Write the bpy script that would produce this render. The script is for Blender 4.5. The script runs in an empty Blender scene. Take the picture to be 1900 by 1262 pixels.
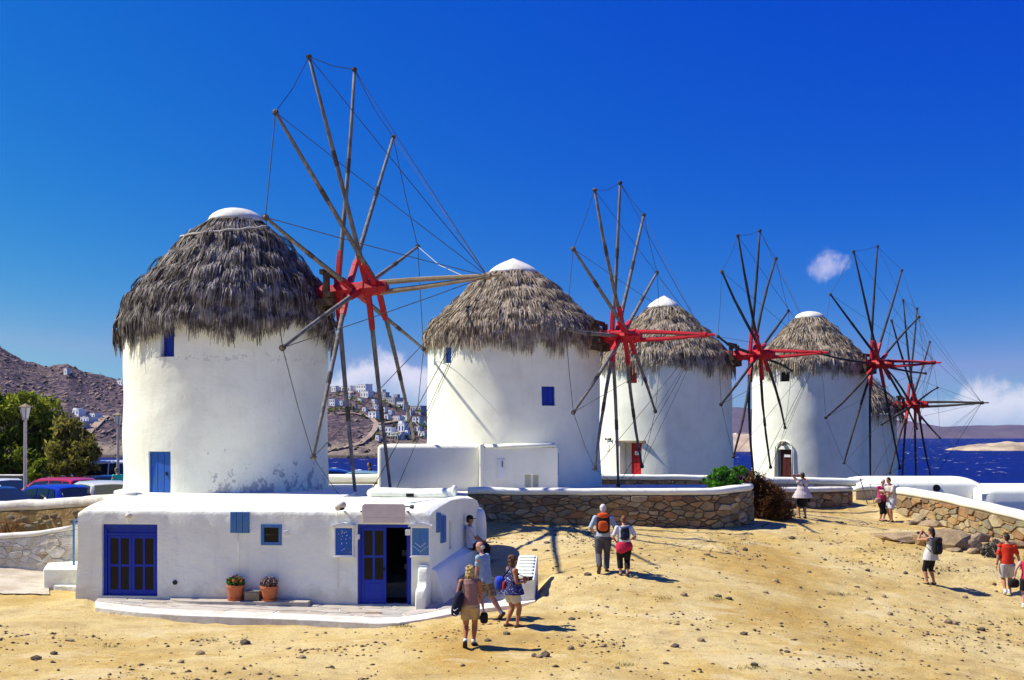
import bpy, bmesh, math, random
import numpy as np
from mathutils import Vector, Matrix, noise

R = math.radians
scene = bpy.context.scene
COL = scene.collection
random.seed(7)
F = 2200.0            # focal length in photograph pixels (1900 px wide)
CX, HY, CAMZ = 950.0, 806.0, 4.5

# ------------------------------------------------------------------ camera
cd = bpy.data.cameras.new('camera')
cam = bpy.data.objects.new('camera', cd)
COL.objects.link(cam)
cam.location = (0, 0, CAMZ)
cam.rotation_euler = (R(90), 0, 0)
cd.sensor_width = 36
cd.lens = 36 * F / 1900
cd.shift_y = (HY - 631) / 1900
cd.clip_start = 0.5
cd.clip_end = 40000
scene.camera = cam

# ------------------------------------------------------------------ sky and sun
SUN_EL, SUN_AZ = R(50), R(-83)         # azimuth measured clockwise from +Y
world = bpy.data.worlds.new('World')
scene.world = world
world.use_nodes = True


class NT:
    """tiny expression helper round a node tree"""
    def __init__(s, nt):
        s.nt = nt

    def n(s, t, **k):
        x = s.nt.nodes.new(t)
        for a, b in k.items():
            setattr(x, a, b)
        return x

    def put(s, sock, v):
        if isinstance(v, bpy.types.NodeSocket):
            s.nt.links.new(v, sock)
        elif v is not None:
            if isinstance(v, (tuple, list)) and len(v) == 3 and sock.type == 'RGBA':
                v = (*v, 1)
            sock.default_value = v

    def m(s, op, a, b=None, c=None, clamp=False):
        x = s.n('ShaderNodeMath', operation=op, use_clamp=clamp)
        for i, v in enumerate((a, b, c)):
            if v is not None:
                s.put(x.inputs[i], v)
        return x.outputs[0]

    def ss(s, x, lo, hi):
        y = s.n('ShaderNodeMapRange', interpolation_type='SMOOTHSTEP')
        s.put(y.inputs[0], x); s.put(y.inputs[1], lo); s.put(y.inputs[2], hi)
        y.inputs[3].default_value = 0; y.inputs[4].default_value = 1
        return y.outputs[0]

    def noise(s, vec, scale, detail=4, rough=.55, dist=0):
        x = s.n('ShaderNodeTexNoise')
        s.put(x.inputs['Vector'], vec)
        x.inputs['Scale'].default_value = scale
        x.inputs['Detail'].default_value = detail
        x.inputs['Roughness'].default_value = rough
        x.inputs['Distortion'].default_value = dist
        return x.outputs['Fac']

    def vmul(s, vec, k):
        x = s.n('ShaderNodeVectorMath', operation='MULTIPLY')
        s.put(x.inputs[0], vec); x.inputs[1].default_value = k
        return x.outputs[0]

    def mix(s, f, a, b, blend='MIX'):
        x = s.n('ShaderNodeMix', data_type='RGBA', blend_type=blend)
        s.put(x.inputs[0], f); s.put(x.inputs[6], a); s.put(x.inputs[7], b)
        return x.outputs[2]

    def ramp(s, f, stops):
        x = s.n('ShaderNodeValToRGB')
        s.put(x.inputs[0], f)
        e = x.color_ramp.elements
        while len(e) < len(stops):
            e.new(0.5)
        for i, (p, c) in enumerate(stops):
            e[i].position = p
            e[i].color = (*c, 1)
        return x.outputs[0]


SKY_STRENGTH = 0.12
wt = NT(world.node_tree)
bg = world.node_tree.nodes['Background']
sky = wt.n('ShaderNodeTexSky')
sky.sky_type = 'NISHITA'
sky.sun_disc = False
sky.sun_elevation = SUN_EL
sky.sun_rotation = SUN_AZ
sky.altitude = 1200
sky.air_density = 1.0
sky.dust_density = 0.0
sky.ozone_density = 10.0
# the deep polarised blue of the photograph: a per-channel grade of the whole sky
sep = wt.n('ShaderNodeSeparateColor')
wt.put(sep.inputs[0], sky.outputs[0])
_sd = (math.sin(SUN_AZ) * math.cos(SUN_EL), math.cos(SUN_AZ) * math.cos(SUN_EL), math.sin(SUN_EL))
_tc = wt.n('ShaderNodeTexCoord'); _dp = wt.n('ShaderNodeVectorMath', operation='DOT_PRODUCT')
wt.put(_dp.inputs[0], _tc.outputs['Generated']); _dp.inputs[1].default_value = _sd
_c2 = wt.m('MULTIPLY', _dp.outputs['Value'], _dp.outputs['Value'])
# skylight is polarised at right angles to the sun and the lens wore a polarising filter
_pol = wt.m('SUBTRACT', 1.0, wt.m('MULTIPLY', wt.m('DIVIDE', wt.m('SUBTRACT', 1.0, _c2), wt.m('ADD', 1.0, _c2)), 0.55))
def chan(i, g, k, pol=False):
    v = wt.m('MULTIPLY', sep.outputs[i], 0.1)
    r = wt.m('MULTIPLY', wt.m('POWER', v, g), 10 * k)
    return wt.m('MULTIPLY', r, _pol) if pol else r
comb = wt.n('ShaderNodeCombineColor')
wt.put(comb.inputs[0], wt.m('MINIMUM', chan(0, 3.6, 19.0, True), 1.15))
wt.put(comb.inputs[1], chan(1, 1.52, 1.09, True))
wt.put(comb.inputs[2], chan(2, 0.22, 0.385))
tc = wt.n('ShaderNodeTexCoord')
sx = wt.n('ShaderNodeSeparateXYZ')
wt.put(sx.inputs[0], tc.outputs['Generated'])
az = wt.m('MULTIPLY', wt.m('ARCTAN2', sx.outputs[0], sx.outputs[1]), 57.2958)
el = wt.m('MULTIPLY', wt.m('ARCSINE', sx.outputs[2]), 57.2958)
dirv = tc.outputs['Generated']
det = wt.noise(dirv, 26, 7, .62, .3)
det2 = wt.noise(dirv, 9, 3, .5)
def bump(c, w, h):      # a gaussian hump over azimuth (degrees)
    d = wt.m('DIVIDE', wt.m('SUBTRACT', az, c), w)
    return wt.m('MULTIPLY', wt.m('POWER', 2.718, wt.m('MULTIPLY', wt.m('MULTIPLY', d, d), -1)), h)
hump = wt.m('ADD', bump(-6.0, 4.2, 4.6), bump(22.0, 6.5, 2.5))
hump = wt.m('ADD', hump, bump(55, 9, 3.5))
hump = wt.m('ADD', hump, bump(-50, 8, 3.0))
hump = wt.m('ADD', hump, bump(14.0, 1.6, 1.2))
top = wt.m('MULTIPLY', hump, wt.m('ADD', 0.35, wt.m('MULTIPLY', det2, 1.3)))
over = wt.m('SUBTRACT', wt.m('ADD', top, wt.m('MULTIPLY', wt.m('SUBTRACT', det, .5), 3.0)), el)
cl1 = wt.ss(over, 0.0, 0.9)
cl1 = wt.m('MULTIPLY', cl1, wt.ss(hump, 0.5, 1.4))
cl1 = wt.m('MULTIPLY', cl1, wt.m('MULTIPLY_ADD', wt.ss(over, 1.0, 4.0), -0.62, 0.66))
# one small fair-weather puff
d1 = wt.m('DIVIDE', wt.m('SUBTRACT', az, 14.75), 1.35)
d2 = wt.m('DIVIDE', wt.m('SUBTRACT', el, 7.75), .75)
d3 = wt.m('SUBTRACT', 1, wt.m('SQRT', wt.m('ADD', wt.m('MULTIPLY', d1, d1), wt.m('MULTIPLY', d2, d2))))
puff = wt.ss(wt.m('ADD', d3, wt.m('MULTIPLY', wt.m('SUBTRACT', det, .5), 5.0)), .05, 1.3)
puff = wt.m('MULTIPLY', wt.m('MULTIPLY', puff, wt.ss(d3, -.6, .3)), .42)
cl = wt.m('MAXIMUM', cl1, puff)
cloudcol = wt.mix(wt.ss(over, .2, 2.5), (5.6, 5.2, 5.6), (3.7, 3.8, 4.9))
wt.put(bg.inputs[0], wt.mix(cl, comb.outputs[0], cloudcol))
bg.inputs[1].default_value = SKY_STRENGTH

sd = bpy.data.lights.new('sun', 'SUN')
sun = bpy.data.objects.new('sun', sd)
COL.objects.link(sun)
sd.energy = 4.4
sd.angle = R(0.53)
sd.color = (1.0, 0.955, 0.83)
sdir = Vector((math.sin(SUN_AZ) * math.cos(SUN_EL), math.cos(SUN_AZ) * math.cos(SUN_EL), math.sin(SUN_EL)))
sun.rotation_euler = sdir.to_track_quat('Z', 'Y').to_euler()
sun.location = (-40, 10, 60)

vs = scene.view_settings
vs.view_transform = 'Standard'
vs.look = 'None'
vs.gamma = 1
vs.use_curve_mapping = False
vs.exposure = 0.68
scene.render.engine = 'CYCLES'
scene.cycles.use_denoising = True
scene.cycles.max_bounces = 8
scene.cycles.diffuse_bounces = 4
scene.cycles.caustics_reflective = False
scene.cycles.caustics_refractive = False

# ------------------------------------------------------------------ helpers
def W(px, py, d):
    """world point at depth d on the line of sight through photograph pixel (px,py)"""
    return Vector(((px - CX) * d / F, d, CAMZ - (py - HY) * d / F))

ORG = {}

def empty(name, loc=(0, 0, 0), rz=0, label=None, cat=None, group=None):
    o = bpy.data.objects.new(name, None)
    COL.objects.link(o)
    o.empty_display_size = .2
    o.location = loc
    o.rotation_euler = (0, 0, rz)
    ORG[o.name] = Vector(loc)
    tag(o, label, cat, group)
    return o

def tag(o, label=None, cat=None, group=None, kind=None):
    if label: o['label'] = label
    if cat: o['category'] = cat
    if group: o['group'] = group
    if kind: o['kind'] = kind
    return o

class MB:
    def __init__(s):
        s.v = []; s.f = []; s.mi = []
    def add(s, vs, fs, mi=0):
        b = len(s.v)
        s.v += [tuple(p) for p in vs]
        s.f += [tuple(b + i for i in f) for f in fs]
        s.mi += [mi] * len(fs)
        return s
    def box(s, c, size, M=None, mi=0):
        x, y, z = size[0] / 2, size[1] / 2, size[2] / 2
        P = [Vector(p) for p in ((-x, -y, -z), (x, -y, -z), (x, y, -z), (-x, y, -z), (-x, -y, z), (x, -y, z), (x, y, z), (-x, y, z))]
        if M is not None: P = [M @ p for p in P]
        c = Vector(c)
        return s.add([p + c for p in P], [(0, 3, 2, 1), (4, 5, 6, 7), (0, 1, 5, 4), (1, 2, 6, 5), (2, 3, 7, 6), (3, 0, 4, 7)], mi)
    def bx(s, x0, x1, y0, y1, z0, z1, mi=0):
        return s.box(((x0 + x1) / 2, (y0 + y1) / 2, (z0 + z1) / 2), (x1 - x0, y1 - y0, z1 - z0), None, mi)
    def beam(s, p0, p1, w, h, up=(0, 0, 1), w1=None, h1=None, mi=0):
        p0 = Vector(p0); p1 = Vector(p1); d = (p1 - p0).normalized(); up = Vector(up)
        sd = d.cross(up)
        if sd.length < 1e-4: sd = d.cross(Vector((1, 0, 0)))
        sd.normalize(); u = sd.cross(d)
        w1 = w if w1 is None else w1; h1 = h if h1 is None else h1
        P = []
        for p, a, b in ((p0, w, h), (p1, w1, h1)):
            P += [p - sd * a / 2 - u * b / 2, p + sd * a / 2 - u * b / 2, p + sd * a / 2 + u * b / 2, p - sd * a / 2 + u * b / 2]
        return s.add(P, [(0, 3, 2, 1), (4, 5, 6, 7), (0, 1, 5, 4), (1, 2, 6, 5), (2, 3, 7, 6), (3, 0, 4, 7)], mi)
    def tube(s, pts, r, n=8, cap=True, ref=None, mi=0):
        """r: number, list of numbers, or list of (ra, rb) for an elliptic section"""
        pts = [Vector(p) for p in pts]
        if not isinstance(r, (list, tuple)): r = [r] * len(pts)
        V = []
        for i, p in enumerate(pts):
            t = (pts[min(i + 1, len(pts) - 1)] - pts[max(i - 1, 0)]).normalized()
            a = Vector(ref) if ref is not None else (Vector((0, 0, 1)) if abs(t.z) < .9 else Vector((1, 0, 0)))
            a = (a - t * a.dot(t)).normalized()
            b = t.cross(a)
            ra, rb = r[i] if isinstance(r[i], (tuple, list)) else (r[i], r[i])
            for k in range(n):
                q = 2 * math.pi * k / n
                V.append(p + a * (ra * math.cos(q)) + b * (rb * math.sin(q)))
        Fs = []
        for i in range(len(pts) - 1):
            for k in range(n):
                Fs.append((i * n + k, i * n + (k + 1) % n, (i + 1) * n + (k + 1) % n, (i + 1) * n + k))
        if cap:
            Fs.append(tuple(reversed(range(n))))
            Fs.append(tuple(range((len(pts) - 1) * n, len(pts) * n)))
        return s.add(V, Fs, mi)
    def lathe(s, prof, c, n=32, mi=0, jit=0, cap=True, off=None, seed=0):
        V = []; c = Vector(c); m = len(prof)
        for i, (r, z) in enumerate(prof):
            ox = off[i] if off else 0
            for k in range(n):
                a = 2 * math.pi * k / n
                rr = r
                if jit: rr += jit * noise.noise(Vector((math.cos(a) * 1.3 + seed, math.sin(a) * 1.3, z * .55)))
                V.append((c.x + ox + rr * math.cos(a), c.y + rr * math.sin(a), c.z + z))
        Fs = [(i * n + k, i * n + (k + 1) % n, (i + 1) * n + (k + 1) % n, (i + 1) * n + k) for i in range(m - 1) for k in range(n)]
        if cap:
            Fs.append(tuple(reversed(range(n))))
            Fs.append(tuple(range((m - 1) * n, m * n)))
        return s.add(V, Fs, mi)
    def ball(s, c, r, nu=12, nv=8, M=None, mi=0, jit=0, seed=0, pw=1):
        c = Vector(c)
        if not isinstance(r, (tuple, list)): r = (r, r, r)
        V = []
        def sp(x): return math.copysign(abs(x) ** pw, x)
        for j in range(1, nv):
            t = math.pi * j / nv
            for k in range(nu):
                a = 2 * math.pi * k / nu
                V.append(Vector((r[0] * sp(math.sin(t)) * sp(math.cos(a)), r[1] * sp(math.sin(t)) * sp(math.sin(a)), r[2] * sp(math.cos(t)))))
        V += [Vector((0, 0, r[2])), Vector((0, 0, -r[2]))]
        if jit:
            V = [p * (1 + jit * noise.noise(p * (1.2 / max(r)) * 1.6 + Vector((seed * 3.1, seed * 1.7, seed)))) for p in V]
        if M is not None: V = [M @ p for p in V]
        Fs = []
        for j in range(nv - 2):
            for k in range(nu):
                Fs.append((j * nu + k, (j + 1) * nu + k, (j + 1) * nu + (k + 1) % nu, j * nu + (k + 1) % nu))
        t = (nv - 1) * nu
        for k in range(nu):
            Fs.append((t, k, (k + 1) % nu)); Fs.append((t + 1, (nv - 2) * nu + (k + 1) % nu, (nv - 2) * nu + k))
        return s.add([p + c for p in V], Fs, mi)
    def prism(s, poly, axis_from, axis_to, mi=0):
        """extrude a 3-D polygon: poly given as points, moved from axis_from to axis_to"""
        n = len(poly); a = Vector(axis_from); b = Vector(axis_to)
        V = [Vector(p) + a for p in poly] + [Vector(p) + b for p in poly]
        Fs = [tuple(reversed(range(n))), tuple(range(n, 2 * n))] + [(k, (k + 1) % n, n + (k + 1) % n, n + k) for k in range(n)]
        return s.add(V, Fs, mi)

def fix_normals(me):
    bm = bmesh.new(); bm.from_mesh(me)
    bmesh.ops.recalc_face_normals(bm, faces=bm.faces)
    bm.to_mesh(me); bm.free()

def mk(name, mb, mats, parent=None, smooth=False, world=True, bevel=0, seg=2, fix=True, ang=None):
    me = bpy.data.meshes.new(name)
    V = mb.v
    if parent is not None and world:
        o0 = ORG[parent.name]
        V = [(p[0] - o0[0], p[1] - o0[1], p[2] - o0[2]) for p in V]
    me.from_pydata(V, [], mb.f)
    if not isinstance(mats, (list, tuple)): mats = [mats]
    for m in mats: me.materials.append(m)
    if len(mats) > 1: me.polygons.foreach_set('material_index', mb.mi)
    if fix: fix_normals(me)
    if smooth: me.polygons.foreach_set('use_smooth', [True] * len(me.polygons))
    me.update()
    o = bpy.data.objects.new(name, me)
    COL.objects.link(o)
    if parent is not None:
        o.parent = parent
        ORG[o.name] = ORG[parent.name]
    else:
        ORG[o.name] = Vector((0, 0, 0))
    if bevel:
        b = o.modifiers.new('bevel', 'BEVEL'); b.width = bevel; b.segments = seg; b.limit_method = 'ANGLE'; b.angle_limit = R(35)
        me.polygons.foreach_set('use_smooth', [True] * len(me.polygons))
        o.modifiers.new('wn', 'WEIGHTED_NORMAL')
    if ang:
        sh = me.polygons
    return o

def bake(o):
    """apply the modifiers of an object"""
    dg = bpy.context.evaluated_depsgraph_get()
    ev = o.evaluated_get(dg)
    me = bpy.data.meshes.new_from_object(ev)
    old = o.data
    o.modifiers.clear()
    o.data = me
    bpy.data.meshes.remove(old)
    return o

def cut(o, mb, world=True):
    """subtract the closed boxes in mb from the object"""
    c = mk('cutter', mb, [o.data.materials[0]], None, world=world)
    if o.parent is not None and world:
        c.location = -ORG[o.name]
    if o.parent is not None:
        pass
    m = o.modifiers.new('cut', 'BOOLEAN'); m.operation = 'DIFFERENCE'; m.solver = 'EXACT'; m.object = c
    # both are evaluated in the parent's space: put the cutter under the same parent
    c.parent = o.parent
    bpy.context.view_layer.update()
    bake(o)
    me = c.data
    bpy.data.objects.remove(c)
    bpy.data.meshes.remove(me)

def np_mesh(name, verts, faces, mats, parent=None, smooth=False):
    """verts (n,3), faces (m,k) numpy arrays"""
    verts = np.asarray(verts, dtype=np.float32)
    if parent is not None: verts = verts - np.array(ORG[parent.name], dtype=np.float32)
    me = bpy.data.meshes.new(name)
    m, k = faces.shape
    me.vertices.add(len(verts)); me.vertices.foreach_set('co', verts.ravel())
    me.loops.add(m * k); me.loops.foreach_set('vertex_index', faces.astype(np.int32).ravel())
    me.polygons.add(m); me.polygons.foreach_set('loop_start', np.arange(0, m * k, k, dtype=np.int32))
    me.polygons.foreach_set('loop_total', np.full(m, k, dtype=np.int32))
    if smooth: me.polygons.foreach_set('use_smooth', np.ones(m, dtype=bool))
    if not isinstance(mats, (list, tuple)): mats = [mats]
    for x in mats: me.materials.append(x)
    me.update(); me.validate()
    o = bpy.data.objects.new(name, me); COL.objects.link(o)
    if parent is not None:
        o.parent = parent; ORG[o.name] = ORG[parent.name]
    else: ORG[o.name] = Vector((0, 0, 0))
    return o

# ------------------------------------------------------------------ materials
def mat(name, col, col2=None, scale=3.0, rough=.8, bump=0, bscale=None, bdist=.02, metal=0, spec=.3, detail=5, lo=.35, hi=.65, coat=0, stretch=None, fine=0):
    m = bpy.data.materials.new(name); m.use_nodes = True
    t = NT(m.node_tree); b = m.node_tree.nodes['Principled BSDF']
    b.inputs['Roughness'].default_value = rough
    b.inputs['Metallic'].default_value = metal
    b.inputs['Specular IOR Level'].default_value = spec
    b.inputs['Coat Weight'].default_value = coat
    co = t.n('ShaderNodeTexCoord').outputs['Object']
    v = t.vmul(co, stretch) if stretch else co
    if col2 is None:
        b.inputs['Base Color'].default_value = (*col, 1)
    else:
        f = t.ss(t.noise(v, scale, detail, .6), lo, hi)
        c = t.mix(f, col, col2)
        if fine:
            g = t.noise(v, scale * 14, 3, .6)
            c = t.mix(1.0, c, t.ramp(g, [(.3, (1 - fine,) * 3), (.7, (1, 1, 1))]), 'MULTIPLY')
        t.put(b.inputs['Base Color'], c)
    if bump:
        bn = t.n('ShaderNodeBump'); bn.inputs['Strength'].default_value = bump; bn.inputs['Distance'].default_value = bdist
        h = t.noise(v, bscale or scale * 3, 6, .6)
        t.put(bn.inputs['Height'], h)
        t.put(b.inputs['Normal'], bn.outputs[0])
    return m

def plaster(name, col=(.87, .86, .72), col2=(.80, .785, .65), scale=1.2, b1=.5, b2=.35, stain=None, grime=False):
    """lime-washed rubble: broad unevenness, brush marks and fine grain in the relief"""
    m = bpy.data.materials.new(name); m.use_nodes = True
    t = NT(m.node_tree); b = m.node_tree.nodes['Principled BSDF']
    b.inputs['Roughness'].default_value = .9
    b.inputs['Specular IOR Level'].default_value = .15
    co = t.n('ShaderNodeTexCoord').outputs['Object']
    f = t.ss(t.noise(co, scale, 6, .62), .4, .7)
    c = t.mix(f, col, col2)
    streak = t.noise(t.vmul(co, (5, 5, .35)), 1.0, 4, .6)
    c = t.mix(t.m('MULTIPLY', t.ss(streak, .52, .75), .35), c, tuple(x * .86 for x in col2))
    if stain:
        c = stain(t, co, c)
    if grime:
        sz = t.n('ShaderNodeSeparateXYZ'); t.put(sz.inputs[0], co)
        gn = t.noise(co, 2.6, 6, .7)
        gm = t.m('MULTIPLY', t.ss(t.m('SUBTRACT', t.m('MULTIPLY', gn, 1.1), sz.outputs[2]), -.12, .35), .55)
        c = t.mix(gm, c, (.52, .46, .38))
        ck = t.noise(t.vmul(co, (1, 1, .5)), 3.4, 7, .72)
        c = t.mix(t.m('MULTIPLY', t.ss(ck, .66, .70), .35), c, (.60, .54, .46))
    t.put(b.inputs['Base Color'], c)
    n1 = t.noise(co, 1.6, 3, .5); n2 = t.noise(t.vmul(co, (1, 1, 1.8)), 9, 5, .6)
    h = t.m('ADD', t.m('MULTIPLY', n1, .8), t.m('MULTIPLY', n2, .16))
    bn = t.n('ShaderNodeBump'); bn.inputs['Strength'].default_value = b1; bn.inputs['Distance'].default_value = .08
    t.put(bn.inputs['Height'], h)
    t.put(b.inputs['Normal'], bn.outputs[0])
    return m

def mill_stain(t, co, c):
    s = t.n('ShaderNodeSeparateXYZ'); t.put(s.inputs[0], co)
    n = t.noise(t.vmul(co, (1, 1, .7)), 2.9, 9, .74)
    # peeled lime wash on the lower right part of the front, greyer render beneath
    hz = t.ss(s.outputs[2], 2.0, .1)
    ax = t.m('MULTIPLY', t.ss(s.outputs[0], -.6, .9), t.ss(s.outputs[0], 4.2, 3.0))
    k = t.m('MULTIPLY', t.m('MULTIPLY', hz, ax), .125)
    f = t.ss(t.m('ADD', n, t.m('MULTIPLY', k, 1.6)), .66, .715)
    f = t.m('MULTIPLY', f, t.ss(s.outputs[1], .5, -.3))
    c = t.mix(f, c, (.45, .44, .42))
    n2 = t.noise(co, 7, 4, .7)
    band = t.m('MULTIPLY', t.ss(s.outputs[2], 4.3, 4.45), t.ss(s.outputs[2], 4.75, 4.6))
    f2 = t.m('MULTIPLY', t.m('MULTIPLY', t.ss(n2, .56, .6), band), .5)
    return t.mix(f2, c, (.4, .4, .4))

def island_mat(name, stops, rough=.9, noise_scale=.8, lo=.3, hi=.7, dark=None, trans=0, nmix=.4):
    """leaves, thatch: every loose piece takes its own shade from the ramp"""
    m = bpy.data.materials.new(name); m.use_nodes = True
    t = NT(m.node_tree); b = m.node_tree.nodes['Principled BSDF']
    b.inputs['Roughness'].default_value = rough
    b.inputs['Specular IOR Level'].default_value = .12
    g = t.n('ShaderNodeNewGeometry')
    co = t.n('ShaderNodeTexCoord').outputs['Object']
    r = g.outputs['Random Per Island']
    n = t.ss(t.noise(co, noise_scale, 4, .6), lo, hi)
    f = t.m('ADD', t.m('MULTIPLY', r, 1 - nmix), t.m('MULTIPLY', n, nmix))
    c = t.ramp(f, stops)
    t.put(b.inputs['Base Color'], c)
    if trans:
        tr = t.n('ShaderNodeBsdfTranslucent'); t.put(tr.inputs[0], t.mix(1.0, c, (1.25, 1.3, .7), 'MULTIPLY'))
        mx = t.n('ShaderNodeMixShader'); mx.inputs[0].default_value = trans
        out = m.node_tree.nodes['Material Output']
        t.put(mx.inputs[1], b.outputs[0]); t.put(mx.inputs[2], tr.outputs[0]); t.put(out.inputs['Surface'], mx.outputs[0])
    return m

white = plaster('lime_wash')
white_mill = plaster('lime_wash_peeling', stain=mill_stain)
white_soft = plaster('lime_wash_smooth', b1=.25)
white_house = plaster('lime_wash_house', col=(.86, .862, .745), col2=(.79, .792, .675), scale=.9, b1=1.0, grime=True)
white_old = plaster('lime_wash_weathered', col=(.72, .68, .60), col2=(.56, .50, .40), scale=2.2, b1=.9)
cap_white = mat('cap_canvas', (.80, .78, .70), (.66, .62, .52), 2.2, .85, .35, 5, .05)
ochre = mat('ochre_render', (.47, .32, .13), (.34, .21, .075), 1.6, .95, .9, 6, .06, fine=.4)
red = mat('red_paint', (.46, .010, .014), (.36, .010, .014), 3, .55, .25, 20, .01)
red_far = mat('scarlet_paint', (.58, .012, .022), (.46, .011, .02), 3, .55, .2, 20, .01)
red_door = mat('dark_red_paint', (.30, .02, .015), (.22, .014, .012), 3, .6, .2, 20, .01)
brown_door = mat('maroon_paint', (.085, .012, .01), (.06, .01, .008), 3, .6, .2, 20, .01)
wood = mat('grey_spar_wood', (.27, .245, .22), (.13, .115, .10), 1.5, .85, .5, 9, .02, stretch=(6, 6, 1), fine=.3)
wood_dark = mat('dark_spar_wood', (.075, .062, .055), (.035, .028, .025), 1.5, .85, .4, 9, .02, fine=.3)
wood_tan = mat('tan_pole_wood', (.42, .33, .22), (.25, .18, .11), 1.3, .8, .4, 9, .02, fine=.3)
timber = mat('old_timber', (.11, .075, .045), (.05, .035, .022), 2.2, .9, .6, 9, .03)
rope_m = mat('rope', (.085, .07, .06), (.05, .042, .038), 9, .9)
rope_pale = mat('pale_rope', (.55, .52, .46), (.42, .39, .34), 9, .9)
blue = mat('deep_blue_paint', (.001, .022, .44), (.004, .04, .36), 4, .5, .3, 14, .01, spec=.35, stretch=(2.5, 2.5, .6), fine=.3)
blue_bright = mat('bright_blue_paint', (.012, .10, .52), (.03, .12, .36), 4, .55, .3, 14, .01, stretch=(2.5, 2.5, .6), fine=.3)
blue_light = mat('faded_blue_paint', (.05, .19, .50), (.10, .23, .42), 4, .65, .3, 14, .01, stretch=(2.5, 2.5, .6), fine=.3)
glass_dark = mat('dark_glass', (.006, .006, .008), None, rough=.12, spec=.18)
inside_dark = mat('dark_interior', (.03, .022, .018), (.015, .012, .01), 3, .9)  # near-black that puts indoor shade into the colour of room and openings
iron = mat('dark_iron', (.03, .03, .032), None, rough=.5, metal=.6)
terracotta = mat('terracotta', (.52, .16, .06), (.40, .11, .04), 4, .8, .2, 12, .01)
sign_m = mat('blank_sign', (.70, .60, .54), (.63, .53, .48), 3, .7)
white_paint = mat('white_gloss', (.78, .78, .76), (.72, .72, .71), 4, .5)
paving = [mat('flagstone_%s' % k, c, tuple(x * .8 for x in c), 2.5, .9, .4, 9, .02, fine=.2) for k, c in (('pale', (.58, .52, .44)), ('buff', (.53, .46, .37)), ('grey', (.47, .44, .39)), ('cream', (.62, .55, .46)))]
grout = mat('white_joints', (.70, .67, .60), (.60, .56, .48), 3, .95, .3, 12, .02)
# ------------------------------------------------------------------ the lie of the land
# spot heights (x, y, z) of the dusty square: thin-plate spline through them
SPOT = np.array([
    (-9, 21, -.02), (-.9, 24.5, .06), (-.5, 27, .12), (-3.2, 27.8, -.04), (2.4, 31.5, .78), (.9, 39.7, 1.46), (3.5, 39.5, 1.44), (6.3, 39.5, 1.29),
    (10.9, 44.5, 1.3), (14.6, 46.6, 1.05), (12, 34.4, .1), (14.4, 34.6, -.18), (-8.6, 29.2, .04), (-10.8, 29.6, .14),
    (15.3, 47, 1.27), (17.7, 41, .73), (14.5, 40, .75), (-16, 36, .5), (-13, 33.5, .3), (9, 21, -.75), (20, 30, -.9), (20, 36, .1),
    (13.5, 48, 1.4), (8.7, 43, 1.32), (1.2, 29.6, .42), (0.6, 33, .8), (-1, 34, .9), (-1.3, 38.5, 1.45), (7, 33, .55), (6.5, 28, -.05),
    (-22, 36, .6), (-22, 22, .1), (3, 22, -.2), (-13.2, 38, .62), (-18, 38.3, .6)], float)

def tps(S, lam=.02):
    X = S[:, :2]; n = len(X)
    d = np.linalg.norm(X[:, None] - X[None], axis=2)
    K = np.where(d > 0, d * d * np.log(d + 1e-9), 0)
    P = np.hstack([np.ones((n, 1)), X])
    A = np.zeros((n + 3, n + 3)); A[:n, :n] = K + lam * n * np.eye(n); A[:n, n:] = P; A[n:, :n] = P.T
    w = np.linalg.solve(A, np.concatenate([S[:, 2], np.zeros(3)]))
    def f(x, y):
        x = np.atleast_1d(np.asarray(x, float)); y = np.atleast_1d(np.asarray(y, float))
        q = np.stack([x, y], -1)
        d = np.linalg.norm(q[..., None, :] - X, axis=-1)
        return (np.where(d > 0, d * d * np.log(d + 1e-9), 0) * w[:n]).sum(-1) + w[n] + w[n + 1] * x + w[n + 2] * y
    return f
_tps = tps(SPOT)

def clampxy(x, y):
    return np.clip(x, -24, 22), np.clip(y, 19, 49.5)

def vnoise(x, y, s, seed=0):
    """cheap smooth value noise on arrays"""
    xs = np.asarray(x) * s + seed * 17.3; ys = np.asarray(y) * s + seed * 9.1
    xi = np.floor(xs).astype(np.int64); yi = np.floor(ys).astype(np.int64)
    fx = xs - xi; fy = ys - yi
    fx = fx * fx * (3 - 2 * fx); fy = fy * fy * (3 - 2 * fy)
    def h(a, b):
        n = (a * 374761393 + b * 668265263 + seed * 144665) & 0x7fffffff
        n = ((n ^ (n >> 13)) * 1274126177) & 0x7fffffff
        return ((n ^ (n >> 16)) & 0xffff) / 65535.0
    return (h(xi, yi) * (1 - fx) + h(xi + 1, yi) * fx) * (1 - fy) + (h(xi, yi + 1) * (1 - fx) + h(xi + 1, yi + 1) * fx) * fy - .5

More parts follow.
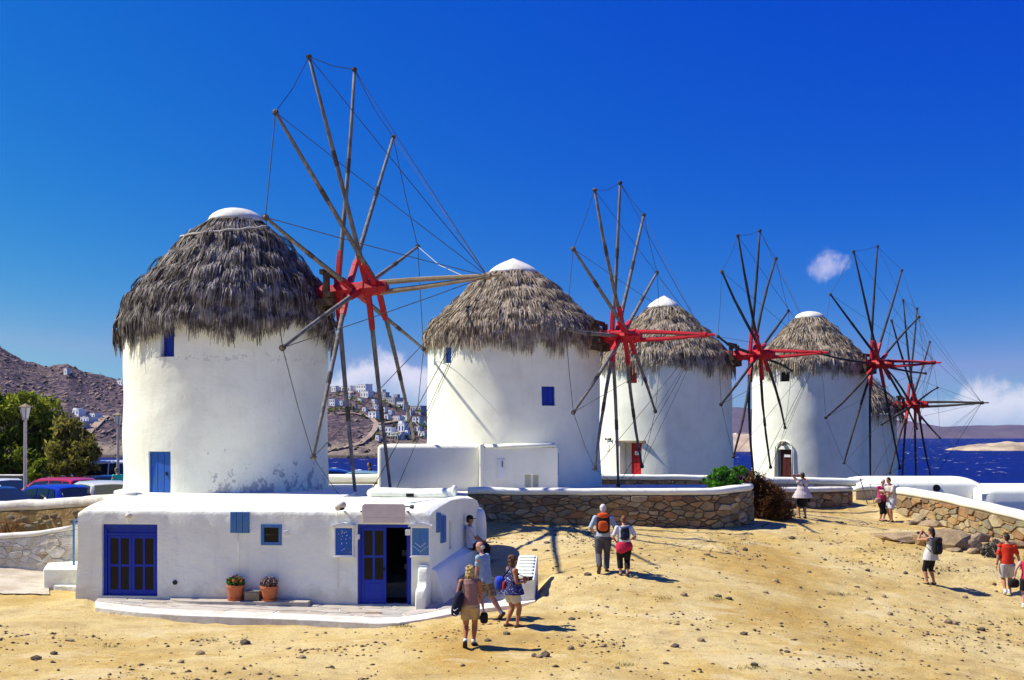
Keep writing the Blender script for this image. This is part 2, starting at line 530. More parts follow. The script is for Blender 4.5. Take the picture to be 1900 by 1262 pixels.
def ground_z(x, y):
    x = np.asarray(x, float); y = np.asarray(y, float)
    a, b = clampxy(x, y)
    z = _tps(a, b)
    z = z + .12 * vnoise(x, y, .35, 1) + .05 * vnoise(x, y, 1.1, 2) + .045 * vnoise(x, y, 3.1, 3) + .022 * vnoise(x, y, 7.0, 4)
    # rain-washed step running down to the right (the darker band in the dirt)
    ys = 39.0 - (x - 8) * .52 + .5 * vnoise(x, y, .6, 9)
    k = np.clip((x - 6.5) / 2, 0, 1)
    z = z + k * .20 * (1 / (1 + np.exp(-(y - ys) * 11)) - .5)
    # bedded down under the shop's paving
    pxx = CX + F * x / np.maximum(y, 1)
    yf = np.interp(pxx, [170, 250, 450, 690, 790, 850, 960, 1003], [29.2, 29.0, 28.6, 28.0, 28.4, 28.8, 29.1, 29.8])
    pzx = np.interp(pxx, [176, 420, 700, 860, 1000], [.16, .09, .03, .13, .33])
    inside = (pxx > 168) & (pxx < 1060) & (y > yf - 2.5) & (y < 31.9)
    lim = pzx - .09 + np.maximum(yf - y, 0) * .30 + np.maximum(pxx - 992, 0) * .016
    z = np.where(inside, np.minimum(z, lim), z)
    return z

def gz(x, y):
    return float(np.ravel(ground_z(np.array([x]), np.array([y])))[0])

def drop_to_ground(px, py):
    """depth at which the line of sight meets the dirt"""
    d = np.linspace(19, 52, 1400)
    x = (px - CX) * d / F; zr = CAMZ - (py - HY) * d / F
    g = ground_z(x, d)
    i = np.argmax(zr < g)
    d = float(d[i])
    return Vector(((px - CX) * d / F, d, gz((px - CX) * d / F, d)))

# line of the walls: behind it the square's sheet dips out of sight under the terrace
WL = [(-40, 38.9), (-17, 38.7), (-13.2, 37.0), (-12.4, 34.5), (-3, 34.5), (-1.45, 36.6), (-1.4, 40.25), (6.2, 40.25), (7.7, 41.0), (8.7, 42.6), (9.2, 47.8), (13.6, 48.3), (13.9, 49.9), (15.6, 50.2), (15.75, 47.2), (18.6, 40.9), (21, 35.5), (26, 30), (40, 29)]
def wall_y(x):
    return np.interp(x, [p[0] for p in WL], [p[1] for p in WL])

xs = np.concatenate([np.linspace(-70, -21, 30), np.arange(-20.8, 20.8, .13), np.linspace(21, 60, 24)])
ys = np.concatenate([np.linspace(-60, 17, 20), np.arange(17.5, 51.5, .13)])
GX, GY = np.meshgrid(xs, ys)
GZ = ground_z(GX, GY)
GZ = GZ - 5.0 * np.clip((GY - wall_y(GX) - .12) / .5, 0, 1)
GZ = np.where(GX > 23, GZ - (GX - 23) * .12, GZ)
ny, nx = GX.shape
idx = np.arange(nx * ny).reshape(ny, nx)
gf = np.stack([idx[:-1, :-1], idx[:-1, 1:], idx[1:, 1:], idx[1:, :-1]], -1).reshape(-1, 4)

def dirt_material():
    m = bpy.data.materials.new('dusty_ground'); m.use_nodes = True
    t = NT(m.node_tree); b = m.node_tree.nodes['Principled BSDF']
    b.inputs['Roughness'].default_value = .97; b.inputs['Specular IOR Level'].default_value = .1
    co = t.n('ShaderNodeTexCoord').outputs['Object']
    a = t.noise(co, .22, 6, .62, .4)
    c = t.ramp(a, [(.3, (.46, .29, .080)), (.43, (.53, .375, .130)), (.55, (.61, .47, .205)), (.66, (.585, .46, .22)), (.78, (.49, .36, .155))])
    bnz = t.noise(t.vmul(co, (1, 2.2, 1)), 1.7, 6, .66)
    c = t.mix(t.m('MULTIPLY', t.ss(bnz, .5, .72), .6), c, (.38, .22, .05))
    c = t.mix(t.m('MULTIPLY', t.ss(bnz, .46, .28), .55), c, (.66, .53, .28))
    g = t.noise(co, 26, 4, .7)
    c = t.mix(1, c, t.ramp(g, [(.30, (.50, .44, .36)), (.48, (1, 1, 1)), (.8, (1.06, 1.06, 1.08))]), 'MULTIPLY')
    g2 = t.noise(co, 11, 5, .7)
    c = t.mix(t.m('MULTIPLY', t.ss(g2, .60, .69), .6), c, (.24, .15, .07))
    big = t.noise(t.vmul(co, (.5, 1.1, 1)), .55, 5, .6, .8)
    c = t.mix(t.m('MULTIPLY', t.ss(big, .55, .62), .45), c, (.37, .25, .095))
    c = t.mix(t.m('MULTIPLY', t.ss(big, .43, .36), .5), c, (.67, .55, .31))
    grit = t.noise(t.vmul(co, (1, 1.6, 1)), 55, 2, .6)
    c = t.mix(t.m('MULTIPLY', t.ss(grit, .62, .69), .6), c, (.20, .135, .075))
    t.put(b.inputs['Base Color'], c)
    bn = t.n('ShaderNodeBump'); bn.inputs['Strength'].default_value = .8; bn.inputs['Distance'].default_value = .05
    t.put(bn.inputs['Height'], t.m('ADD', t.noise(co, 6, 8, .7), t.m('MULTIPLY', t.noise(co, 40, 3, .6), .3)))
    t.put(b.inputs['Normal'], bn.outputs[0])
    return m
dirt = dirt_material()
ground = np_mesh('ground', np.stack([GX, GY, GZ], -1).reshape(-1, 3), gf, dirt, smooth=True)
tag(ground, kind='structure')

# terrace and car park behind the walls, falling away to the sea beyond the mills
asphalt = mat('worn_asphalt', (.11, .10, .09), (.16, .145, .125), .8, .95, .4, 12, .02)
TX, TY = np.meshgrid(np.arange(-60, 60.1, 1.0), np.arange(33.0, 175, 1.0))
def terrace_z(x, y):
    z = np.full_like(x, 1.2)
    k = np.clip((y - 95) / 40, 0, 1); k = k * k * (3 - 2 * k)
    z = z * (1 - k) + (-14) * k
    z = z - 1.35 * np.clip((y - 50) / 14, 0, 1) * np.clip((x - 10) / 4, 0, 1)
    kx = np.clip((np.abs(x + 2) - 48) / 12, 0, 1)
    z = z * (1 - kx) + (-14) * kx
    lim = np.interp(x, [-60, -13.4, -13.2, -2, 7.9, 9.4, 13.5, 15.6, 19, 23, 60], [38.9, 38.9, 35.2, 35.2, 41, 48, 48.5, 50.4, 42, 34, 30])
    return np.where(y < lim, -4.0, z)
tz = terrace_z(TX, TY)
tn, tm = TX.shape
ti = np.arange(tn * tm).reshape(tn, tm)
tf = np.stack([ti[:-1, :-1], ti[:-1, 1:], ti[1:, 1:], ti[1:, :-1]], -1).reshape(-1, 4)
tag(np_mesh('car_park', np.stack([TX, TY, tz], -1).reshape(-1, 3), tf, asphalt, smooth=False), kind='structure')

# white-washed platform round the first two mills
def slab(name, poly, z0, z1, m, bev=.04):
    mb = MB(); mb.prism([(x, y, 0) for x, y in poly], (0, 0, z0), (0, 0, z1))
    return tag(mk(name, mb, m, bevel=bev), kind='structure')
slab('terrace', [(-13.3, 40.5), (-13.1, 38.9), (-12.5, 37.5), (-11.6, 36.3), (-10.9, 35.75), (-5.6, 35.7), (-5.0, 36.4), (-1.3, 40.7), (6.2, 40.8), (7.8, 41.6), (8.4, 49.2), (-13.3, 49.2)], -3, 2.42, white_old)
slab('mill_platform', [(-13.25, 40.5), (-13.05, 38.85), (-12.45, 37.4), (-11.55, 36.2), (-10.8, 35.6), (-5.0, 35.55), (-4.95, 36.3), (-5.1, 44.0), (-13.25, 44.0)], 2.3, 2.66, white_soft)

# ------------------------------------------------------------------ sea, islands and hills
SEA = -8.0
def sea_material():
    m = bpy.data.materials.new('deep_sea'); m.use_nodes = True
    t = NT(m.node_tree); b = m.node_tree.nodes['Principled BSDF']
    co = t.n('ShaderNodeTexCoord').outputs['Object']
    n = t.noise(t.vmul(co, (.02, .006, 1)), 1, 5, .6)
    c = t.ramp(n, [(.3, (.0, .0015, .07)), (.7, (.0, .004, .13))])
    w1 = t.noise(t.vmul(co, (.16, .05, 1)), 1, 6, .68, .5)
    w2 = t.noise(t.vmul(co, (.012, .012, 1)), 1, 2, .5)
    foam = t.ss(t.m('ADD', w1, t.m('MULTIPLY', w2, .12)), .70, .73)
    t.put(b.inputs['Base Color'], t.mix(foam, c, (.75, .78, .8)))
    t.put(b.inputs['Roughness'], t.m('ADD', .38, t.m('MULTIPLY', foam, .5)))
    b.inputs['Specular IOR Level'].default_value = .07
    bn = t.n('ShaderNodeBump'); bn.inputs['Strength'].default_value = 1.0; bn.inputs['Distance'].default_value = 1.2
    t.put(bn.inputs['Height'], t.m('ADD', t.noise(t.vmul(co, (.25, .12, 1)), 1, 5, .6), t.m('MULTIPLY', t.noise(t.vmul(co, (1.4, .7, 1)), 1, 3, .6), .25)))
    t.put(b.inputs['Normal'], bn.outputs[0])
    return m
sb = MB(); sb.add([(-9000, -600, SEA), (9000, -600, SEA), (9000, 12000, SEA), (-9000, 12000, SEA)], [(0, 1, 2, 3)])
tag(mk('sea', sb, sea_material()), kind='structure')

HR = [(-900, 560, 1000), (-500, 590, 1000), (-200, 622, 1000), (0, 645, 1000), (50, 672, 1000), (88, 684, 1000), (103, 681, 990), (125, 676, 985), (160, 692, 985), (228, 705, 980), (350, 712, 960), (520, 716, 930), (620, 716, 880), (690, 724, 860), (740, 745, 840), (790, 768, 820), (850, 795, 790), (905, 815, 740), (940, 845, 660)]
_hp = [h[0] for h in HR]
def hill_z(p, d):
    """height of the far hillside at bearing p (pixel column) and depth d"""
    yr = np.interp(p, _hp, [h[1] for h in HR]); dr = np.interp(p, _hp, [h[2] for h in HR])
    zr = CAMZ + (HY - yr) * dr / F
    x = (p - CX) * d / F
    dc = 632 + 26 * vnoise(x, d, .012, 21) + 10 * vnoise(x, d, .05, 22)
    t = (d - dc) / (dr - dc)
    s = np.where(t < 1, np.clip(t, 0, 1) ** .88, 1 - (t - 1) * .25)
    z = (SEA + .6) + (zr - SEA - .6) * s
    rough = np.clip(t, 0, 1) * (1 - .6 * np.clip((p - 300) / 200, 0, 1))
    z = z + rough * (5.0 * vnoise(x, d, .022, 23) + 3.4 * vnoise(x, d, .055, 24) + 2.4 * vnoise(x, d, .13, 25) + 1.6 * np.abs(vnoise(x, d, .3, 26)))
    z = z + np.clip(t * 30, 0, 1) * np.clip(1.4 - t * 5, 0, 1) * 3.5 * np.abs(vnoise(x, d, .16, 27))
    return np.where(t < 0, SEA - 3, z)
hp = np.arange(-900, 946, 2.2)
hd = np.concatenate([np.arange(596, 1010, 2.4), np.arange(1020, 1300, 30)])
HP, HD = np.meshgrid(hp, hd)
HZ = hill_z(HP, HD)
hn, hm = HP.shape
hi = np.arange(hn * hm).reshape(hn, hm)
hf = np.stack([hi[:-1, :-1], hi[:-1, 1:], hi[1:, 1:], hi[1:, :-1]], -1).reshape(-1, 4)
def hill_material():
    m = bpy.data.materials.new('scrub_hillside'); m.use_nodes = True
    t = NT(m.node_tree); b = m.node_tree.nodes['Principled BSDF']
    b.inputs['Roughness'].default_value = .95; b.inputs['Specular IOR Level'].default_value = .1
    co = t.n('ShaderNodeTexCoord').outputs['Object']
    s = t.n('ShaderNodeSeparateXYZ'); t.put(s.inputs[0], co)
    a = t.noise(co, .02, 5, .6, .3)
    c = t.ramp(a, [(.32, (.095, .062, .085)), (.5, (.15, .098, .11)), (.66, (.25, .165, .14))])
    r = t.noise(co, .16, 6, .7)
    c = t.mix(t.m('MULTIPLY', t.ss(r, .52, .66), .75), c, (.42, .31, .23))
    sc = t.noise(co, .3, 5, .7)
    c = t.mix(t.m('MULTIPLY', t.ss(sc, .455, .545), .88), c, (.028, .026, .042))
    low = t.ss(s.outputs[2], 2.5, -3)
    c = t.mix(t.m('MULTIPLY', low, .7), c, (.36, .29, .21))
    wet = t.ss(s.outputs[2], -5.6, -7.4)
    c = t.mix(wet, c, (.10, .085, .07))
    t.put(b.inputs['Base Color'], c)
    bn = t.n('ShaderNodeBump'); bn.inputs['Strength'].default_value = 1; bn.inputs['Distance'].default_value = 2.0
    t.put(bn.inputs['Height'], t.noise(co, .35, 6, .7)); t.put(b.inputs['Normal'], bn.outputs[0])
    return m
hill_m = hill_material()
tag(np_mesh('hillside', np.stack([(HP - CX) * HD / F, HD, HZ], -1).reshape(-1, 3), hf, hill_m, smooth=True), kind='structure')

def hill_hit(px, py):
    d = np.linspace(600, 1040, 1800)
    z = hill_z(np.full_like(d, px), d)
    zr = CAMZ - (py - HY) * d / F
    h = np.where(zr < z)[0]
    d0 = float(d[h[0]]) if len(h) else 980.
    return Vector(((px - CX) * d0 / F, d0, float(hill_z(np.array([px], float), np.array([d0]))[0])))

def ridge(name, prof, d, depth, zb, m, jit=0, n=160, rows=9, kind='structure'):
    """a low far land mass: crest height from the profile, sloping to the water front and back"""
    p = np.linspace(prof[0][0], prof[-1][0], n)
    yr = np.interp(p, [a for a, b in prof], [b for a, b in prof])
    zr = CAMZ + (HY - yr) * (d + depth * .5) / F
    V = []
    for j in range(rows):
        t = j / (rows - 1)
        s = math.sin(math.pi * min(max(t, .0), 1)) ** .8
        dd = d + depth * t
        x = (p - CX) * (d + depth * .5) / F
        z = zb + (zr - zb) * s + (jit * s * (vnoise(x, np.full_like(x, dd), 4.0 / max(depth, 1), 31) + .5 * vnoise(x, np.full_like(x, dd), 14.0 / max(depth, 1), 32)))
        V.append(np.stack([x, np.full_like(x, dd), z], -1))
    V = np.array(V)
    ii = np.arange(rows * n).reshape(rows, n)
    f = np.stack([ii[:-1, :-1], ii[:-1, 1:], ii[1:, 1:], ii[1:, :-1]], -1).reshape(-1, 4)
    return tag(np_mesh(name, V.reshape(-1, 3), f, m, smooth=True), kind=kind)

far_m = mat('haze_tinted_land', (.075, .060, .10), (.12, .088, .12), .004, .95, .6, .02, 8)  # bluish purple of distant haze is put into the land colour
ridge('far_coast', [(900, 806), (1150, 775), (1300, 760), (1372, 756), (1420, 762), (1500, 774), (1600, 785), (1660, 783), (1720, 789), (1780, 791), (1850, 789), (1920, 792), (2050, 799), (2300, 806)], 3600, 900, SEA - 1, far_m, 14)
isl_m = mat('pale_island_rock', (.58, .46, .30), (.30, .23, .16), .05, .95, .9, .4, .6)
ridge('islet', [(1768, 836), (1776, 830), (1800, 826), (1840, 824), (1870, 821), (1910, 820), (2000, 818), (2060, 836)], 900, 60, SEA - .5, isl_m, 1.6, 120)
head_m = mat('pale_headland', (.56, .43, .29), (.36, .26, .19), .05, .95, .9, .4, .6)
ridge('headland', [(1180, 838), (1240, 812), (1340, 803), (1380, 801), (1430, 804), (1480, 815), (1530, 838)], 858, 120, SEA - .5, head_m, 3.0, 140, 11)
# ------------------------------------------------------------------ thatch
thatch_m = island_mat('sea_reed_thatch', [(.0, (.045, .036, .032)), (.34, (.12, .10, .085)), (.62, (.25, .22, .19)), (.88, (.42, .38, .33)), (1.0, (.33, .22, .13))], noise_scale=2.6, lo=.36, hi=.64, nmix=.55)
thatch_warm = island_mat('sun_bleached_thatch', [(.0, (.10, .074, .05)), (.32, (.235, .18, .125)), (.60, (.40, .325, .235)), (.88, (.57, .48, .36)), (1.0, (.42, .29, .17))], noise_scale=2.6, lo=.36, hi=.64, nmix=.5)
under_m = mat('thatch_core', (.045, .036, .03), (.07, .055, .04), 3, 1)

def thatch(c, prof, rows, nclump, blades, length, seed, ax=0, sag=.10, bw=.035, hem=1.0):
    """ragged courses of reed bundles laid round the cone; returns verts, quads"""
    rg = np.random.default_rng(seed)
    P = np.array(prof, float)
    seg = np.linalg.norm(np.diff(P, axis=0), axis=1)
    S = np.concatenate([[0], np.cumsum(seg)]); tot = S[-1]
    def at(s):
        r = np.interp(s, S, P[:, 0]); z = np.interp(s, S, P[:, 1])
        over = np.maximum(s - tot, 0)
        return r + over * .06, z - over * .99
    V = []
    for i in range(rows):
        s_row = 0.06 + (tot - length * .50) * (i / (rows - 1)) ** .92
        rr = float(np.interp(s_row + length * .4, S, P[:, 0]))
        nc = max(10, int(nclump * rr / P[:, 0].max()))
        th0 = (np.arange(nc) + (i % 2) * .5 + rg.uniform(-.32, .32, nc)) * 2 * np.pi / nc
        tier = (i % 4) / 3.0          # courses: every fourth row stands proud of the next
        lift = (rg.random(nc) ** 1.5) * sag * (.5 + 1.7 * tier) + sag * .55 * tier
        ln = rg.uniform(.72, 1.12, nc) * length
        if i >= rows - 3:
            lob = np.array([noise.noise(Vector((math.cos(a) * 3.2, math.sin(a) * 3.2, seed + i * .35))) for a in th0])
            ln = ln * rg.uniform(.78, 1.2, nc) * hem * (1 + .55 * lob)
        sh = rg.normal(0, .06, nc)
        tilt = rg.normal(0, .035, nc)
        for k in range(int(blades * (1.7 if i >= rows - 3 else 1))):
            th = th0 + rg.normal(0, .36, nc) * 2 * np.pi / nc
            s0 = s_row + sh + rg.uniform(-.10, .10, nc)
            L = ln * rg.uniform(.7, 1.1, nc)
            lf = lift + rg.uniform(.0, .05, nc)
            w = bw * rg.uniform(.6, 1.3, nc)
            tw = rg.normal(0, .5, nc)
            dth = tilt + rg.normal(0, .02, nc)
            st = []
            for q, (t, ww) in enumerate(((0, .8), (.35, 1), (.7, .8), (1.0, .48))):
                r, z = at(np.maximum(s0 + t * L, 0))
                o = .03 + lf * np.sin(np.pi * min(.15 + t * .8, 1)) + .05 * t
                r = r + o * .8; z = z + o * .45 * (1 if i < rows - 1 else .3)
                a = th + dth * t / np.maximum(r, .6) * 2
                h = w * ww / 2
                x = c[0] + ax * (1 - np.clip((P[0, 1] - z) / (P[0, 1] - P[-1, 1]), 0, 1)) + r * np.cos(a); y = c[1] + r * np.sin(a)
                tx, ty = -np.sin(a) * np.cos(tw), np.cos(a) * np.cos(tw)
                nx_, ny_ = np.cos(a) * np.sin(tw), np.sin(a) * np.sin(tw)
                st.append(np.stack([x - (tx + nx_) * h, y - (ty + ny_) * h, z], -1))
                st.append(np.stack([x + (tx + nx_) * h, y + (ty + ny_) * h, z], -1))
            V.append(np.stack(st, 1))
    V = np.concatenate(V, 0)
    n = len(V)
    b = np.arange(n)[:, None] * 8
    f = np.concatenate([b + np.array([[0, 1, 3, 2]]), b + np.array([[2, 3, 5, 4]]), b + np.array([[4, 5, 7, 6]])], 0)
    return V.reshape(-1, 3), f

def cyl_at(px, c, r):
    """bearing (angle) of the near side of a round tower seen in pixel column px"""
    k = (px - CX) / F
    a = k * k + 1; b = -2 * (k * c[0] + c[1]); cc = c[0] ** 2 + c[1] ** 2 - r * r
    y = (-b - math.sqrt(max(b * b - 4 * a * cc, 0))) / (2 * a)
    return math.atan2(y - c[1], k * y - c[0]), y

def radial(c, ang, r0, r1, wd, z0, z1, mb, mi=0, du=0):
    """a box on the tower's face: from radius r0 to r1 along bearing ang, wd wide, shifted du sideways"""
    n = Vector((math.cos(ang), math.sin(ang), 0)); t = Vector((-n.y, n.x, 0))
    M = Matrix((t, n, Vector((0, 0, 1)))).transposed()
    p = Vector((c[0], c[1], 0)) + n * (r0 + r1) / 2 + t * du
    return mb.box((p.x, p.y, (z0 + z1) / 2), (wd, abs(r1 - r0), z1 - z0), M, mi)

def tower_mesh(c, zb, zt, r0, r1, m, root, seed):
    mb = MB(); prof = []
    nz = 26
    for j in range(nz + 1):
        t = j / nz
        prof.append((r0 + (r1 - r0) * t + .05 * (1 - t) ** 6, zb + (zt - zb) * t))
    mb.lathe(prof, (c[0], c[1], 0), 120, jit=.075, seed=seed)
    return mk('tower', mb, m, root, smooth=True)

def smooth_angle(o, deg=40):
    me = o.data
    me.polygons.foreach_set('use_smooth', [True] * len(me.polygons))
    bm = bmesh.new(); bm.from_mesh(me)
    for e in bm.edges:
        e.smooth = not (len(e.link_faces) == 2 and e.calc_face_angle(0) > R(deg))
    bm.to_mesh(me); bm.free()

def wheel(root, c, S, spar_m, bow_m, red_m, spar_r, rope_r, bend=0, seed=0):
    """axle, twelve sail spars with red sleeves, bowsprit and rigging.
    S: L az tilt R phase hub-height bowsprit-length offsets(6) length-variation(12)"""
    L, azd, til, Rr, ph, zc, bl, off, dR = S
    roff = [q * (1.0 if seed == 1 else .5) for q in (-.62, -.25, .2, -.02, .82, .46)]
    rg = random.Random(seed)
    a = R(azd); ti = R(til)
    n = Vector((math.cos(a) * math.cos(ti), -math.sin(a) * math.cos(ti), math.sin(ti)))
    nh = Vector((math.cos(a), -math.sin(a), 0)); h = Vector((-math.sin(a), -math.cos(a), 0))
    u = h.cross(n)
    if u.z < 0: u = -u
    hub = Vector((c[0], c[1], zc)) + nh * L
    mb = MB()
    k = Rr / 7.0
    mb.tube([hub - n * 1.9, hub - n * .2, hub + n * .85 * k, hub + n * 1.05 * k], [.24, .26, .25, .20], 8, ref=u)
    for s in (-1.0, -.45, .3, .75):
        mb.tube([hub + n * (s * k - .04), hub + n * (s * k + .04)], [.285, .285], 8, ref=u)
    mk('axle', mb, red_m, root)
    tip_b = hub + n * bl
    mb = MB()
    for s in (-1, 1):
        mb.tube([hub + n * .6 * k + u * .17 * s, hub + n * (bl * .5) + u * .13 * s, hub + n * (bl + .05) + u * .02 * s], [.095, .085, .06], 7)
    mb.tube([tip_b - n * .25, tip_b + n * .45], [.055, .045], 6)
    mb.tube([tip_b - n * .10, tip_b + n * .10], [.12, .12], 7)
    mk('bowsprit', mb, bow_m, root)
    tips = []
    for i in range(12):
        ang = R(ph) + i * math.pi / 6
        d = u * math.cos(ang) - h * math.sin(ang)
        sidev = n.cross(d)
        d0 = d
        o = hub + n * roff[i % 6]
        Rl = Rr * (1 + dR[i])
        d = (hub + n * off[i % 6] + d0 * Rl - o); Rl = d.length; d.normalize()
        b1 = (rg.uniform(-1, 1) * bend) * Rl; b2 = (rg.uniform(-1, 1) * bend * .6) * Rl
        pts = []
        for t in (.05, .2, .42, .7, 1.0):
            s = math.sin(math.pi * t)
            pts.append(o + d * (Rl * t) + sidev * (b1 * s * t) + n * (b2 * s))
        mb = MB()
        mb.tube(pts, [spar_r * 1.15, spar_r * 1.1, spar_r, spar_r * .86, spar_r * .66], 7)
        sp = mk('sail_spar', mb, spar_m, root, smooth=True)
        mb = MB()
        sl = ((.155 if seed == 1 else .19) + .03 * rg.random()) * Rl
        p0, p1 = o + d * .05, o + d * sl
        mb.beam(p0, p0.lerp(p1, .8), spar_r * 2.7, spar_r * 2.2, n)
        mb.beam(p0.lerp(p1, .8), p1, spar_r * 2.7, spar_r * 2.2, n, spar_r * 2.3, spar_r * 2.1)
        for q in (.45, .85):
            mb.box(p0.lerp(p1, q), (.03, .03, .03), None)
        mk('spar_sleeve', mb, red_m, sp, bevel=.015)
        mb = MB()
        q0 = .50 + .1 * rg.random()
        for j in range(7):
            t = q0 + j * .0095
            f = min(t, .999)
            e = np.interp(f, (.05, .2, .42, .7, 1.0), range(5)); e0 = min(int(e), 3)
            p = pts[e0].lerp(pts[e0 + 1], e - e0)
            mb.tube([p - d * .032, p, p + d * .034], [spar_r * 1.0, spar_r * 1.1, spar_r * 1.0], 7)
        mk('rope_binding', mb, rope_m, sp)
        mb = MB(); mb.tube([pts[-1] - d * .12, pts[-1] - d * .02], [spar_r * 1.25] * 2, 7); mk('tip_band', mb, rope_m, sp)
        tips.append(pts[-1] - d * .07)
    for i in range(12):
        p, q = tips[i], tips[(i + 1) % 12]
        mb = MB(); sag = Vector((0, 0, -.05 * (p - q).length * rg.random()))
        mb.tube([p, p.lerp(q, .5) + sag, q], rope_r, 4, cap=False)
        mk('rigging_rope', mb, rope_m, root)
        mb = MB()
        slack = .35 if i == 2 else .03
        mb.tube([p, p.lerp(tip_b, .35) + Vector((0, 0, -slack)), p.lerp(tip_b, .7) + Vector((0, 0, -slack)), tip_b], rope_r * .9, 4, cap=False)
        mk('rigging_rope', mb, rope_pale if i == 2 and seed == 1 else rope_m, root)
    # turnbuckle-like chain where the rim rope is joined
    return hub, n, u

Z12 = [0] * 12
MILLS = [
    dict(c=(-9.70, 40.4), zb=2.40, zt=8.2, r0=3.36, r1=3.38, ax=.3, m=white_mill, th=thatch_m,
         prof=[(.88, 11.74), (1.40, 11.14), (2.28, 10.12), (3.02, 9.20), (3.32, 8.60), (3.44, 8.0)], cap=(.97, .50, 11.74),
         S=(4.58, 12.5, 4.2, 7.63, 10.3, 9.29, 4.56, [.05, .01, .19, -.05, -.14, -.08], [.05, .12, 0, .04, .02, 0, 0, -.05, -.05, -.09, -.07, -.01]),
         rows=20, nc=88, bl=20, ln=.98, sag=.12, spar=wood, bow=wood_tan, red=red, sr=.074, rr=.014, bend=.012,
         label='nearest and largest white windmill with shaggy grey thatch and a grey wooden bowsprit'),
    dict(c=(0.05, 48.4), zb=2.35, zt=8.3, r0=3.58, r1=3.46, ax=0, m=white_soft, th=thatch_warm,
         prof=[(1.0, 11.08), (2.1, 10.0), (3.26, 8.92), (3.48, 8.5), (3.56, 8.2)], cap=(1.06, .68, 11.05),
         S=(4.54, 23.5, -1.0, 6.0, -1.9, 8.35, 3.37, [0, .05, -.02, -.01, -.08, .02], [.01, 0, 0, 0, .02, .03, -.01, -.02, -.02, -.01, -.03, .02]),
         rows=22, nc=88, bl=15, ln=.70, sag=.075, spar=wood, bow=red_far, red=red_far, sr=.070, rr=.011, bend=.016,
         label='white windmill behind the low flat-roofed annexe, two blue shutters in its wall'),
    dict(c=(8.13, 62.9), zb=1.0, zt=8.15, r0=3.56, r1=3.46, ax=-.05, m=white_soft, th=thatch_warm,
         prof=[(.82, 11.22), (1.8, 10.2), (3.06, 8.92), (3.46, 8.4), (3.56, 8.05)], cap=(.88, .70, 11.2),
         S=(4.92, 28.8, .1, 6.44, 4.6, 8.56, 3.24, [.07, -.02, .06, .09, -.01, -.06], [.01, .03, .01, 0, .02, .01, 0, -.02, -.03, -.04, 0, -.01]),
         rows=18, nc=74, bl=11, ln=.75, sag=.09, spar=wood_dark, bow=red_far, red=red_far, sr=.072, rr=.011, bend=.035,
         label='white windmill with a bright red door and a dark red window, third in the row'),
    dict(c=(18.27, 72.6), zb=-.4, zt=8.5, r0=3.54, r1=3.46, ax=-.05, m=white_soft, th=thatch_warm,
         prof=[(.83, 11.62), (1.8, 10.55), (3.04, 9.26), (3.42, 8.75), (3.54, 8.4)], cap=(.92, .48, 11.6),
         S=(4.23, 42.0, -.8, 6.99, 2.2, 8.62, 3.45, [-.12, -.14, -.04, .06, -.04, .11], [.01, .01, 0, .01, .02, .01, -.02, -.02, -.01, 0, -.02, .02]),
         rows=17, nc=70, bl=10, ln=.75, sag=.08, spar=wood_dark, bow=red, red=red, sr=.070, rr=.010, bend=.022,
         label='white windmill with a maroon door under a rounded arch, fourth in the row'),
    dict(c=(24.4, 86.0), zb=-.4, zt=5.9, r0=3.42, r1=3.36, ax=0, m=white_soft, th=thatch_warm,
         prof=[(.8, 9.4), (1.84, 8.3), (3.2, 6.8), (3.6, 6.1), (3.74, 5.7)], cap=(.86, .5, 9.35),
         S=(4.5, 33.7, .8, 7.39, 18.7, 6.58, 4.71, [-.15, -.07, 0, .18, .07, -.09], [.01, -.01, 0, .01, 0, 0, 0, -.04, 0, 0, .01, .01]),
         rows=10, nc=50, bl=8, ln=1.05, sag=.14, spar=wood_dark, bow=wood_dark, red=red, sr=.074, rr=.010, bend=.02,
         label='farthest windmill, half hidden behind the fourth tower with the sea beside it'),
]
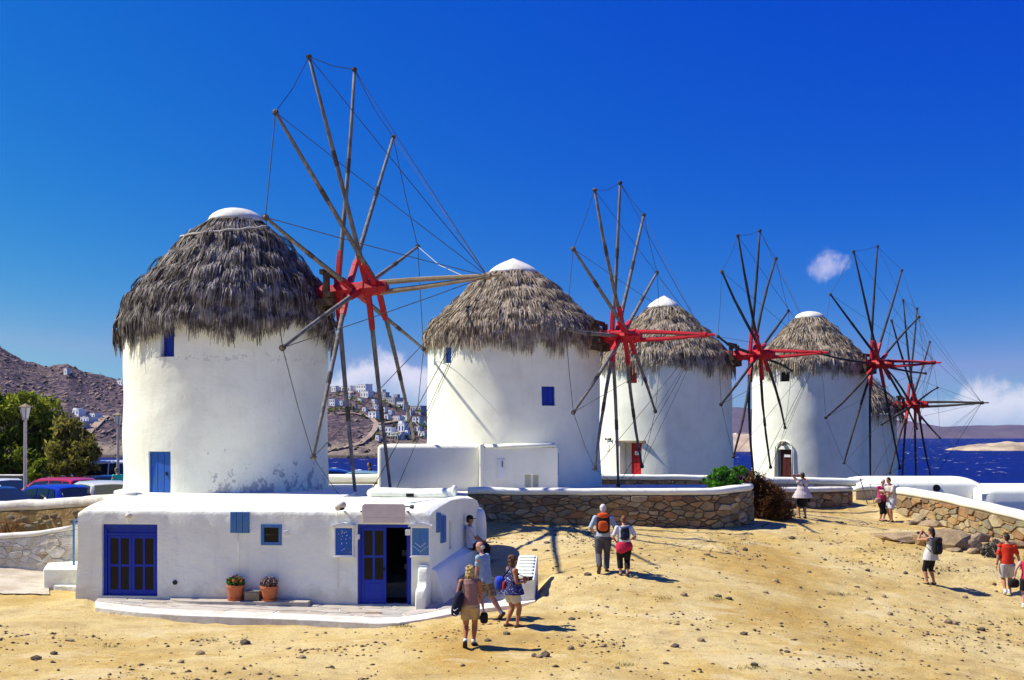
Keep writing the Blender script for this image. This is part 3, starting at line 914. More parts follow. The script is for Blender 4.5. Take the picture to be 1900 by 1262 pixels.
for i, D in enumerate(MILLS):
    c = D['c']
    root = empty('windmill', (c[0], c[1], D['zb']), 0, D['label'], 'windmill', 'thatched windmills in a row above the sea')
    D['root'] = root
    tw = tower_mesh(c, D['zb'], D['zt'], D['r0'], D['r1'], D['m'], root, i * 5.3)
    D['tower'] = tw
    # thatch core, reeds, cap
    P = D['prof']
    mb = MB(); mb.lathe([(max(r - .06, .05), z - .05) for r, z in P[:-1]] + [(D['r1'] + .01, P[-2][1] + .1)], (c[0], c[1], 0), 40,
                        off=[D['ax'] * (1 - min(max((P[0][1] - z) / (P[0][1] - P[-1][1]), 0), 1)) for r, z in P[:-1]] + [0])
    rf = mk('roof', mb, under_m, root, smooth=True)
    v, f = thatch(c, P, D['rows'], D['nc'], D['bl'], D['ln'], 11 + i, D['ax'], D['sag'], .031 if i < 2 else .038, 1.0)
    tag(np_mesh('thatch', v, f, D['th'], rf), kind='stuff')
    r, hgt, z = D['cap']
    mb = MB(); pr = []
    for j in range(9):
        t = j / 8
        if i in (1, 2): pr.append((r * (1 - t ** 1.5) + .001 if j < 8 else .02, z - .05 + hgt * (t ** .85)))
        else: pr.append((max(r * math.cos(t * math.pi / 2), .02), z - .05 + hgt * math.sin(t * math.pi / 2)))
    mb.lathe(pr, (c[0] + D['ax'], c[1], 0), 36, jit=.10 if i == 2 else .045, seed=i * 3)
    cp = mk('roof_cap', mb, cap_white, root, smooth=True)
    wheel(root, c, D['S'], D['spar'], D['bow'], D['red'], D['sr'], D['rr'], D['bend'], i + 1)
    # timber box where the axle leaves the roof
    L, azd = D['S'][0], R(D['S'][1]); zc = D['S'][5]
    n = Vector((math.cos(azd), -math.sin(azd), 0)); t = Vector((-n.y, n.x, 0)); cc = Vector((c[0], c[1], zc))
    mb = MB()
    for s in (-1, 1):
        mb.beam(cc + n * 2.6 + t * .5 * s + Vector((0, 0, -.42)), cc + n * 4.0 + t * .5 * s + Vector((0, 0, -.42)), .2, .22)
        mb.beam(cc + n * 3.78 + t * .5 * s + Vector((0, 0, -.55)), cc + n * 3.78 + t * .5 * s + Vector((0, 0, .55)), .18, .18, n)
    mb.beam(cc + n * 3.9 + t * .7 + Vector((0, 0, -.2)), cc + n * 3.9 - t * .7 + Vector((0, 0, -.2)), .16, .18)
    mb.beam(cc + n * 3.66 + t * .66 + Vector((0, 0, .56)), cc + n * 3.66 - t * .66 + Vector((0, 0, .56)), .14, .16)
    mk('axle_frame', mb, timber, root)

# openings in the towers -------------------------------------------------------
def opening(D, px0, px1, py0, py1, m, depth, name, planks=0, frame=None, arch=False, du=0, wscale=1, panel=None):
    """cut a recess in the tower where the photograph has one and hang a shutter or door in it"""
    c = D['c']; r = D['r1'] + .04
    ang, y = cyl_at((px0 + px1) / 2, c, r)
    obl = abs(math.cos(ang - math.atan2(-c[1], -c[0])))
    w = (px1 - px0) * y / F / max(obl, .35) * wscale
    z1 = CAMZ - (py0 - HY) * y / F; z0 = CAMZ - (py1 - HY) * y / F
    mb = MB(); radial(c, ang, r - depth - .1, r + .6, w, z0, z1, mb)
    if arch:
        pass
    cut(D['tower'], mb)
    return ang, w, z0, z1, r

def panel_door(D, ang, w, z0, z1, rr, m, name, planks=3, handle=True, du=0, pw=None):
    c = D['c']; pw = pw or w
    mb = MB(); radial(c, ang, rr - .06, rr, pw - .02, z0 + .01, z1 - .01, mb, du=du)
    d = mk(name, mb, m, D['root'], bevel=.006)
    for k in range(planks):
        mb = MB(); q = (pw - .12) / planks
        radial(c, ang, rr + .001, rr + .02, q - .02, z0 + .07, z1 - .07, mb, du=du - (pw - .12) / 2 + q * (k + .5))
        mk('plank', mb, m, d, bevel=.006)
    mb = MB()
    radial(c, ang, rr + .002, rr + .035, .055, z0 + .012, z1 - .012, mb, du=du - pw / 2 + .035)
    radial(c, ang, rr + .002, rr + .035, .055, z0 + .012, z1 - .012, mb, du=du + pw / 2 - .035)
    radial(c, ang, rr + .002, rr + .034, pw - .13, z1 - .07, z1 - .013, mb, du=du)
    radial(c, ang, rr + .002, rr + .034, pw - .13, z0 + .013, z0 + .07, mb, du=du)
    mk('frame', mb, m, d, bevel=.006)
    if handle:
        mb = MB(); radial(c, ang, rr + .03, rr + .08, .05, (z0 + z1) / 2 - .05, (z0 + z1) / 2 + .06, mb, du=du + pw * .28)
        mk('handle', mb, iron, d)
    return d

m1, m2, m3, m4, m5 = MILLS
a = opening(m1, 273, 314, 838, 921, blue, .22, 'door'); panel_door(m1, a[0], a[1], a[2], a[3], a[4] - .15, blue_bright, 'door', 3)
a = opening(m1, 296, 321, 606, 662, blue, .4, 'window'); panel_door(m1, a[0], a[1], a[2], a[3], a[4] - .26, blue, 'window_shutter', 1, False)
a = opening(m2, 821, 837, 644, 674, blue, .3, 'window'); panel_door(m2, a[0], a[1], a[2], a[3], a[4] - .2, blue_bright, 'window_shutter', 1, False)
a = opening(m2, 1006, 1031, 717, 753, blue, .3, 'window'); panel_door(m2, a[0], a[1], a[2], a[3], a[4] - .16, blue, 'window_shutter', 2, False)
a = opening(m3, 1161, 1181, 676, 711, red, .4, 'window'); panel_door(m3, a[0], a[1], a[2], a[3], a[4] - .25, red_door, 'window_shutter', 1, False)
a = opening(m3, 1150, 1190, 822, 884, red, .5, 'door'); dd = panel_door(m3, a[0], a[1] * .62, a[2], a[3], a[4] - .38, red, 'door', 3, True, du=a[1] * .18)
mb = MB(); radial(m3['c'], a[0], a[4] - .05, a[4] + .08, a[1] + .5, a[3], a[3] + .12, mb); mk('lintel', mb, wood_tan, m3['root'], bevel=.01)
mb = MB(); radial(m3['c'], a[0], a[4] - .375, a[4] - .34, .36, a[3] - .62, a[3] - .42, mb, du=a[1] * .18); mk('sign_plate', mb, white_paint, dd)
ang, y = cyl_at(1130, m3['c'], 3.5); z = CAMZ - (830 - HY) * y / F
mb = MB(); radial(m3['c'], ang, 3.5, 3.58, .28, z - .18, z + .16, mb); mk('meter_box', mb, white_soft, m3['root'], bevel=.01)
ang, y = cyl_at(1132, m3['c'], 3.5); z = CAMZ - (815 - HY) * y / F
mb = MB(); radial(m3['c'], ang, 3.45, 3.62, .07, z - .04, z + .04, mb); n_ = Vector((math.cos(ang), math.sin(ang), 0)); t_ = Vector((-n_.y, n_.x, 0))
q = Vector((m3['c'][0], m3['c'][1], z)) + n_ * 3.62; mb.beam(q - t_ * .22, q + t_ * .22, .035, .035)
for s in (-1, 1): mb.box(q + t_ * .22 * s, (.07, .07, .12))
mk('wall_lamp', mb, iron, m3['root'])
a = opening(m4, 1446, 1464, 690, 708, red, .4, 'window'); panel_door(m4, a[0], a[1], a[2], a[3], a[4] - .3, inside_dark, 'window_shutter', 1, False)  # near-black panel paints the shade inside this window
a = opening(m4, 1441, 1468, 834, 888, red, .35, 'door')
panel_door(m4, a[0], a[1] * .80, a[2], a[3], a[4] - .2, brown_door, 'door', 2, True, du=a[1] * .10)
mb = MB()     # rounded arch moulding over the door
n_ = Vector((math.cos(a[0]), math.sin(a[0]), 0)); t_ = Vector((-n_.y, n_.x, 0)); cc = Vector((m4['c'][0], m4['c'][1], a[3]))
pts = [cc + n_ * 3.53 + t_ * (math.cos(q) * (a[1] / 2 + .08)) + Vector((0, 0, math.sin(q) * .5)) for q in np.linspace(0, math.pi, 13)]
mb.tube([cc + n_ * 3.53 + t_ * (a[1] / 2 + .08) - Vector((0, 0, 1.8))] + pts + [cc + n_ * 3.53 - t_ * (a[1] / 2 + .08) - Vector((0, 0, 1.8))], .045, 6)
mk('door_arch', mb, white_soft, m4['root'], smooth=True)
mb = MB(); mb.ball(cc + n_ * 3.62 + Vector((0, 0, .34)), (.12, .12, .15), 10, 6); mb.beam(cc + n_ * 3.5 + Vector((0, 0, .45)), cc + n_ * 3.64 + Vector((0, 0, .45)), .05, .05)
mk('wall_lamp', mb, wood_tan, m4['root'], smooth=True)
mb = MB(); radial(m4['c'], a[0], a[4] - .175, a[4] - .14, .40, a[3] - .46, a[3] - .30, mb, du=a[1] * .16); mk('sign_plate', mb, white_paint, m4['root'])
for D in MILLS: smooth_angle(D['tower'], 35)

# rope tied round the thatch of the nearest mill
mb = MB(); c = m1['c']; pts = []
for k in range(26):
    a = R(-178) + R(150) * k / 25
    z = 11.15 + .34 * (k / 25) - .22 * math.sin(math.pi * k / 25)
    r = np.interp(-z, [-11.78, -11.12, -10.1], [.85, 1.62, 2.70]) + .17 + .03 * math.sin(k * 2.1)
    pts.append((c[0] + .28 + r * math.cos(a), c[1] + r * math.sin(a), z + .02 * math.sin(k * 1.7)))
mb.tube(pts, .035, 5)
mk('thatch_rope', mb, rope_pale, m1['root'], smooth=True)
# ------------------------------------------------------------------ rubble walls, flagstones
def clip_poly(P, a, b, c):
    """keep the side a*x+b*y<=c"""
    out = []
    n = len(P)
    for i in range(n):
        p, q = P[i], P[(i + 1) % n]
        dp = a * p[0] + b * p[1] - c; dq = a * q[0] + b * q[1] - c
        if dp <= 0: out.append(p)
        if dp * dq < 0:
            t = dp / (dp - dq)
            out.append((p[0] + (q[0] - p[0]) * t, p[1] + (q[1] - p[1]) * t))
    return out

def cells(L, H, n, stretch, rg, relax=0):
    """irregular stones filling a rectangle L x H"""
    Hs = H * stretch
    S = np.stack([rg.uniform(0, L, n), rg.uniform(0, Hs, n)], 1)
    if relax == 0:      # a few big blocks among many small ones
        for _ in range(3):
            i = rg.integers(0, n, n // 5)
            for q in i:
                d = S - S[q]; r = np.sqrt((d ** 2).sum(1)); m = (r < .42) & (r > 0)
                S[m] += d[m] / r[m][:, None] * (.42 - r[m])[:, None] * .5
        S = np.clip(S, [0.01, 0.01], [L - .01, Hs - .01])
    w = rg.uniform(-.03, .03, n)
    for it in range(relax + 1):
        out = []
        for i in range(n):
            P = [(0, 0), (L, 0), (L, Hs), (0, Hs)]
            d = ((S - S[i]) ** 2).sum(1)
            for j in np.argsort(d)[1:22]:
                dx, dy = S[j] - S[i]
                m = (S[i] + S[j]) / 2
                P = clip_poly(P, dx, dy, dx * m[0] + dy * m[1] + w[i] * (1 if it == relax else 0) - (w[j] if it == relax else 0))
                if len(P) < 3: break
            out.append(P)
        if it < relax:
            for i, P in enumerate(out):
                if len(P) >= 3:
                    q = np.array(P).mean(0); S[i] = S[i] * .5 + q * .5
    return [[(x, y / stretch) for x, y in P] for P in out if len(P) >= 3]

def shrink(P, k):
    cx = sum(p[0] for p in P) / len(P); cy = sum(p[1] for p in P) / len(P)
    out = []
    for x, y in P:
        d = math.hypot(x - cx, y - cy) + 1e-6
        f = max((d - k) / d, .3)
        out.append((cx + (x - cx) * f, cy + (y - cy) * f))
    return out

def soften(P):
    """cut the corners of a stone"""
    out = []
    n = len(P)
    for i in range(n):
        a, b, c = P[i - 1], P[i], P[(i + 1) % n]
        out.append((b[0] + (a[0] - b[0]) * .13, b[1] + (a[1] - b[1]) * .13))
        out.append((b[0] + (c[0] - b[0]) * .13, b[1] + (c[1] - b[1]) * .13))
    return out

def area(P):
    return abs(sum(P[i][0] * P[(i + 1) % len(P)][1] - P[(i + 1) % len(P)][0] * P[i][1] for i in range(len(P)))) / 2

stone_m = [mat('rubble_%s' % k, c, c2, 3.5, .95, .9, 9, .04, fine=.35) for k, c, c2 in (
    ('tan', (.44, .315, .165), (.31, .215, .11)), ('ochre', (.52, .35, .155), (.38, .24, .10)), ('grey', (.35, .30, .145), (.25, .215, .165)),
    ('brown', (.29, .20, .11), (.20, .135, .075)), ('pale', (.56, .45, .28), (.42, .32, .19)), ('rust', (.44, .25, .115), (.32, .17, .08)))]
stone_white = [mat('washed_stone_%s' % k, c, c2, 3, .95, .9, 8, .04, fine=.25) for k, c, c2 in (
    ('chalk', (.74, .70, .62), (.58, .51, .40)), ('cream', (.66, .58, .44), (.48, .39, .26)), ('bare', (.45, .36, .25), (.33, .25, .16)))]
mortar = mat('wall_core_earth', (.19, .135, .075), (.12, .085, .05), 4, 1, .6, 12, .03)
mortar_pale = mat('pale_mortar', (.58, .50, .38), (.45, .37, .26), 4, 1, .8, 9, .04)

def path_frame(path):
    pts = [Vector((p[0], p[1], 0)) for p in path]
    S = [0]
    for a, b in zip(pts, pts[1:]): S.append(S[-1] + (b - a).length)
    def at(u):
        u = min(max(u, 0), S[-1])
        for i in range(len(pts) - 1):
            if u <= S[i + 1] or i == len(pts) - 2:
                t = (u - S[i]) / (S[i + 1] - S[i])
                p = pts[i].lerp(pts[i + 1], t)
                # blended normal so that stones turn round bends
                def nn(k):
                    k = min(max(k, 0), len(pts) - 2); d = (pts[k + 1] - pts[k]).normalized(); return Vector((d.y, -d.x, 0))
                n = nn(i)
                if t < .5: n = (nn(i - 1) * (.5 - t) + n * (.5 + t)).normalized()
                else: n = (nn(i + 1) * (t - .5) + n * (1.5 - t)).normalized()
                zb = path[i][2] + (path[i + 1][2] - path[i][2]) * t
                zt = path[i][3] + (path[i + 1][3] - path[i][3]) * t
                return p, n, zb, zt
    return at, S[-1]

def stone_wall(path, n, thick, cap_h, label, cap_m=None, mats=None, seed=0, joint=.022, proud=.05, stretch=1.7, core_m=None, step=.35, over=.05, weights=None, cat='stone wall', cap_round=.06, group=None, back=None):
    """path: (x, y, z foot, z top) running so that the face is on its right-hand side (towards the camera)"""
    rg = np.random.default_rng(seed)
    at, L = path_frame(path)
    H = max(p[3] - p[2] for p in path) - cap_h
    p0 = at(0)
    root = empty('stone_wall', (p0[0].x, p0[0].y, p0[2]), 0, label, cat, group)
    us = np.linspace(0, L, max(2, int(L / step) + 1))
    # earth core
    mb = MB(); V = []
    for u in us:
        p, nn, zb, zt = at(u)
        zc = zt - cap_h + .02
        for q, z in ((0, zb - .5), (0, zc), (-thick, zc), (-thick, zb - .5)):
            w = p + nn * q; V.append((w.x, w.y, z))
    k = len(us)
    Fs = [(i * 4 + a, i * 4 + (a + 1) % 4, (i + 1) * 4 + (a + 1) % 4, (i + 1) * 4 + a) for i in range(k - 1) for a in range(4)]
    Fs += [(0, 3, 2, 1), tuple((k - 1) * 4 + a for a in range(4))]
    mb.add(V, Fs); mk('wall_core', mb, core_m or mortar, root)
    # coping
    if cap_h > 0:
        mb = MB(); V = []
        prof = []
        a, h = thick / 2 + over, cap_h
        for q in range(12):
            t = 2 * math.pi * (q + .5) / 12
            prof.append((math.copysign(abs(math.cos(t)) ** .45, math.cos(t)) * a, math.copysign(abs(math.sin(t)) ** .6, math.sin(t)) * h / 2))
        for i, u in enumerate(us):
            p, nn, zb, zt = at(u)
            j1 = noise.noise(Vector((u * .7, seed, 3))) * .035; j2 = noise.noise(Vector((u * .9, seed, 9))) * .03
            for o_, z_ in prof:
                w = p + nn * (o_ - thick / 2 + j1); V.append((w.x, w.y, zt - h / 2 + z_ + j2))
        m = len(prof)
        Fs = [(i * m + a, i * m + (a + 1) % m, (i + 1) * m + (a + 1) % m, (i + 1) * m + a) for i in range(k - 1) for a in range(m)]
        Fs += [tuple(reversed(range(m))), tuple((k - 1) * m + a for a in range(m))]
        mb.add(V, Fs); mk('cap', mb, cap_m or white, root, smooth=True)
    # the stones
    mats = mats or stone_m
    cs = sorted(cells(L, H, n, stretch, rg), key=area, reverse=True)
    for P in cs:
        P = soften(shrink(P, joint * rg.uniform(.7, 1.3)))
        if area(P) < .0025: continue
        pr = proud * rg.uniform(.3, 1.6); sk = rg.normal(0, .12, 2)
        A = []; B = []; C = []
        cx = sum(p[0] for p in P) / len(P); cy = sum(p[1] for p in P) / len(P)
        P2 = shrink(P, .022)
        def place(u, v, dep):
            p, nn, zb, zt = at(u)
            w = p + nn * dep
            return (w.x, w.y, zb - .06 + v / H * (zt - cap_h - zb + .06))
        for (u, v), (u2, v2) in zip(P, P2):
            A.append(place(u, v, -.03)); B.append(place(u, v, pr * .55)); C.append(place(u2, v2, pr + (u2 - cx) * sk[0] * .3 + (v2 - cy) * sk[1] * .3))
        nP = len(P)
        mb = MB()
        Fs = [(a, (a + 1) % nP, nP + (a + 1) % nP, nP + a) for a in range(nP)] + [(nP + a, nP + (a + 1) % nP, 2 * nP + (a + 1) % nP, 2 * nP + a) for a in range(nP)] + [tuple(2 * nP + a for a in range(nP))]
        mb.add(A + B + C, Fs)
        mm = mats[int(rg.choice(len(mats), p=weights))] if weights else mats[int(rg.integers(len(mats)))]
        mk('stone', mb, mm, root, smooth=False, fix=False)
    return root

def wp(px, pyb, pyt, d):
    """wall point: foot and top heights read at depth d"""
    return ((px - CX) * d / F, d, CAMZ - (pyb - HY) * d / F, CAMZ - (pyt - HY) * d / F)

# A: the long wall behind the strollers, turning back at its right-hand end
stone_wall([wp(868, 970, 905, 40.0), wp(1000, 974, 906, 40.0), wp(1150, 979, 907, 40.0), wp(1270, 986, 907, 40.0), wp(1325, 989, 906, 40.1), wp(1365, 985, 903, 40.5), wp(1390, 974, 899, 41.6), wp(1396, 968, 897, 42.6)],
           270, .5, .24, 'long brown rubble wall with rounded white coping behind the couple with rucksacks', seed=3, proud=.06, joint=.016, stretch=2.1, weights=[.25, .2, .22, .2, .08, .05])
# C: short wall beyond the photographing woman, its right end broken off
stone_wall([wp(1425, 945, 904, 46.8), wp(1500, 946, 905, 47.4), wp(1582, 950, 903, 48.4)], 62, .7, .22, 'short rubble wall with a pale flat coping behind the woman in white taking a picture', seed=5, proud=.06, cap_m=white_old, over=.03)
# D: sloping wall on the right
stone_wall([wp(1664, 960, 904, 47.2), wp(1730, 968, 914, 45.2), wp(1800, 985, 929, 43.0), wp(1870, 1004, 945, 41.2), wp(1960, 1030, 966, 39.3), wp(2080, 1060, 990, 37.0)],
           150, .5, .30, 'sloping rubble wall with broad white coping running down towards the right edge', seed=6, proud=.07)
# B: low wall in front of the third mill
stone_wall([wp(1100, 906, 880, 55.0), wp(1210, 906, 881, 55.0), wp(1325, 908, 882, 55.0)], 44, .5, .26, 'low rubble wall with white coping at the foot of the mill with the red door', seed=8, proud=.05)
# E: low wall seen between the first two mills
stone_wall([wp(590, 906, 881, 49.4), wp(700, 907, 880, 49.4), wp(745, 907, 880, 49.4)], 34, .5, .38, 'low wall with thick white coping in front of two parked cars, between the first two mills', seed=9, proud=.05)
# the retaining wall of the car park and the whitened wall before it
def plain_wall(path, thick, label, m, cap_m, cap_h, name='retaining_wall', over=.03, seed=0, cat='wall', bumps=.03):
    at, L = path_frame(path); root = empty(name, (path[0][0], path[0][1], path[0][2]), 0, label, cat)
    us = np.linspace(0, L, int(L / .3) + 2); V = []; nz = 5
    for u in us:
        p, nn, zb, zt = at(u)
        col = []
        for j in range(nz + 1):
            z = zb - .3 + (zt - cap_h - zb + .3) * j / nz
            w = p + nn * (bumps * 2 * noise.noise(Vector((u * .8, z * 1.2, seed))))
            col.append((w.x, w.y, z))
        w = p - nn * thick
        col += [(w.x, w.y, zt - cap_h), (w.x, w.y, zb - .3)]
        V += col
    m_ = nz + 3; k = len(us)
    Fs = [(i * m_ + a, i * m_ + (a + 1) % m_, (i + 1) * m_ + (a + 1) % m_, (i + 1) * m_ + a) for i in range(k - 1) for a in range(m_)]
    Fs += [tuple(reversed(range(m_))), tuple((k - 1) * m_ + a for a in range(m_))]
    mb = MB(); mb.add(V, Fs); mk('wall_face', mb, m, root, smooth=False)
    if cap_h:
        V = []; prof = []
        a, h = thick / 2 + over, cap_h
        for q in range(12):
            t = 2 * math.pi * (q + .5) / 12
            prof.append((math.copysign(abs(math.cos(t)) ** .6, math.cos(t)) * a, math.copysign(abs(math.sin(t)) ** .7, math.sin(t)) * h / 2))
        for u in us:
            p, nn, zb, zt = at(u)
            j1 = noise.noise(Vector((u * .9, seed, 3))) * .05; j2 = noise.noise(Vector((u * 1.3, seed, 9))) * .05
            for o_, z_ in prof:
                w = p + nn * (o_ - thick / 2 + j1); V.append((w.x, w.y, zt - h / 2 + z_ + j2))
        m_ = len(prof)
        Fs = [(i * m_ + a, i * m_ + (a + 1) % m_, (i + 1) * m_ + (a + 1) % m_, (i + 1) * m_ + a) for i in range(k - 1) for a in range(m_)]
        Fs += [tuple(reversed(range(m_))), tuple((k - 1) * m_ + a for a in range(m_))]
        mb = MB(); mb.add(V, Fs); mk('cap', mb, cap_m, root, smooth=True)
    return root, at, L
RW, rat, rL = plain_wall([wp(-260, 1000, 938, 39.4), wp(0, 988, 930, 38.6), wp(70, 984, 927, 38.2), wp(150, 975, 921, 37.4), wp(205, 962, 916, 36.5), wp(236, 950, 914, 35.9)], .55,
                         'ochre retaining wall with a whitened top below the parked cars', ochre, white_old, .36, seed=2)
rg = np.random.default_rng(41)
for k in range(40):           # stones showing through the render
    u = rg.uniform(5, rL - .4); v = rg.uniform(.05, .75); p, nn, zb, zt = rat(u)
    q = p + nn * .0; s = rg.uniform(.05, .14)
    mb = MB(); mb.ball((q.x, q.y, zb + v * (zt - .36 - zb)), (s * 1.4, .05, s * .7), 8, 5, jit=.35, seed=k)
    mk('stone', mb, stone_m[int(rg.integers(4))], RW, smooth=False)
stone_wall([wp(-240, 1056, 1000, 35.6), wp(0, 1047, 991, 35.4), wp(70, 1046, 986, 35.2), wp(108, 1045, 978, 35.0), wp(139, 1040, 973, 34.9)], 120, .5, .16, 'low whitewashed rubble wall left of the shop with a rounded end', cap_m=white_old, mats=stone_white,
           weights=[.94, .05, .01], core_m=stone_white[0], seed=12, proud=.035, joint=.004, cat='stone wall', cap_round=.1)

# ------------------------------------------------------------------ the shop
A = W(147, 1100, 31.25); A.z = 0
B = W(797, 1120, 30.45); B.z = 0
e = (B - A).normalized(); HWID = (B - A).length
rz = math.atan2(e.y, e.x)
HOUSE = empty('whitewashed_shop', (A.x, A.y, 0), rz, 'low whitewashed flat-roofed shop with blue doors and blue shutters', 'shop')
ein = Vector((-e.y, e.x, 0))          # into the house

def fac(px, py, dep=0):
    """local (u, z) on the facade (or on the plane dep metres behind it) seen at a pixel"""
    k = (px - CX) / F
    a0 = A + ein * dep
    # (k*d, d) = a0 + e*u
    det = k * (-e.y) + e.x * 1
    # solve k*d - e.x*u = a0.x ; d - e.y*u = a0.y
    D = k * (-e.y) + e.x
    d = (a0.x * (-e.y) + e.x * a0.y) / D
    u = (k * a0.y - a0.x) / (e.x - k * e.y)
    d = a0.y + e.y * u
    return u, CAMZ - (py - HY) * d / F

def frect(x0, x1, y0, y1, dep=0):
    ym = (y0 + y1) / 2; xm = (x0 + x1) / 2
    u0, _ = fac(x0, ym, dep); u1, _ = fac(x1, ym, dep)
    _, z1 = fac(xm, y0, dep); _, z0 = fac(xm, y1, dep)
    return u0, u1, z0, z1

nu = 64
prof = [(0, -.6), (0, .3), (0, .8), (0, 1.4), (0, 1.9), (0, 2.40), (.012, 2.47), (.05, 2.515), (.35, 2.555), (1.0, 2.60), (2.0, 2.635), (3.2, 2.66), (4.3, 2.66), (4.75, 2.58), (4.95, 2.40), (5.0, 1.5), (5.0, -.6)]
V = []
for i in range(nu + 1):
    t = i / nu
    for (y, z) in prof:
        x0 = -.20 * y + (-.04 if z > .5 else -.10); x1 = HWID + .145 * y
        # rounded roof edge at both ends
        edge = 0
        if z > 2.3:
            dx = min(t * HWID, (1 - t) * HWID)
            edge = -.10 * max(0, 1 - dx / .14) ** 2
        x = x0 + (x1 - x0) * t
        if y > .1 and z > 2.3 and t > .9: edge += .16 * ((t - .9) / .1) ** 2 * math.sin(min(y / 4.2, 1) * math.pi * .9)
        w = .022 * noise.noise(Vector((x * .9, z * 1.1, y * .8))) + .012 * noise.noise(Vector((x * 2.6, z * 2.6, 5)))
        V.append((x, y + w, z + edge + (.015 * noise.noise(Vector((x * 1.7, y, 8))) if z > 2 else 0)))
m_ = len(prof)
mb = MB(); mb.add(V, [(i * m_ + a, i * m_ + (a + 1) % m_, (i + 1) * m_ + (a + 1) % m_, (i + 1) * m_ + a) for i in range(nu) for a in range(m_)] + [tuple(range(m_)), tuple(reversed([nu * m_ + a for a in range(m_)]))])
wall = mk('wall', mb, white_house, HOUSE, world=False)
LD = frect(189, 292, 973, 1106); RD = frect(663, 763, 973, 1122); WN = frect(484, 523, 973, 1012)
def hole(r, dep, grow=0):
    mb = MB(); mb.bx(r[0] - grow, r[1] + grow, -.4, dep, r[2] - grow, r[3] + grow); cut(wall, mb, world=False)
hole(LD, .24); hole(WN, .18)
LDz, RDz = LD[2], RD[2]
mb = MB(); mb.bx(RD[0], RD[1], -.4, .3, RD[2], RD[3]); cut(wall, mb, world=False)
xm = RD[0] + (RD[1] - RD[0]) * .50
mb = MB(); mb.bx(RD[0] + .1, RD[1] - .04, .2, 3.2, RD[2], RD[3] - .05); cut(wall, mb, world=False)
smooth_angle(wall, 50)

def hp_(name, mb, m, parent=HOUSE, bevel=0, smooth=False, label=None):
    o = mk(name, mb, m, parent, world=False, bevel=bevel, smooth=smooth)
    if label: o['label'] = label
    return o
# near-black lining added to paint the shade of the room behind the open door
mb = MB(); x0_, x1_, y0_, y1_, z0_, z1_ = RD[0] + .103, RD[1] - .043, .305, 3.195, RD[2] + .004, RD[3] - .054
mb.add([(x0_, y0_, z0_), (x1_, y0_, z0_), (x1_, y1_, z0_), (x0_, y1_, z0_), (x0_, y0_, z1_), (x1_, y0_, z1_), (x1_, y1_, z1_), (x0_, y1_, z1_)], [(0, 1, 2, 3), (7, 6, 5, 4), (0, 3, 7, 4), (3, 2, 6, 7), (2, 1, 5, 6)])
hp_('shade_lining', mb, inside_dark)
mb = MB(); mb.bx(RD[0] + .12, RD[1] - .06, .31, 3.19, RD[2] - .02, RD[2] + .005); hp_('shop_floor', mb, inside_dark)
mb = MB()
for q in (.28, .62, 1.0): mb.bx(xm + .03, RD[1] - .08, 2.2, 2.5, RD[2] + q, RD[2] + q + .03)
sh = hp_('display_shelf', mb, timber)
rg = random.Random(5)
mb = MB()
for k in range(22):
    z = RD[2] + rg.choice((.31, .65, 1.03)); mb.lathe([(.035, 0), (.05, .06), (.03, .12), (.04, .15)], (rg.uniform(xm + .08, RD[1] - .14), 2.28, z), 7)
hp_('souvenirs', mb, white_old, sh)

def leaf(u0, u1, z0, z1, y, parent, low_panel):
    """a glazed door leaf with four tall panes"""
    th = .045; fw = .075
    mb = MB()
    mb.bx(u0, u0 + fw, y, y + th, z0, z1); mb.bx(u1 - fw, u1, y, y + th, z0, z1)
    mb.bx(u0 + fw, u1 - fw, y, y + th, z1 - fw, z1); mb.bx(u0 + fw, u1 - fw, y, y + th, z0, z0 + low_panel)
    d = hp_('door', mb, blue, parent, bevel=.005)
    zm = z0 + low_panel + (z1 - fw - z0 - low_panel) * .47
    mb = MB(); um = (u0 + u1) / 2
    mb.bx(um - .03, um + .03, y + .004, y + th - .003, z0 + low_panel, z1 - fw); mb.bx(u0 + fw, um - .03, y + .005, y + th - .004, zm - .03, zm + .03); mb.bx(um + .03, u1 - fw, y + .005, y + th - .004, zm - .03, zm + .03)
    hp_('glazing_bar', mb, blue, d)
    for a, b in ((u0 + fw, um - .03), (um + .03, u1 - fw)):
        for c, dd in ((z0 + low_panel, zm - .03), (zm + .03, z1 - fw)):
            mb = MB(); mb.bx(a, b, y + .02, y + .026, c, dd); hp_('pane', mb, glass_dark, d)
    if low_panel > .3:
        mb = MB(); mb.bx(u0 + .13, u1 - .13, y - .012, y - .001, z0 + .1, z0 + low_panel - .1); hp_('door_panel', mb, blue, d, bevel=.008)
    return d

# left pair of doors
u0, u1, z0, z1 = LD; g = .09
mb = MB(); mb.bx(u0 + .002, u0 + g, .10, .22, z0, z1 - .002); mb.bx(u1 - g, u1 - .002, .10, .22, z0, z1 - .002); mb.bx(u0 + g, u1 - g, .10, .22, z1 - .12, z1 - .003); mb.bx(u0 + g, u1 - g, .11, .215, z1 - .30, z1 - .24)
hp_('door_frame', mb, blue, bevel=.006)
mb = MB(); mb.bx(u0 + g, u1 - g, .15, .19, z1 - .24, z1 - .12); hp_('door_fascia', mb, blue)
um = (u0 + u1) / 2
leaf(u0 + g + .004, um - .003, z0 + .01, z1 - .305, .14, HOUSE, .14); leaf(um + .003, u1 - g - .004, z0 + .01, z1 - .305, .14, HOUSE, .14)
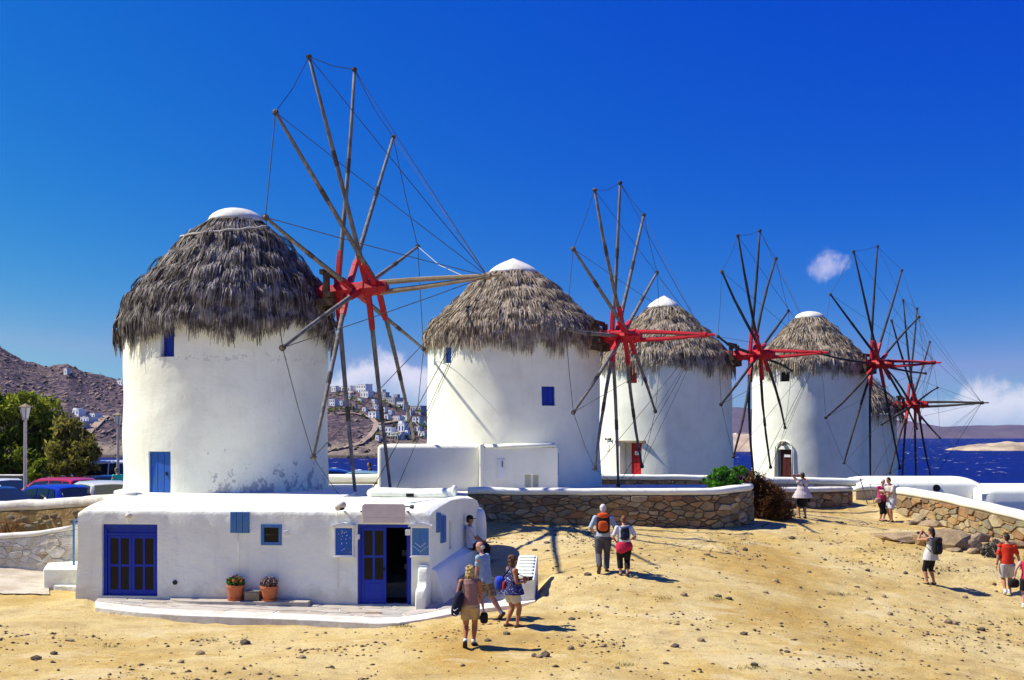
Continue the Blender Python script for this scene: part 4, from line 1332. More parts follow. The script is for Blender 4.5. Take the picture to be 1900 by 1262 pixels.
# right doorway: frame, closed left leaf, open right half
u0, u1, z0, z1 = RD; g = .075
mb = MB(); mb.bx(u0 + .002, u0 + g, .08, .22, z0, z1 - .002); mb.bx(u1 - g - .03, u1 - .002, .08, .22, z0, z1 - .002); mb.bx(u0 + g, u1 - g - .03, .08, .22, z1 - .09, z1 - .003)
hp_('door_frame', mb, blue, bevel=.006)
dl = leaf(u0 + g + .003, xm + .03, z0 + .01, z1 - .095, .11, HOUSE, .62)
mb = MB(); mb.bx(xm - .04, xm - .005, .07, .108, z0 + .86, z0 + .94); mb.tube([(xm - .02, .075, z0 + .9), (xm - .02, .04, z0 + .9), (xm - .1, .04, z0 + .9)], .012, 6); hp_('handle', mb, iron, dl)
# leaf folded back inside
mb = MB(); mb.bx(u1 - .16, u1 - .115, .24, .98, z0 + .02, z1 - .12); hp_('door', mb, blue, label='right door leaf folded open into the dark doorway')
# little window and the closed shutter
u0, u1, z0, z1 = WN
mb = MB(); g = .085
mb.bx(u0 + .002, u0 + g, -.015, .07, z0 + .002, z1 - .002); mb.bx(u1 - g, u1 - .002, -.015, .07, z0 + .002, z1 - .002); mb.bx(u0 + g, u1 - g, -.015, .07, z1 - g, z1 - .002); mb.bx(u0 + g, u1 - g, -.015, .07, z0 + .002, z0 + g)
wf = hp_('window', mb, blue_light, bevel=.006)
mb = MB(); mb.bx(u0 + g, u1 - g, .04, .05, z0 + g, z1 - g); hp_('pane', mb, glass_dark, wf)
mb = MB(); mb.bx(u0 + g, u1 - g, .03, .038, (z0 + z1) / 2 - .012, (z0 + z1) / 2 + .012); hp_('glazing_bar', mb, timber, wf)
u0, u1, z0, z1 = frect(428, 463, 950, 989)
mb = MB(); mb.bx(u0, u1, -.03, .05, z0, z1); st = hp_('shutter', mb, blue_light)
q = (u1 - u0) / 3
for k in range(3):
    mb = MB(); mb.bx(u0 + q * k + .006, u0 + q * (k + 1) - .006, -.058, -.031, z0 + .006, z1 - .006); hp_('plank', mb, blue_light, st, bevel=.004)
# pipe mouth, outside sockets, cables
u, z = fac(325, 1081); mb = MB(); mb.tube([(u, -.03, z), (u, .06, z)], [.06, .06], 14); mb.tube([(u, -.032, z), (u, .03, z)], [.044, .044], 12); hp_('drain_pipe', mb, iron)
for (x, y, s) in ((531, 989, .055), (664, 996, .05), (757, 988, .06)):
    u, z = fac(x, y); mb = MB(); mb.bx(u - s, u + s, -.05, .03, z - s * 1.2, z + s * 1.2); hp_('socket_box', mb, white_paint, bevel=.008)
for (x0, y0, x1, y1) in ((443, 990, 444, 1062), (627, 950, 628, 1090), (238, 962, 239, 972)):
    u, z = fac(x0, y0); u2, z2 = fac(x1, y1); mb = MB(); mb.tube([(u, -.035, z), (u + .01, -.03, (z + z2) / 2), (u2, -.035, z2)], .009, 5); hp_('cable', mb, white_old)
# side windows: two blue shutters standing off the wall and a narrow niche
def side(py, px, z_=None):
    """local point on the right-hand wall seen at a pixel"""
    a0 = A + e * HWID; dv = (ein + e * .145).normalized(); k = (px - CX) / F
    s = (k * a0.y - a0.x) / (dv.x - k * dv.y)
    d = a0.y + dv.y * s
    return s, CAMZ - (py - HY) * d / F
sdv = Vector((.145, 1, 0)).normalized(); snn = Vector((sdv.y, -sdv.x, 0))
Ms = Matrix((sdv, snn, Vector((0, 0, 1)))).transposed()
def side_box(px0, px1, py0, py1, o0, o1, m, name, bevel=.005, parent=HOUSE):
    s0, _ = side(py0, px0); s1, _ = side(py0, px1); _, z1 = side(py0, (px0 + px1) / 2); _, z0 = side(py1, (px0 + px1) / 2)
    c = Vector((HWID, 0, 0)) + sdv * ((s0 + s1) / 2) + snn * ((o0 + o1) / 2); c.z = (z0 + z1) / 2
    mb = MB(); mb.box(c, (abs(s1 - s0), abs(o1 - o0), z1 - z0), Ms)
    return hp_(name, mb, m, parent, bevel=bevel)
sh1 = side_box(809, 815, 952, 988, -.02, .06, blue_light, 'shutter'); sh2 = side_box(817, 824, 957, 1007, -.02, .06, blue_light, 'shutter')
side_box(810, 814.3, 954, 986, .055, .075, blue_bright, 'plank', parent=sh1); side_box(818, 823.2, 959, 1005, .055, .075, blue_bright, 'plank', parent=sh2)
s0, zz0 = side(966, 833); s1, zz1 = side(1018, 838)
mb = MB(); c = Vector((HWID, 0, 0)) + sdv * ((s0 + s1) / 2); c.z = (zz0 + zz1) / 2; mb.box(c, (abs(s1 - s0), .3, abs(zz0 - zz1)), Ms); cut(wall, mb, world=False); smooth_angle(wall, 50)
# flared foot of the side wall, wavy buttress at the corner, back parapet, rounded end block
mb = MB(); V = []
for i in range(15):
    t = i / 14; s = .15 + t * 3.4
    zt = .95 + .32 * t; out = .30 + .22 * t
    b = Vector((HWID, 0, 0)) + sdv * s
    j = .02 * noise.noise(Vector((s * 2, 1, 4)))
    for o_, z_ in ((-.1, -.4), (out + .12 + j, -.4), (out + j, .25), (out * .72 + j, .25 + (zt - .25) * .45), (.16 + .14 * t, zt - .03), (.1, zt + .03), (-.1, zt + .12)):
        q = b + snn * o_; V.append((q.x, q.y, z_))
mb.add(V, [(i * 7 + a, i * 7 + (a + 1) % 7, (i + 1) * 7 + (a + 1) % 7, (i + 1) * 7 + a) for i in range(14) for a in range(7)] + [tuple(range(7)), tuple(98 + a for a in range(7))])
hp_('buttress', mb, white_house, smooth=True); smooth_angle(bpy.data.objects[[o.name for o in HOUSE.children if o.name.startswith('buttress')][0]], 60)
pr = [(0, -.3), (0, 1.13), (-.10, 1.16), (-.24, 1.09), (-.31, .96), (-.33, .74), (-.42, .64), (-.62, .60), (-.70, .50), (-.74, .3), (-.78, -.3)]
mb = MB(); mb.prism([(0, y + .02, z) for y, z in pr], (HWID - .26, 0, 0), (HWID + .0, 0, 0)); hp_('corner_buttress', mb, white_house, bevel=.045, smooth=True)
def loc(px, py, d):
    p = W(px, py, d) - A; return Vector((p.dot(e), p.dot(ein), p.z))
p0 = loc(684, 921, 35.0); p1 = loc(845, 921, 34.4)
mb = MB()
for q in range(1):
    n_ = 22; pts = []; rr = []
    for k in range(n_ + 1):
        t = k / n_; p = p0.lerp(p1, t); p.z = 2.76 + .012 * math.sin(t * 9); pts.append(p)
        f = min(1, (min(t, 1 - t) * 14 + .35)) ** .5
        rr.append((.165 * f + (.06 * max(0, t - .93) / .07), .26 * f))
    mb.tube(pts, rr, 14, ref=(0, 0, 1))
hp_('parapet', mb, white_house, smooth=True)
p = loc(761, 918, 34.45); mb = MB(); mb.bx(p.x - .11, p.x + .11, p.y - .05, p.y + .05, 2.69, 2.78); hp_('vent', mb, inside_dark)  # near-black box painting the shade of a small hole in the parapet
p = loc(843, 908, 34.3); mb = MB(); mb.ball((p.x, p.y, 2.86), (.09, .16, .17), 10, 8, pw=.8); hp_('parapet_horn', mb, white_house, smooth=True)
b = Vector((HWID, 0, 0)) + sdv * 4.7
mb = MB(); mb.ball((b.x - .12, b.y + .45, 1.20), (.34, .55, 1.10), 22, 18, pw=.42, jit=.06, seed=3); hp_('end_block', mb, white_house, smooth=True)

# things fixed to the shop ------------------------------------------------------
def on_house(p):          # local -> world
    return A + e * p[0] + ein * p[1] + Vector((0, 0, p[2]))
def fixture(name, u, y, z, label, cat, group=None):
    w = on_house((u, y, z)); return empty(name, w, rz, label, cat, group)
def lp(name, mb, m, root, **k): return mk(name, mb, m, root, world=False, **k)
for (x0, x1, lab) in ((621, 657, 'blue wall case under a white gabled hood, left of the open doorway'), (763, 799, 'blue wall case under a white hood at the corner, right of the open doorway')):
    u0, u1, z0, z1 = frect(x0, x1, 977, 1032); w = u1 - u0; h = z1 - z0
    r = fixture('notice_case', (u0 + u1) / 2, -.02, z0, lab, 'notice case', 'notice cases flanking the shop door')
    mb = MB(); mb.bx(-w / 2, w / 2, -.06, .0, 0, .035); mb.bx(-w / 2, w / 2, -.06, 0, h - .035, h); mb.bx(-w / 2, -w / 2 + .035, -.06, 0, .035, h - .035); mb.bx(w / 2 - .035, w / 2, -.06, 0, .035, h - .035); mb.bx(-w / 2 + .035, w / 2 - .035, -.012, 0, .035, h - .035)
    lp('case_frame', mb, white_paint, r, bevel=.004)
    mb = MB(); mb.bx(-w / 2 + .035, w / 2 - .035, -.045, -.013, .035, h - .035); pnl = lp('display_panel', mb, blue_light if x0 > 700 else blue_bright, r)
    rg = random.Random(x0); mb = MB()
    if x0 < 700:
        for k in range(20): mb.box((rg.uniform(-w / 2 + .07, w / 2 - .07), -.048, rg.uniform(.08, h - .1)), (.018, .008, .018))
    else:
        for k in range(9):
            t = k / 8; x = (t - .5) * (w - .14)
            mb.box((x, -.048, .22 + abs(t - .5) * .28 - .1), (.02, .008, .02))
            mb.box((x * .7, -.048, .34 + abs(t - .5) * .2 - .1), (.02, .008, .02))
    lp('pinned_jewellery', mb, white_paint, pnl)
    mb = MB(); mb.prism([(-w / 2 - .06, 0, 0), (w / 2 + .06, 0, 0), (w / 2 + .06, 0, .035), (0, 0, .12), (-w / 2 - .06, 0, .035)], (0, -.13, h + .002), (0, 0, h + .002)); lp('hood', mb, white_paint, r, bevel=.006)
    mb = MB(); mb.bx(-w / 2 - .02, w / 2 + .02, -.09, 0, -.03, -.002); lp('sill', mb, white_paint, r, bevel=.004)
u0, u1, z0, z1 = frect(672, 753, 935, 970, -.1); w = (u1 - u0) / 2
r = fixture('sign_board', (u0 + u1) / 2, -.10, z0, 'blank pinkish-beige sign board with clipped corners above the shop doorway', 'sign board')
h = z1 - z0; s = .06
mb = MB(); mb.prism([(-w + .01, 0, h * .30 + .006), (w - .02, 0, h * .30 + .006), (w, 0, h - s), (w - s, 0, h), (-w + s, 0, h), (-w, 0, h - s)], (0, -.04, 0), (0, .0, 0)); lp('board', mb, sign_m, r, bevel=.006)
mb = MB(); mb.prism([(-w + .03, 0, .0), (w - .03, 0, .0), (w - .01, 0, h * .30 - .004), (-w + .01, 0, h * .30 - .004)], (0, -.035, 0), (0, .0, 0)); lp('board', mb, sign_m, r, bevel=.006)
mb = MB()
for q in (-.6, .6): mb.bx(q - .02, q + .02, .0, .35, h * .55, h * .55 + .03)
lp('bracket', mb, iron, r)
mb = MB(); mb.tube([(w - .02, -.02, h - .06), (w + .14, -.03, h - .07)], .016, 6); mb.tube([(w + .12, -.03, h - .07), (w + .2, -.05, h - .07)], [.045, .06], 9); lp('spot_lamp', mb, iron, r)
for (px, py, lab, big) in ((632, 939, 'white bulkhead floodlight on the shop roof edge left of the sign board', 1), (238, 957, 'small pale shell-shaped lamp above the left blue double doors', 0)):
    u, z = fac(px, py, -.1)
    r = fixture('wall_lamp', u, -.10 if big else -.02, z, lab, 'wall lamp')
    mb = MB()
    if big:
        mb.ball((0, -.02, 0), (.16, .13, .10), 12, 8, M=Matrix.Rotation(R(-28), 3, 'Y'), pw=.7); lp('lamp_housing', mb, white_old, r, smooth=True)
        mb = MB(); mb.ball((.03, -.08, -.05), (.10, .06, .06), 10, 6); lp('lamp_glass', mb, glass_dark, r, smooth=True)
        mb = MB(); mb.tube([(0, .0, -.02), (0, .16, -.06)], .03, 6); lp('bracket', mb, iron, r)
    else:
        mb.ball((0, -.05, 0), (.09, .07, .075), 12, 8); lp('lamp_shade', mb, white_old, r, smooth=True)
        mb = MB(); mb.tube([(0, -.03, -.02), (0, -.0, -.1)], .015, 6); lp('bracket', mb, white_old, r)

# ------------------------------------------------------------------ patio before the shop
edge = [(176, 1128), (250, 1137), (330, 1143), (450, 1147), (600, 1153), (690, 1158), (740, 1157), (790, 1150), (850, 1138), (900, 1130), (960, 1123), (992, 1117), (1000, 1106)]
def pz(px): return float(np.interp(px, [176, 420, 700, 860, 1000], [.16, .09, .03, .13, .33]))
def at_z(px, py, z):
    d = (CAMZ - z) * F / (py - HY); return Vector(((px - CX) * d / F, d, z))
front = [at_z(px, py, pz(px)) for px, py in edge]
inner = [at_z(px, py - 11, pz(px)) for px, py in edge]
back = []
for k, (px, _) in enumerate(edge):
    if px < 800: u, _z = fac(px, 1110); q = on_house((u, .3, 0))
    else: q = on_house((HWID + .25 * (px - 800) / 60, 1.0 + (px - 800) * .016, 0))
    q.z = pz(px) + (.04 if px < 800 else .06); back.append(q)
def strip(a, b, zlow, name, m, parent=None, bev=.02):
    n = len(a); mb = MB()
    V = [tuple(p) for p in a] + [tuple(p) for p in b] + [(p.x, p.y, p.z - zlow) for p in a] + [(p.x, p.y, p.z - zlow) for p in b]
    Fs = []
    for i in range(n - 1):
        Fs += [(i, i + 1, n + i + 1, n + i), (2 * n + i, 3 * n + i, 3 * n + i + 1, 2 * n + i + 1), (i, 2 * n + i, 2 * n + i + 1, i + 1), (n + i, n + i + 1, 3 * n + i + 1, 3 * n + i)]
    Fs += [(0, n, 3 * n, 2 * n), (n - 1, 3 * n - 1, 4 * n - 1, 2 * n - 1)]
    mb.add(V, Fs); return mk(name, mb, m, parent, bevel=bev)
patio = strip(inner, back, .4, 'patio', grout, bev=0); tag(patio, kind='structure')
kf = [p + Vector((0, 0, .02)) for p in front]; ki = [p + Vector((0, 0, .02)) for p in inner]
tag(strip(kf, ki, .45, 'white_kerb', white_old), kind='structure')
# flagstones laid between kerb and wall
def quad_at(P, s, t):
    i = min(int(s * (len(P[0]) - 1)), len(P[0]) - 2); f = s * (len(P[0]) - 1) - i
    a = P[0][i].lerp(P[0][i + 1], f); b = P[1][i].lerp(P[1][i + 1], f)
    return a.lerp(b, t)
rgn = np.random.default_rng(77)
for P in cells(11.0, 2.0, 95, 1.5, rgn, 2):
    P = shrink(P, .022)
    if area(P) < .01: continue
    mb = MB(); top = []; bot = []
    dz = rgn.uniform(.008, .022)
    for u, v in P:
        q = quad_at((inner, back), min(max(u / 11.0, 0), 1), min(max(v / 2.0, .01), 1)); top.append((q.x, q.y, q.z + dz)); bot.append((q.x, q.y, q.z - .02))
    n = len(P); mb.add(top + bot, [tuple(range(n))] + [(a, n + a, n + (a + 1) % n, (a + 1) % n) for a in range(n)])
    mk('flagstone', mb, paving[int(rgn.integers(4))], patio)
# raised step along the wall under the pots
s0, _ = fac(352, 1108); s1, _ = fac(578, 1112)
mb = MB(); P0 = [(s0 - .55, -.02), (s1, -.02), (s1 + .02, -.42), (s0 + .5, -.50), (s0 - .2, -.36)]
mb.prism([(*on_house((u, y, 0)).xy, 0) for u, y in P0], (0, 0, -.1), (0, 0, .215))
tag(mk('raised_step', mb, paving[1], bevel=.02), kind='structure')
# drain cover in the paving
q = quad_at((inner, back), .42, .3); mb = MB(); mb.box((q.x, q.y, q.z + .022), (.42, .16, .014))
tag(mk('drain_cover', mb, mat('rusty_plate', (.26, .15, .08), (.2, .11, .06), 8, .8)), 'rusty rectangular drain cover set in the paving before the pots', 'drain cover')
# left: pale path, low block, step
lp_edge = [at_z(-120, 1046, .62), at_z(80, 1046, .62), at_z(84, 1084, .42), at_z(60, 1092, .38), at_z(-120, 1096, .36)]
mb = MB(); V = []; q00, q10, q11, q01 = at_z(-200, 1042, .62), at_z(84, 1042, .62), at_z(92, 1090, .40), at_z(-200, 1098, .34)
for a_ in range(25):
    for b_ in range(9):
        p = q00.lerp(q10, a_ / 24).lerp(q01.lerp(q11, a_ / 24), b_ / 8); V.append((p.x, p.y, gz(p.x, p.y) + .035))
mb.add(V, [(a_ * 9 + b_, a_ * 9 + b_ + 1, (a_ + 1) * 9 + b_ + 1, (a_ + 1) * 9 + b_) for a_ in range(24) for b_ in range(8)])
pth = tag(mk('paved_path', mb, mat('worn_pale_paving', (.62, .54, .42), (.46, .38, .27), 1.6, .95, .5, 8, .03, fine=.25), smooth=True), kind='structure')
def white_block(name, pts, z0, z1, label, cat, m=white_house, bev=.05):
    mb = MB(); mb.prism([(p.x, p.y, 0) for p in pts], (0, 0, z0), (0, 0, z1)); o = mk(name, mb, m, bevel=bev, seg=3); tag(o, label, cat); return o
white_block('low_block', [at_z(80, 1085, .36), at_z(166, 1085, .36), at_z(166, 1040, .8), at_z(88, 1044, .8)], .0, .80, 'low whitewashed block at the left end of the shop beside the path', 'masonry block')
white_block('doorstep', [at_z(99, 1099, .16), at_z(182, 1104, .14), at_z(186, 1076, .36), at_z(140, 1076, .36), at_z(103, 1082, .36)], -.1, .36, 'whitewashed doorstep left of the blue double doors', 'step')
# blue gate rail
r = empty('handrail', W(137, 1030, 33.5), 0, 'slim light-blue metal handrail at the left corner of the shop', 'handrail')
mb = MB(); a, b, c2 = W(137, 1030, 33.5), W(137, 968, 33.5), W(152, 958, 33.2); mb.beam(a - Vector((0, 0, .4)), b, .05, .05, (0, 1, 0)); mk('post', mb, blue_light, r)
mb = MB(); mb.beam(b, c2, .04, .04); mb.beam(b - Vector((0, 0, .06)), W(152, 969, 33.2), .035, .035); mk('rail', mb, blue_light, r)

# stepped stair end on the right of the patio
r0 = at_z(988, 1116, .30)
st = empty('stair_block', r0, R(-4), 'white stepped block with ribbed sloping top at the right end of the paving', 'steps')
mb = MB(); mb.prism([(0, 0, -.3), (0, 0, .56), (0, 1.75, .98), (0, 1.75, -.3)], (-.46, 0, 0), (.06, 0, 0))
lp('side_wall', mb, white_house, st, bevel=.04)
for k in range(7):
    t = (k + .5) / 7; mb = MB(); y = .04 + 1.66 * t; z = .56 + .42 * (y / 1.75)
    mb.box((-.22, y, z + .02), (.40, .15, .05), Matrix.Rotation(R(13), 3, 'X')); lp('tread', mb, white_house, st, bevel=.012)

# flower pots
def flowerpot(px, py, d, rad, hgt, label, leafcols, flowercol, seed, dense):
    base = on_house((fac(px, 1100)[0], -.25, .216)); r = empty('flower_pot', base, 0, label, 'potted plant', 'terracotta pots by the shop wall')
    mb = MB(); mb.lathe([(rad * .02, .03), (rad * .74, .03), (rad * .80, .06), (rad * .97, hgt * .82), (rad * .99, hgt * .84), (rad * 1.08, hgt * .85), (rad * 1.08, hgt * .98), (rad * 1.02, hgt), (rad * .92, hgt * .99), (rad * .90, hgt * .90), (.01, hgt * .88)], (0, 0, 0), 24, cap=False)
    mk('pot', mb, terracotta, r, world=False, smooth=True); smooth_angle(r.children[0], 40)
    mb = MB(); mb.lathe([(.01, 0), (rad * .95, 0), (rad * 1.0, .045), (rad * .95, .045), (rad * .80, .02), (.01, .02)], (0, 0, 0), 24, cap=False); mk('saucer', mb, terracotta, r, world=False)
    rg = random.Random(seed); mb = MB(); fl = MB(); stems = MB()
    for k in range(dense):
        a = rg.uniform(0, 6.28); q = rad * 1.05 * math.sqrt(rg.random()); h = hgt + rg.uniform(.02, .24) * (1.1 - q / rad * .45)
        c = Vector((q * math.cos(a), q * math.sin(a), h)); s = rg.uniform(.025, .05)
        n = Vector((rg.gauss(0, 1), rg.gauss(0, 1), rg.gauss(.6, .6))).normalized(); t = n.orthogonal().normalized(); b2 = n.cross(t)
        (fl if rg.random() < flowercol[1] and h > hgt + .10 else mb).add([c - t * s, c - b2 * s * .6, c + t * s, c + b2 * s * .6], [(0, 1, 2, 3)])
    for k in range(14):
        a = rg.uniform(0, 6.28); q = rad * .8 * rg.random(); stems.tube([(q * .4 * math.cos(a), q * .4 * math.sin(a), hgt * .85), (q * math.cos(a), q * math.sin(a), hgt + .2)], .007, 4)
    pl = mk('leaves', mb, leafcols, r, world=False, fix=False); pl['kind'] = 'stuff'
    mk('stem', stems, wood_dark, r, world=False)
    if fl.v:
        f = mk('flowers', fl, flowercol[0], r, world=False, fix=False); f['kind'] = 'stuff'
leaf_green = island_mat('pot_leaves', [(0, (.02, .06, .01)), (.5, (.06, .14, .02)), (1, (.14, .22, .04))])
leaf_grey = island_mat('grey_leaves', [(0, (.08, .07, .05)), (.5, (.17, .14, .12)), (1, (.26, .2, .19))])
petal_red = mat('red_petals', (.55, .03, .02), (.5, .10, .03), 20); petal_pink = mat('pink_petals', (.42, .22, .24), (.34, .18, .16), 20)
flowerpot(443, 1106, 30.6, .215, .40, 'terracotta pot with red flowers and green leaves, left of the wooden block', leaf_green, (petal_red, .3), 3, 420)
flowerpot(505, 1109, 30.6, .215, .38, 'terracotta pot with a greyish pink plant, right of the wooden block', leaf_grey, (petal_pink, .35), 4, 380)
q = on_house((fac(475, 1100)[0], -.22, .216)); r = empty('wooden_block', q, rz, 'weathered wooden block on the raised step between the two flower pots', 'wooden block')
mb = MB(); mb.bx(-.19, .19, -.16, .16, 0, .22); mk('block', mb, wood_tan, r, world=False, bevel=.008)
mb = MB(); mb.bx(-.2, .2, -.17, .17, .222, .25); mk('board', mb, wood, r, world=False, bevel=.005)

# ------------------------------------------------------------------ annexe of the second mill and low white roofs on the right
AN = empty('annexe', W(868, 905, 43.6), 0, 'low whitewashed annexe with rounded roof edges in front of the second mill', 'outbuilding')
x0, x1, x2 = W(700, 0, 43.6).x, W(893, 0, 43.6).x, W(1035, 0, 43.4).x
mb = MB(); mb.bx(x0, x1, 43.6, 47.5, 2.3, 4.12); w1 = mk('wall', mb, white_soft, AN, bevel=.16, seg=4)
mb = MB(); mb.bx(x1 + .01, x2, 43.35, 47.0, 2.3, 4.03); w2 = mk('wall', mb, white_soft, AN)
for (a, b) in ((974, 985), (989, 999)):
    mb = MB(); u0, u1 = W(a, 0, 43.35).x, W(b, 0, 43.35).x; mb.bx(u0, u1, 43.0, 43.65, 2.45, CAMZ - (881 - HY) * 43.35 / F); cut(w2, mb)
bv = w2.modifiers.new('bevel', 'BEVEL'); bv.width = .10; bv.segments = 4; bv.limit_method = 'ANGLE'; bv.angle_limit = R(60)
w2.data.polygons.foreach_set('use_smooth', [True] * len(w2.data.polygons)); w2.modifiers.new('wn', 'WEIGHTED_NORMAL')
mb = MB(); mb.bx(x1 - .06, x1 + .10, 43.22, 44, 2.3, 4.16); mk('pilaster', mb, white_soft, AN, bevel=.06, seg=3)
mb = MB(); mb.tube([(x1 + .1, 43.6, 4.02), (x1 + 1.2, 43.6, 4.06), (x2 - .1, 43.6, 4.10)], [(.10, .3), (.11, .35), (.08, .3)], 12); mk('coping', mb, white_soft, AN, smooth=True)
p = W(930, 870, 43.33); mb = MB(); mb.box((p.x, 43.335, p.z), (.30, .05, .72)); bx_ = mk('meter_box', mb, white_paint, AN, bevel=.008)
p = W(932, 861, 43.3); mb = MB(); mb.box((p.x, 43.302, p.z), (.035, .012, .24)); mk('handle', mb, iron, bx_)
p = W(1036, 862, 43.2); mb = MB(); mb.box((p.x, 43.6, p.z), (.05, .08, .8)); mk('downpipe', mb, blue_light, AN)

def vault(name, px0, px1, pyt, pyb, d, dep, label, m=white_soft, rnd=.2, extra=None):
    a, b = W(px0, pyb, d), W(px1, pyb, d); zt = CAMZ - (pyt - HY) * d / F; zb = min(a.z, b.z)
    r = empty(name, ((a.x + b.x) / 2, d, zb), 0, label, 'low building')
    mb = MB(); V = []; n = 14; hw = dep / 2
    prof = [(-hw, zb - .5), (-hw, zt - rnd * 1.9), (-hw * .94, zt - rnd * 1.1), (-hw * .75, zt - rnd * .4), (-hw * .4, zt - .03), (0, zt), (hw * .6, zt - rnd * .4), (hw, zt - rnd * 2), (hw, zb - .5)]
    for i in range(n + 1):
        t = i / n; f = min(1, min(t, 1 - t) * 9 + .25) ** .6
        for y, z in prof: V.append((a.x + (b.x - a.x) * t, d + hw + y, (z if z < zt - rnd * 1.5 else zt - (zt - z) - (1 - f) * rnd * 1.8)))
    k = len(prof); mb.add(V, [(i * k + q, i * k + (q + 1) % k, (i + 1) * k + (q + 1) % k, (i + 1) * k + q) for i in range(n) for q in range(k)] + [tuple(range(k)), tuple(n * k + q for q in range(k))])
    mk('wall', mb, m, r, smooth=True); smooth_angle(r.children[0], 50)
    return r
v1 = vault('white_outbuilding', 1594, 1826, 886, 940, 51.5, 3.6, 'low white vaulted outbuilding behind the sloping wall, a round vent in its side')
p = W(1739, 906, 51.4); mb = MB(); mb.tube([(p.x, 51.46, p.z), (p.x, 51.6, p.z)], [.16, .16], 14); mb2 = MB(); mk('vent', mb, iron, v1)
vault('white_outbuilding', 1822, 2000, 900, 950, 50.5, 3.4, 'lower white roof beyond the sloping wall at the right edge')
p0, p1 = W(1845, 897, 51.0), W(1853, 903, 51.0)
# plain cream wall end between the two rubble walls, with the platform edge of mill four
stone_wall([wp(1395, 905, 885, 52.0), wp(1500, 908, 886, 52.0), wp(1604, 915, 889, 52.0)], 30, .5, .3, 'white coped low wall at the foot of the mill with the maroon door', seed=21, mats=stone_white, core_m=mortar_pale, proud=.03)
plain_wall([wp(1588, 948, 903, 49.6), wp(1625, 950, 900, 49.8), wp(1668, 955, 900, 49.6)], .4, 'plain cream rendered wall between the two rubble walls behind the chatting couple', mat('cream_render', (.62, .50, .30), (.54, .42, .23), 2, .95, .5, 6, .04), white_soft, .22, 'garden_wall', seed=6)
r = empty('leaning_pole', W(1612, 940, 48.6), 0, 'thin dark pole leaning on the cream wall behind the couple', 'pole'); mb = MB(); mb.tube([W(1596, 888, 49.4), W(1613, 940, 48.5) - Vector((0, 0, .15))], .022, 6); mk('pole', mb, rope_m, r)
r = empty('leaning_pole', W(1622, 938, 48.9), 0, 'short pale pole leaning on the cream wall, right of the dark one', 'pole'); mb = MB(); mb.tube([W(1614, 898, 49.4), W(1624, 938, 48.7) - Vector((0, 0, .15))], .018, 6); mk('pole', mb, wood, r)
# ------------------------------------------------------------------ people
def skin_mat(name, c): return mat(name, c, tuple(x * .88 for x in c), 9, .6, .1, 40, .004)
skin_tan = skin_mat('tanned_skin', (.46, .21, .115)); skin_deep = skin_mat('deep_tan_skin', (.40, .155, .075)); skin_pink = skin_mat('sunburnt_skin', (.52, .25, .18)); skin_fair = skin_mat('fair_skin', (.55, .32, .24))
def cloth(name, c, c2=None, s=14): return mat(name, c, c2 or tuple(x * .82 for x in c), s, .92, .35, 9, .03)
hair_blond = mat('blond_hair', (.50, .37, .17), (.34, .23, .09), 30, .7, .6, 40, .01)
hair_brown = mat('brown_hair', (.12, .055, .025), (.07, .032, .016), 30, .7, .6, 40, .01)
hair_dark = mat('dark_hair', (.03, .018, .013), (.018, .012, .01), 30, .6, .6, 40, .01)
hair_white = mat('white_hair', (.66, .62, .57), (.5, .46, .42), 30, .8, .6, 40, .01)
hair_ginger = mat('auburn_hair', (.22, .085, .03), (.13, .05, .02), 30, .7, .6, 40, .01)
shoe_dark = mat('dark_shoe', (.02, .018, .018), None, rough=.7); shoe_brown = mat('brown_shoe', (.09, .05, .03), None, rough=.7); shoe_white = mat('white_trainer', (.6, .6, .62), None, rough=.7)
sock = mat('white_sock', (.7, .7, .7), None, rough=.9)
eye_m = mat('eye', (.02, .015, .012), None, rough=.2); lip_m = mat('lips', (.38, .10, .09), None, rough=.5)
black_cloth = cloth('black_cloth', (.012, .012, .014))

def remesh(o, vox, smooth=2):
    m = o.modifiers.new('r', 'REMESH'); m.mode = 'VOXEL'; m.voxel_size = vox; m.use_smooth_shade = True
    if smooth:
        s = o.modifiers.new('s', 'SMOOTH'); s.factor = .5; s.iterations = smooth
    bpy.context.view_layer.update(); bake(o); return o

def ik(a, b, l1, l2, hint):
    d = b - a; L = min(d.length, (l1 + l2) * .999); dn = d.normalized(); b = a + dn * L
    x = (l1 * l1 - l2 * l2 + L * L) / (2 * L); h = math.sqrt(max(l1 * l1 - x * x, 0))
    hint = (hint - dn * hint.dot(dn)).normalized()
    return a + dn * x + hint * h, b

def smoothtube(mb, pts, rad, n=12, sub=4, ref=None):
    """tube with interpolated joints so that limbs bend and taper softly"""
    P = []; Rr = []
    for i in range(len(pts) - 1):
        for k in range(sub):
            t = k / sub
            p0 = pts[max(i - 1, 0)]; p1 = pts[i]; p2 = pts[i + 1]; p3 = pts[min(i + 2, len(pts) - 1)]
            q = p1 * (2 * t ** 3 - 3 * t ** 2 + 1) + (p2 - p0) * .30 * (t ** 3 - 2 * t ** 2 + t) + p2 * (-2 * t ** 3 + 3 * t ** 2) + (p3 - p1) * .30 * (t ** 3 - t ** 2)
            P.append(q)
            a, b = rad[i], rad[i + 1]
            if not isinstance(a, tuple): a = (a, a)
            if not isinstance(b, tuple): b = (b, b)
            s = t * t * (3 - 2 * t)
            Rr.append((a[0] + (b[0] - a[0]) * s, a[1] + (b[1] - a[1]) * s))
    P.append(pts[-1]); Rr.append(rad[-1] if isinstance(rad[-1], tuple) else (rad[-1],) * 2)
    return mb.tube(P, Rr, n, ref=ref)

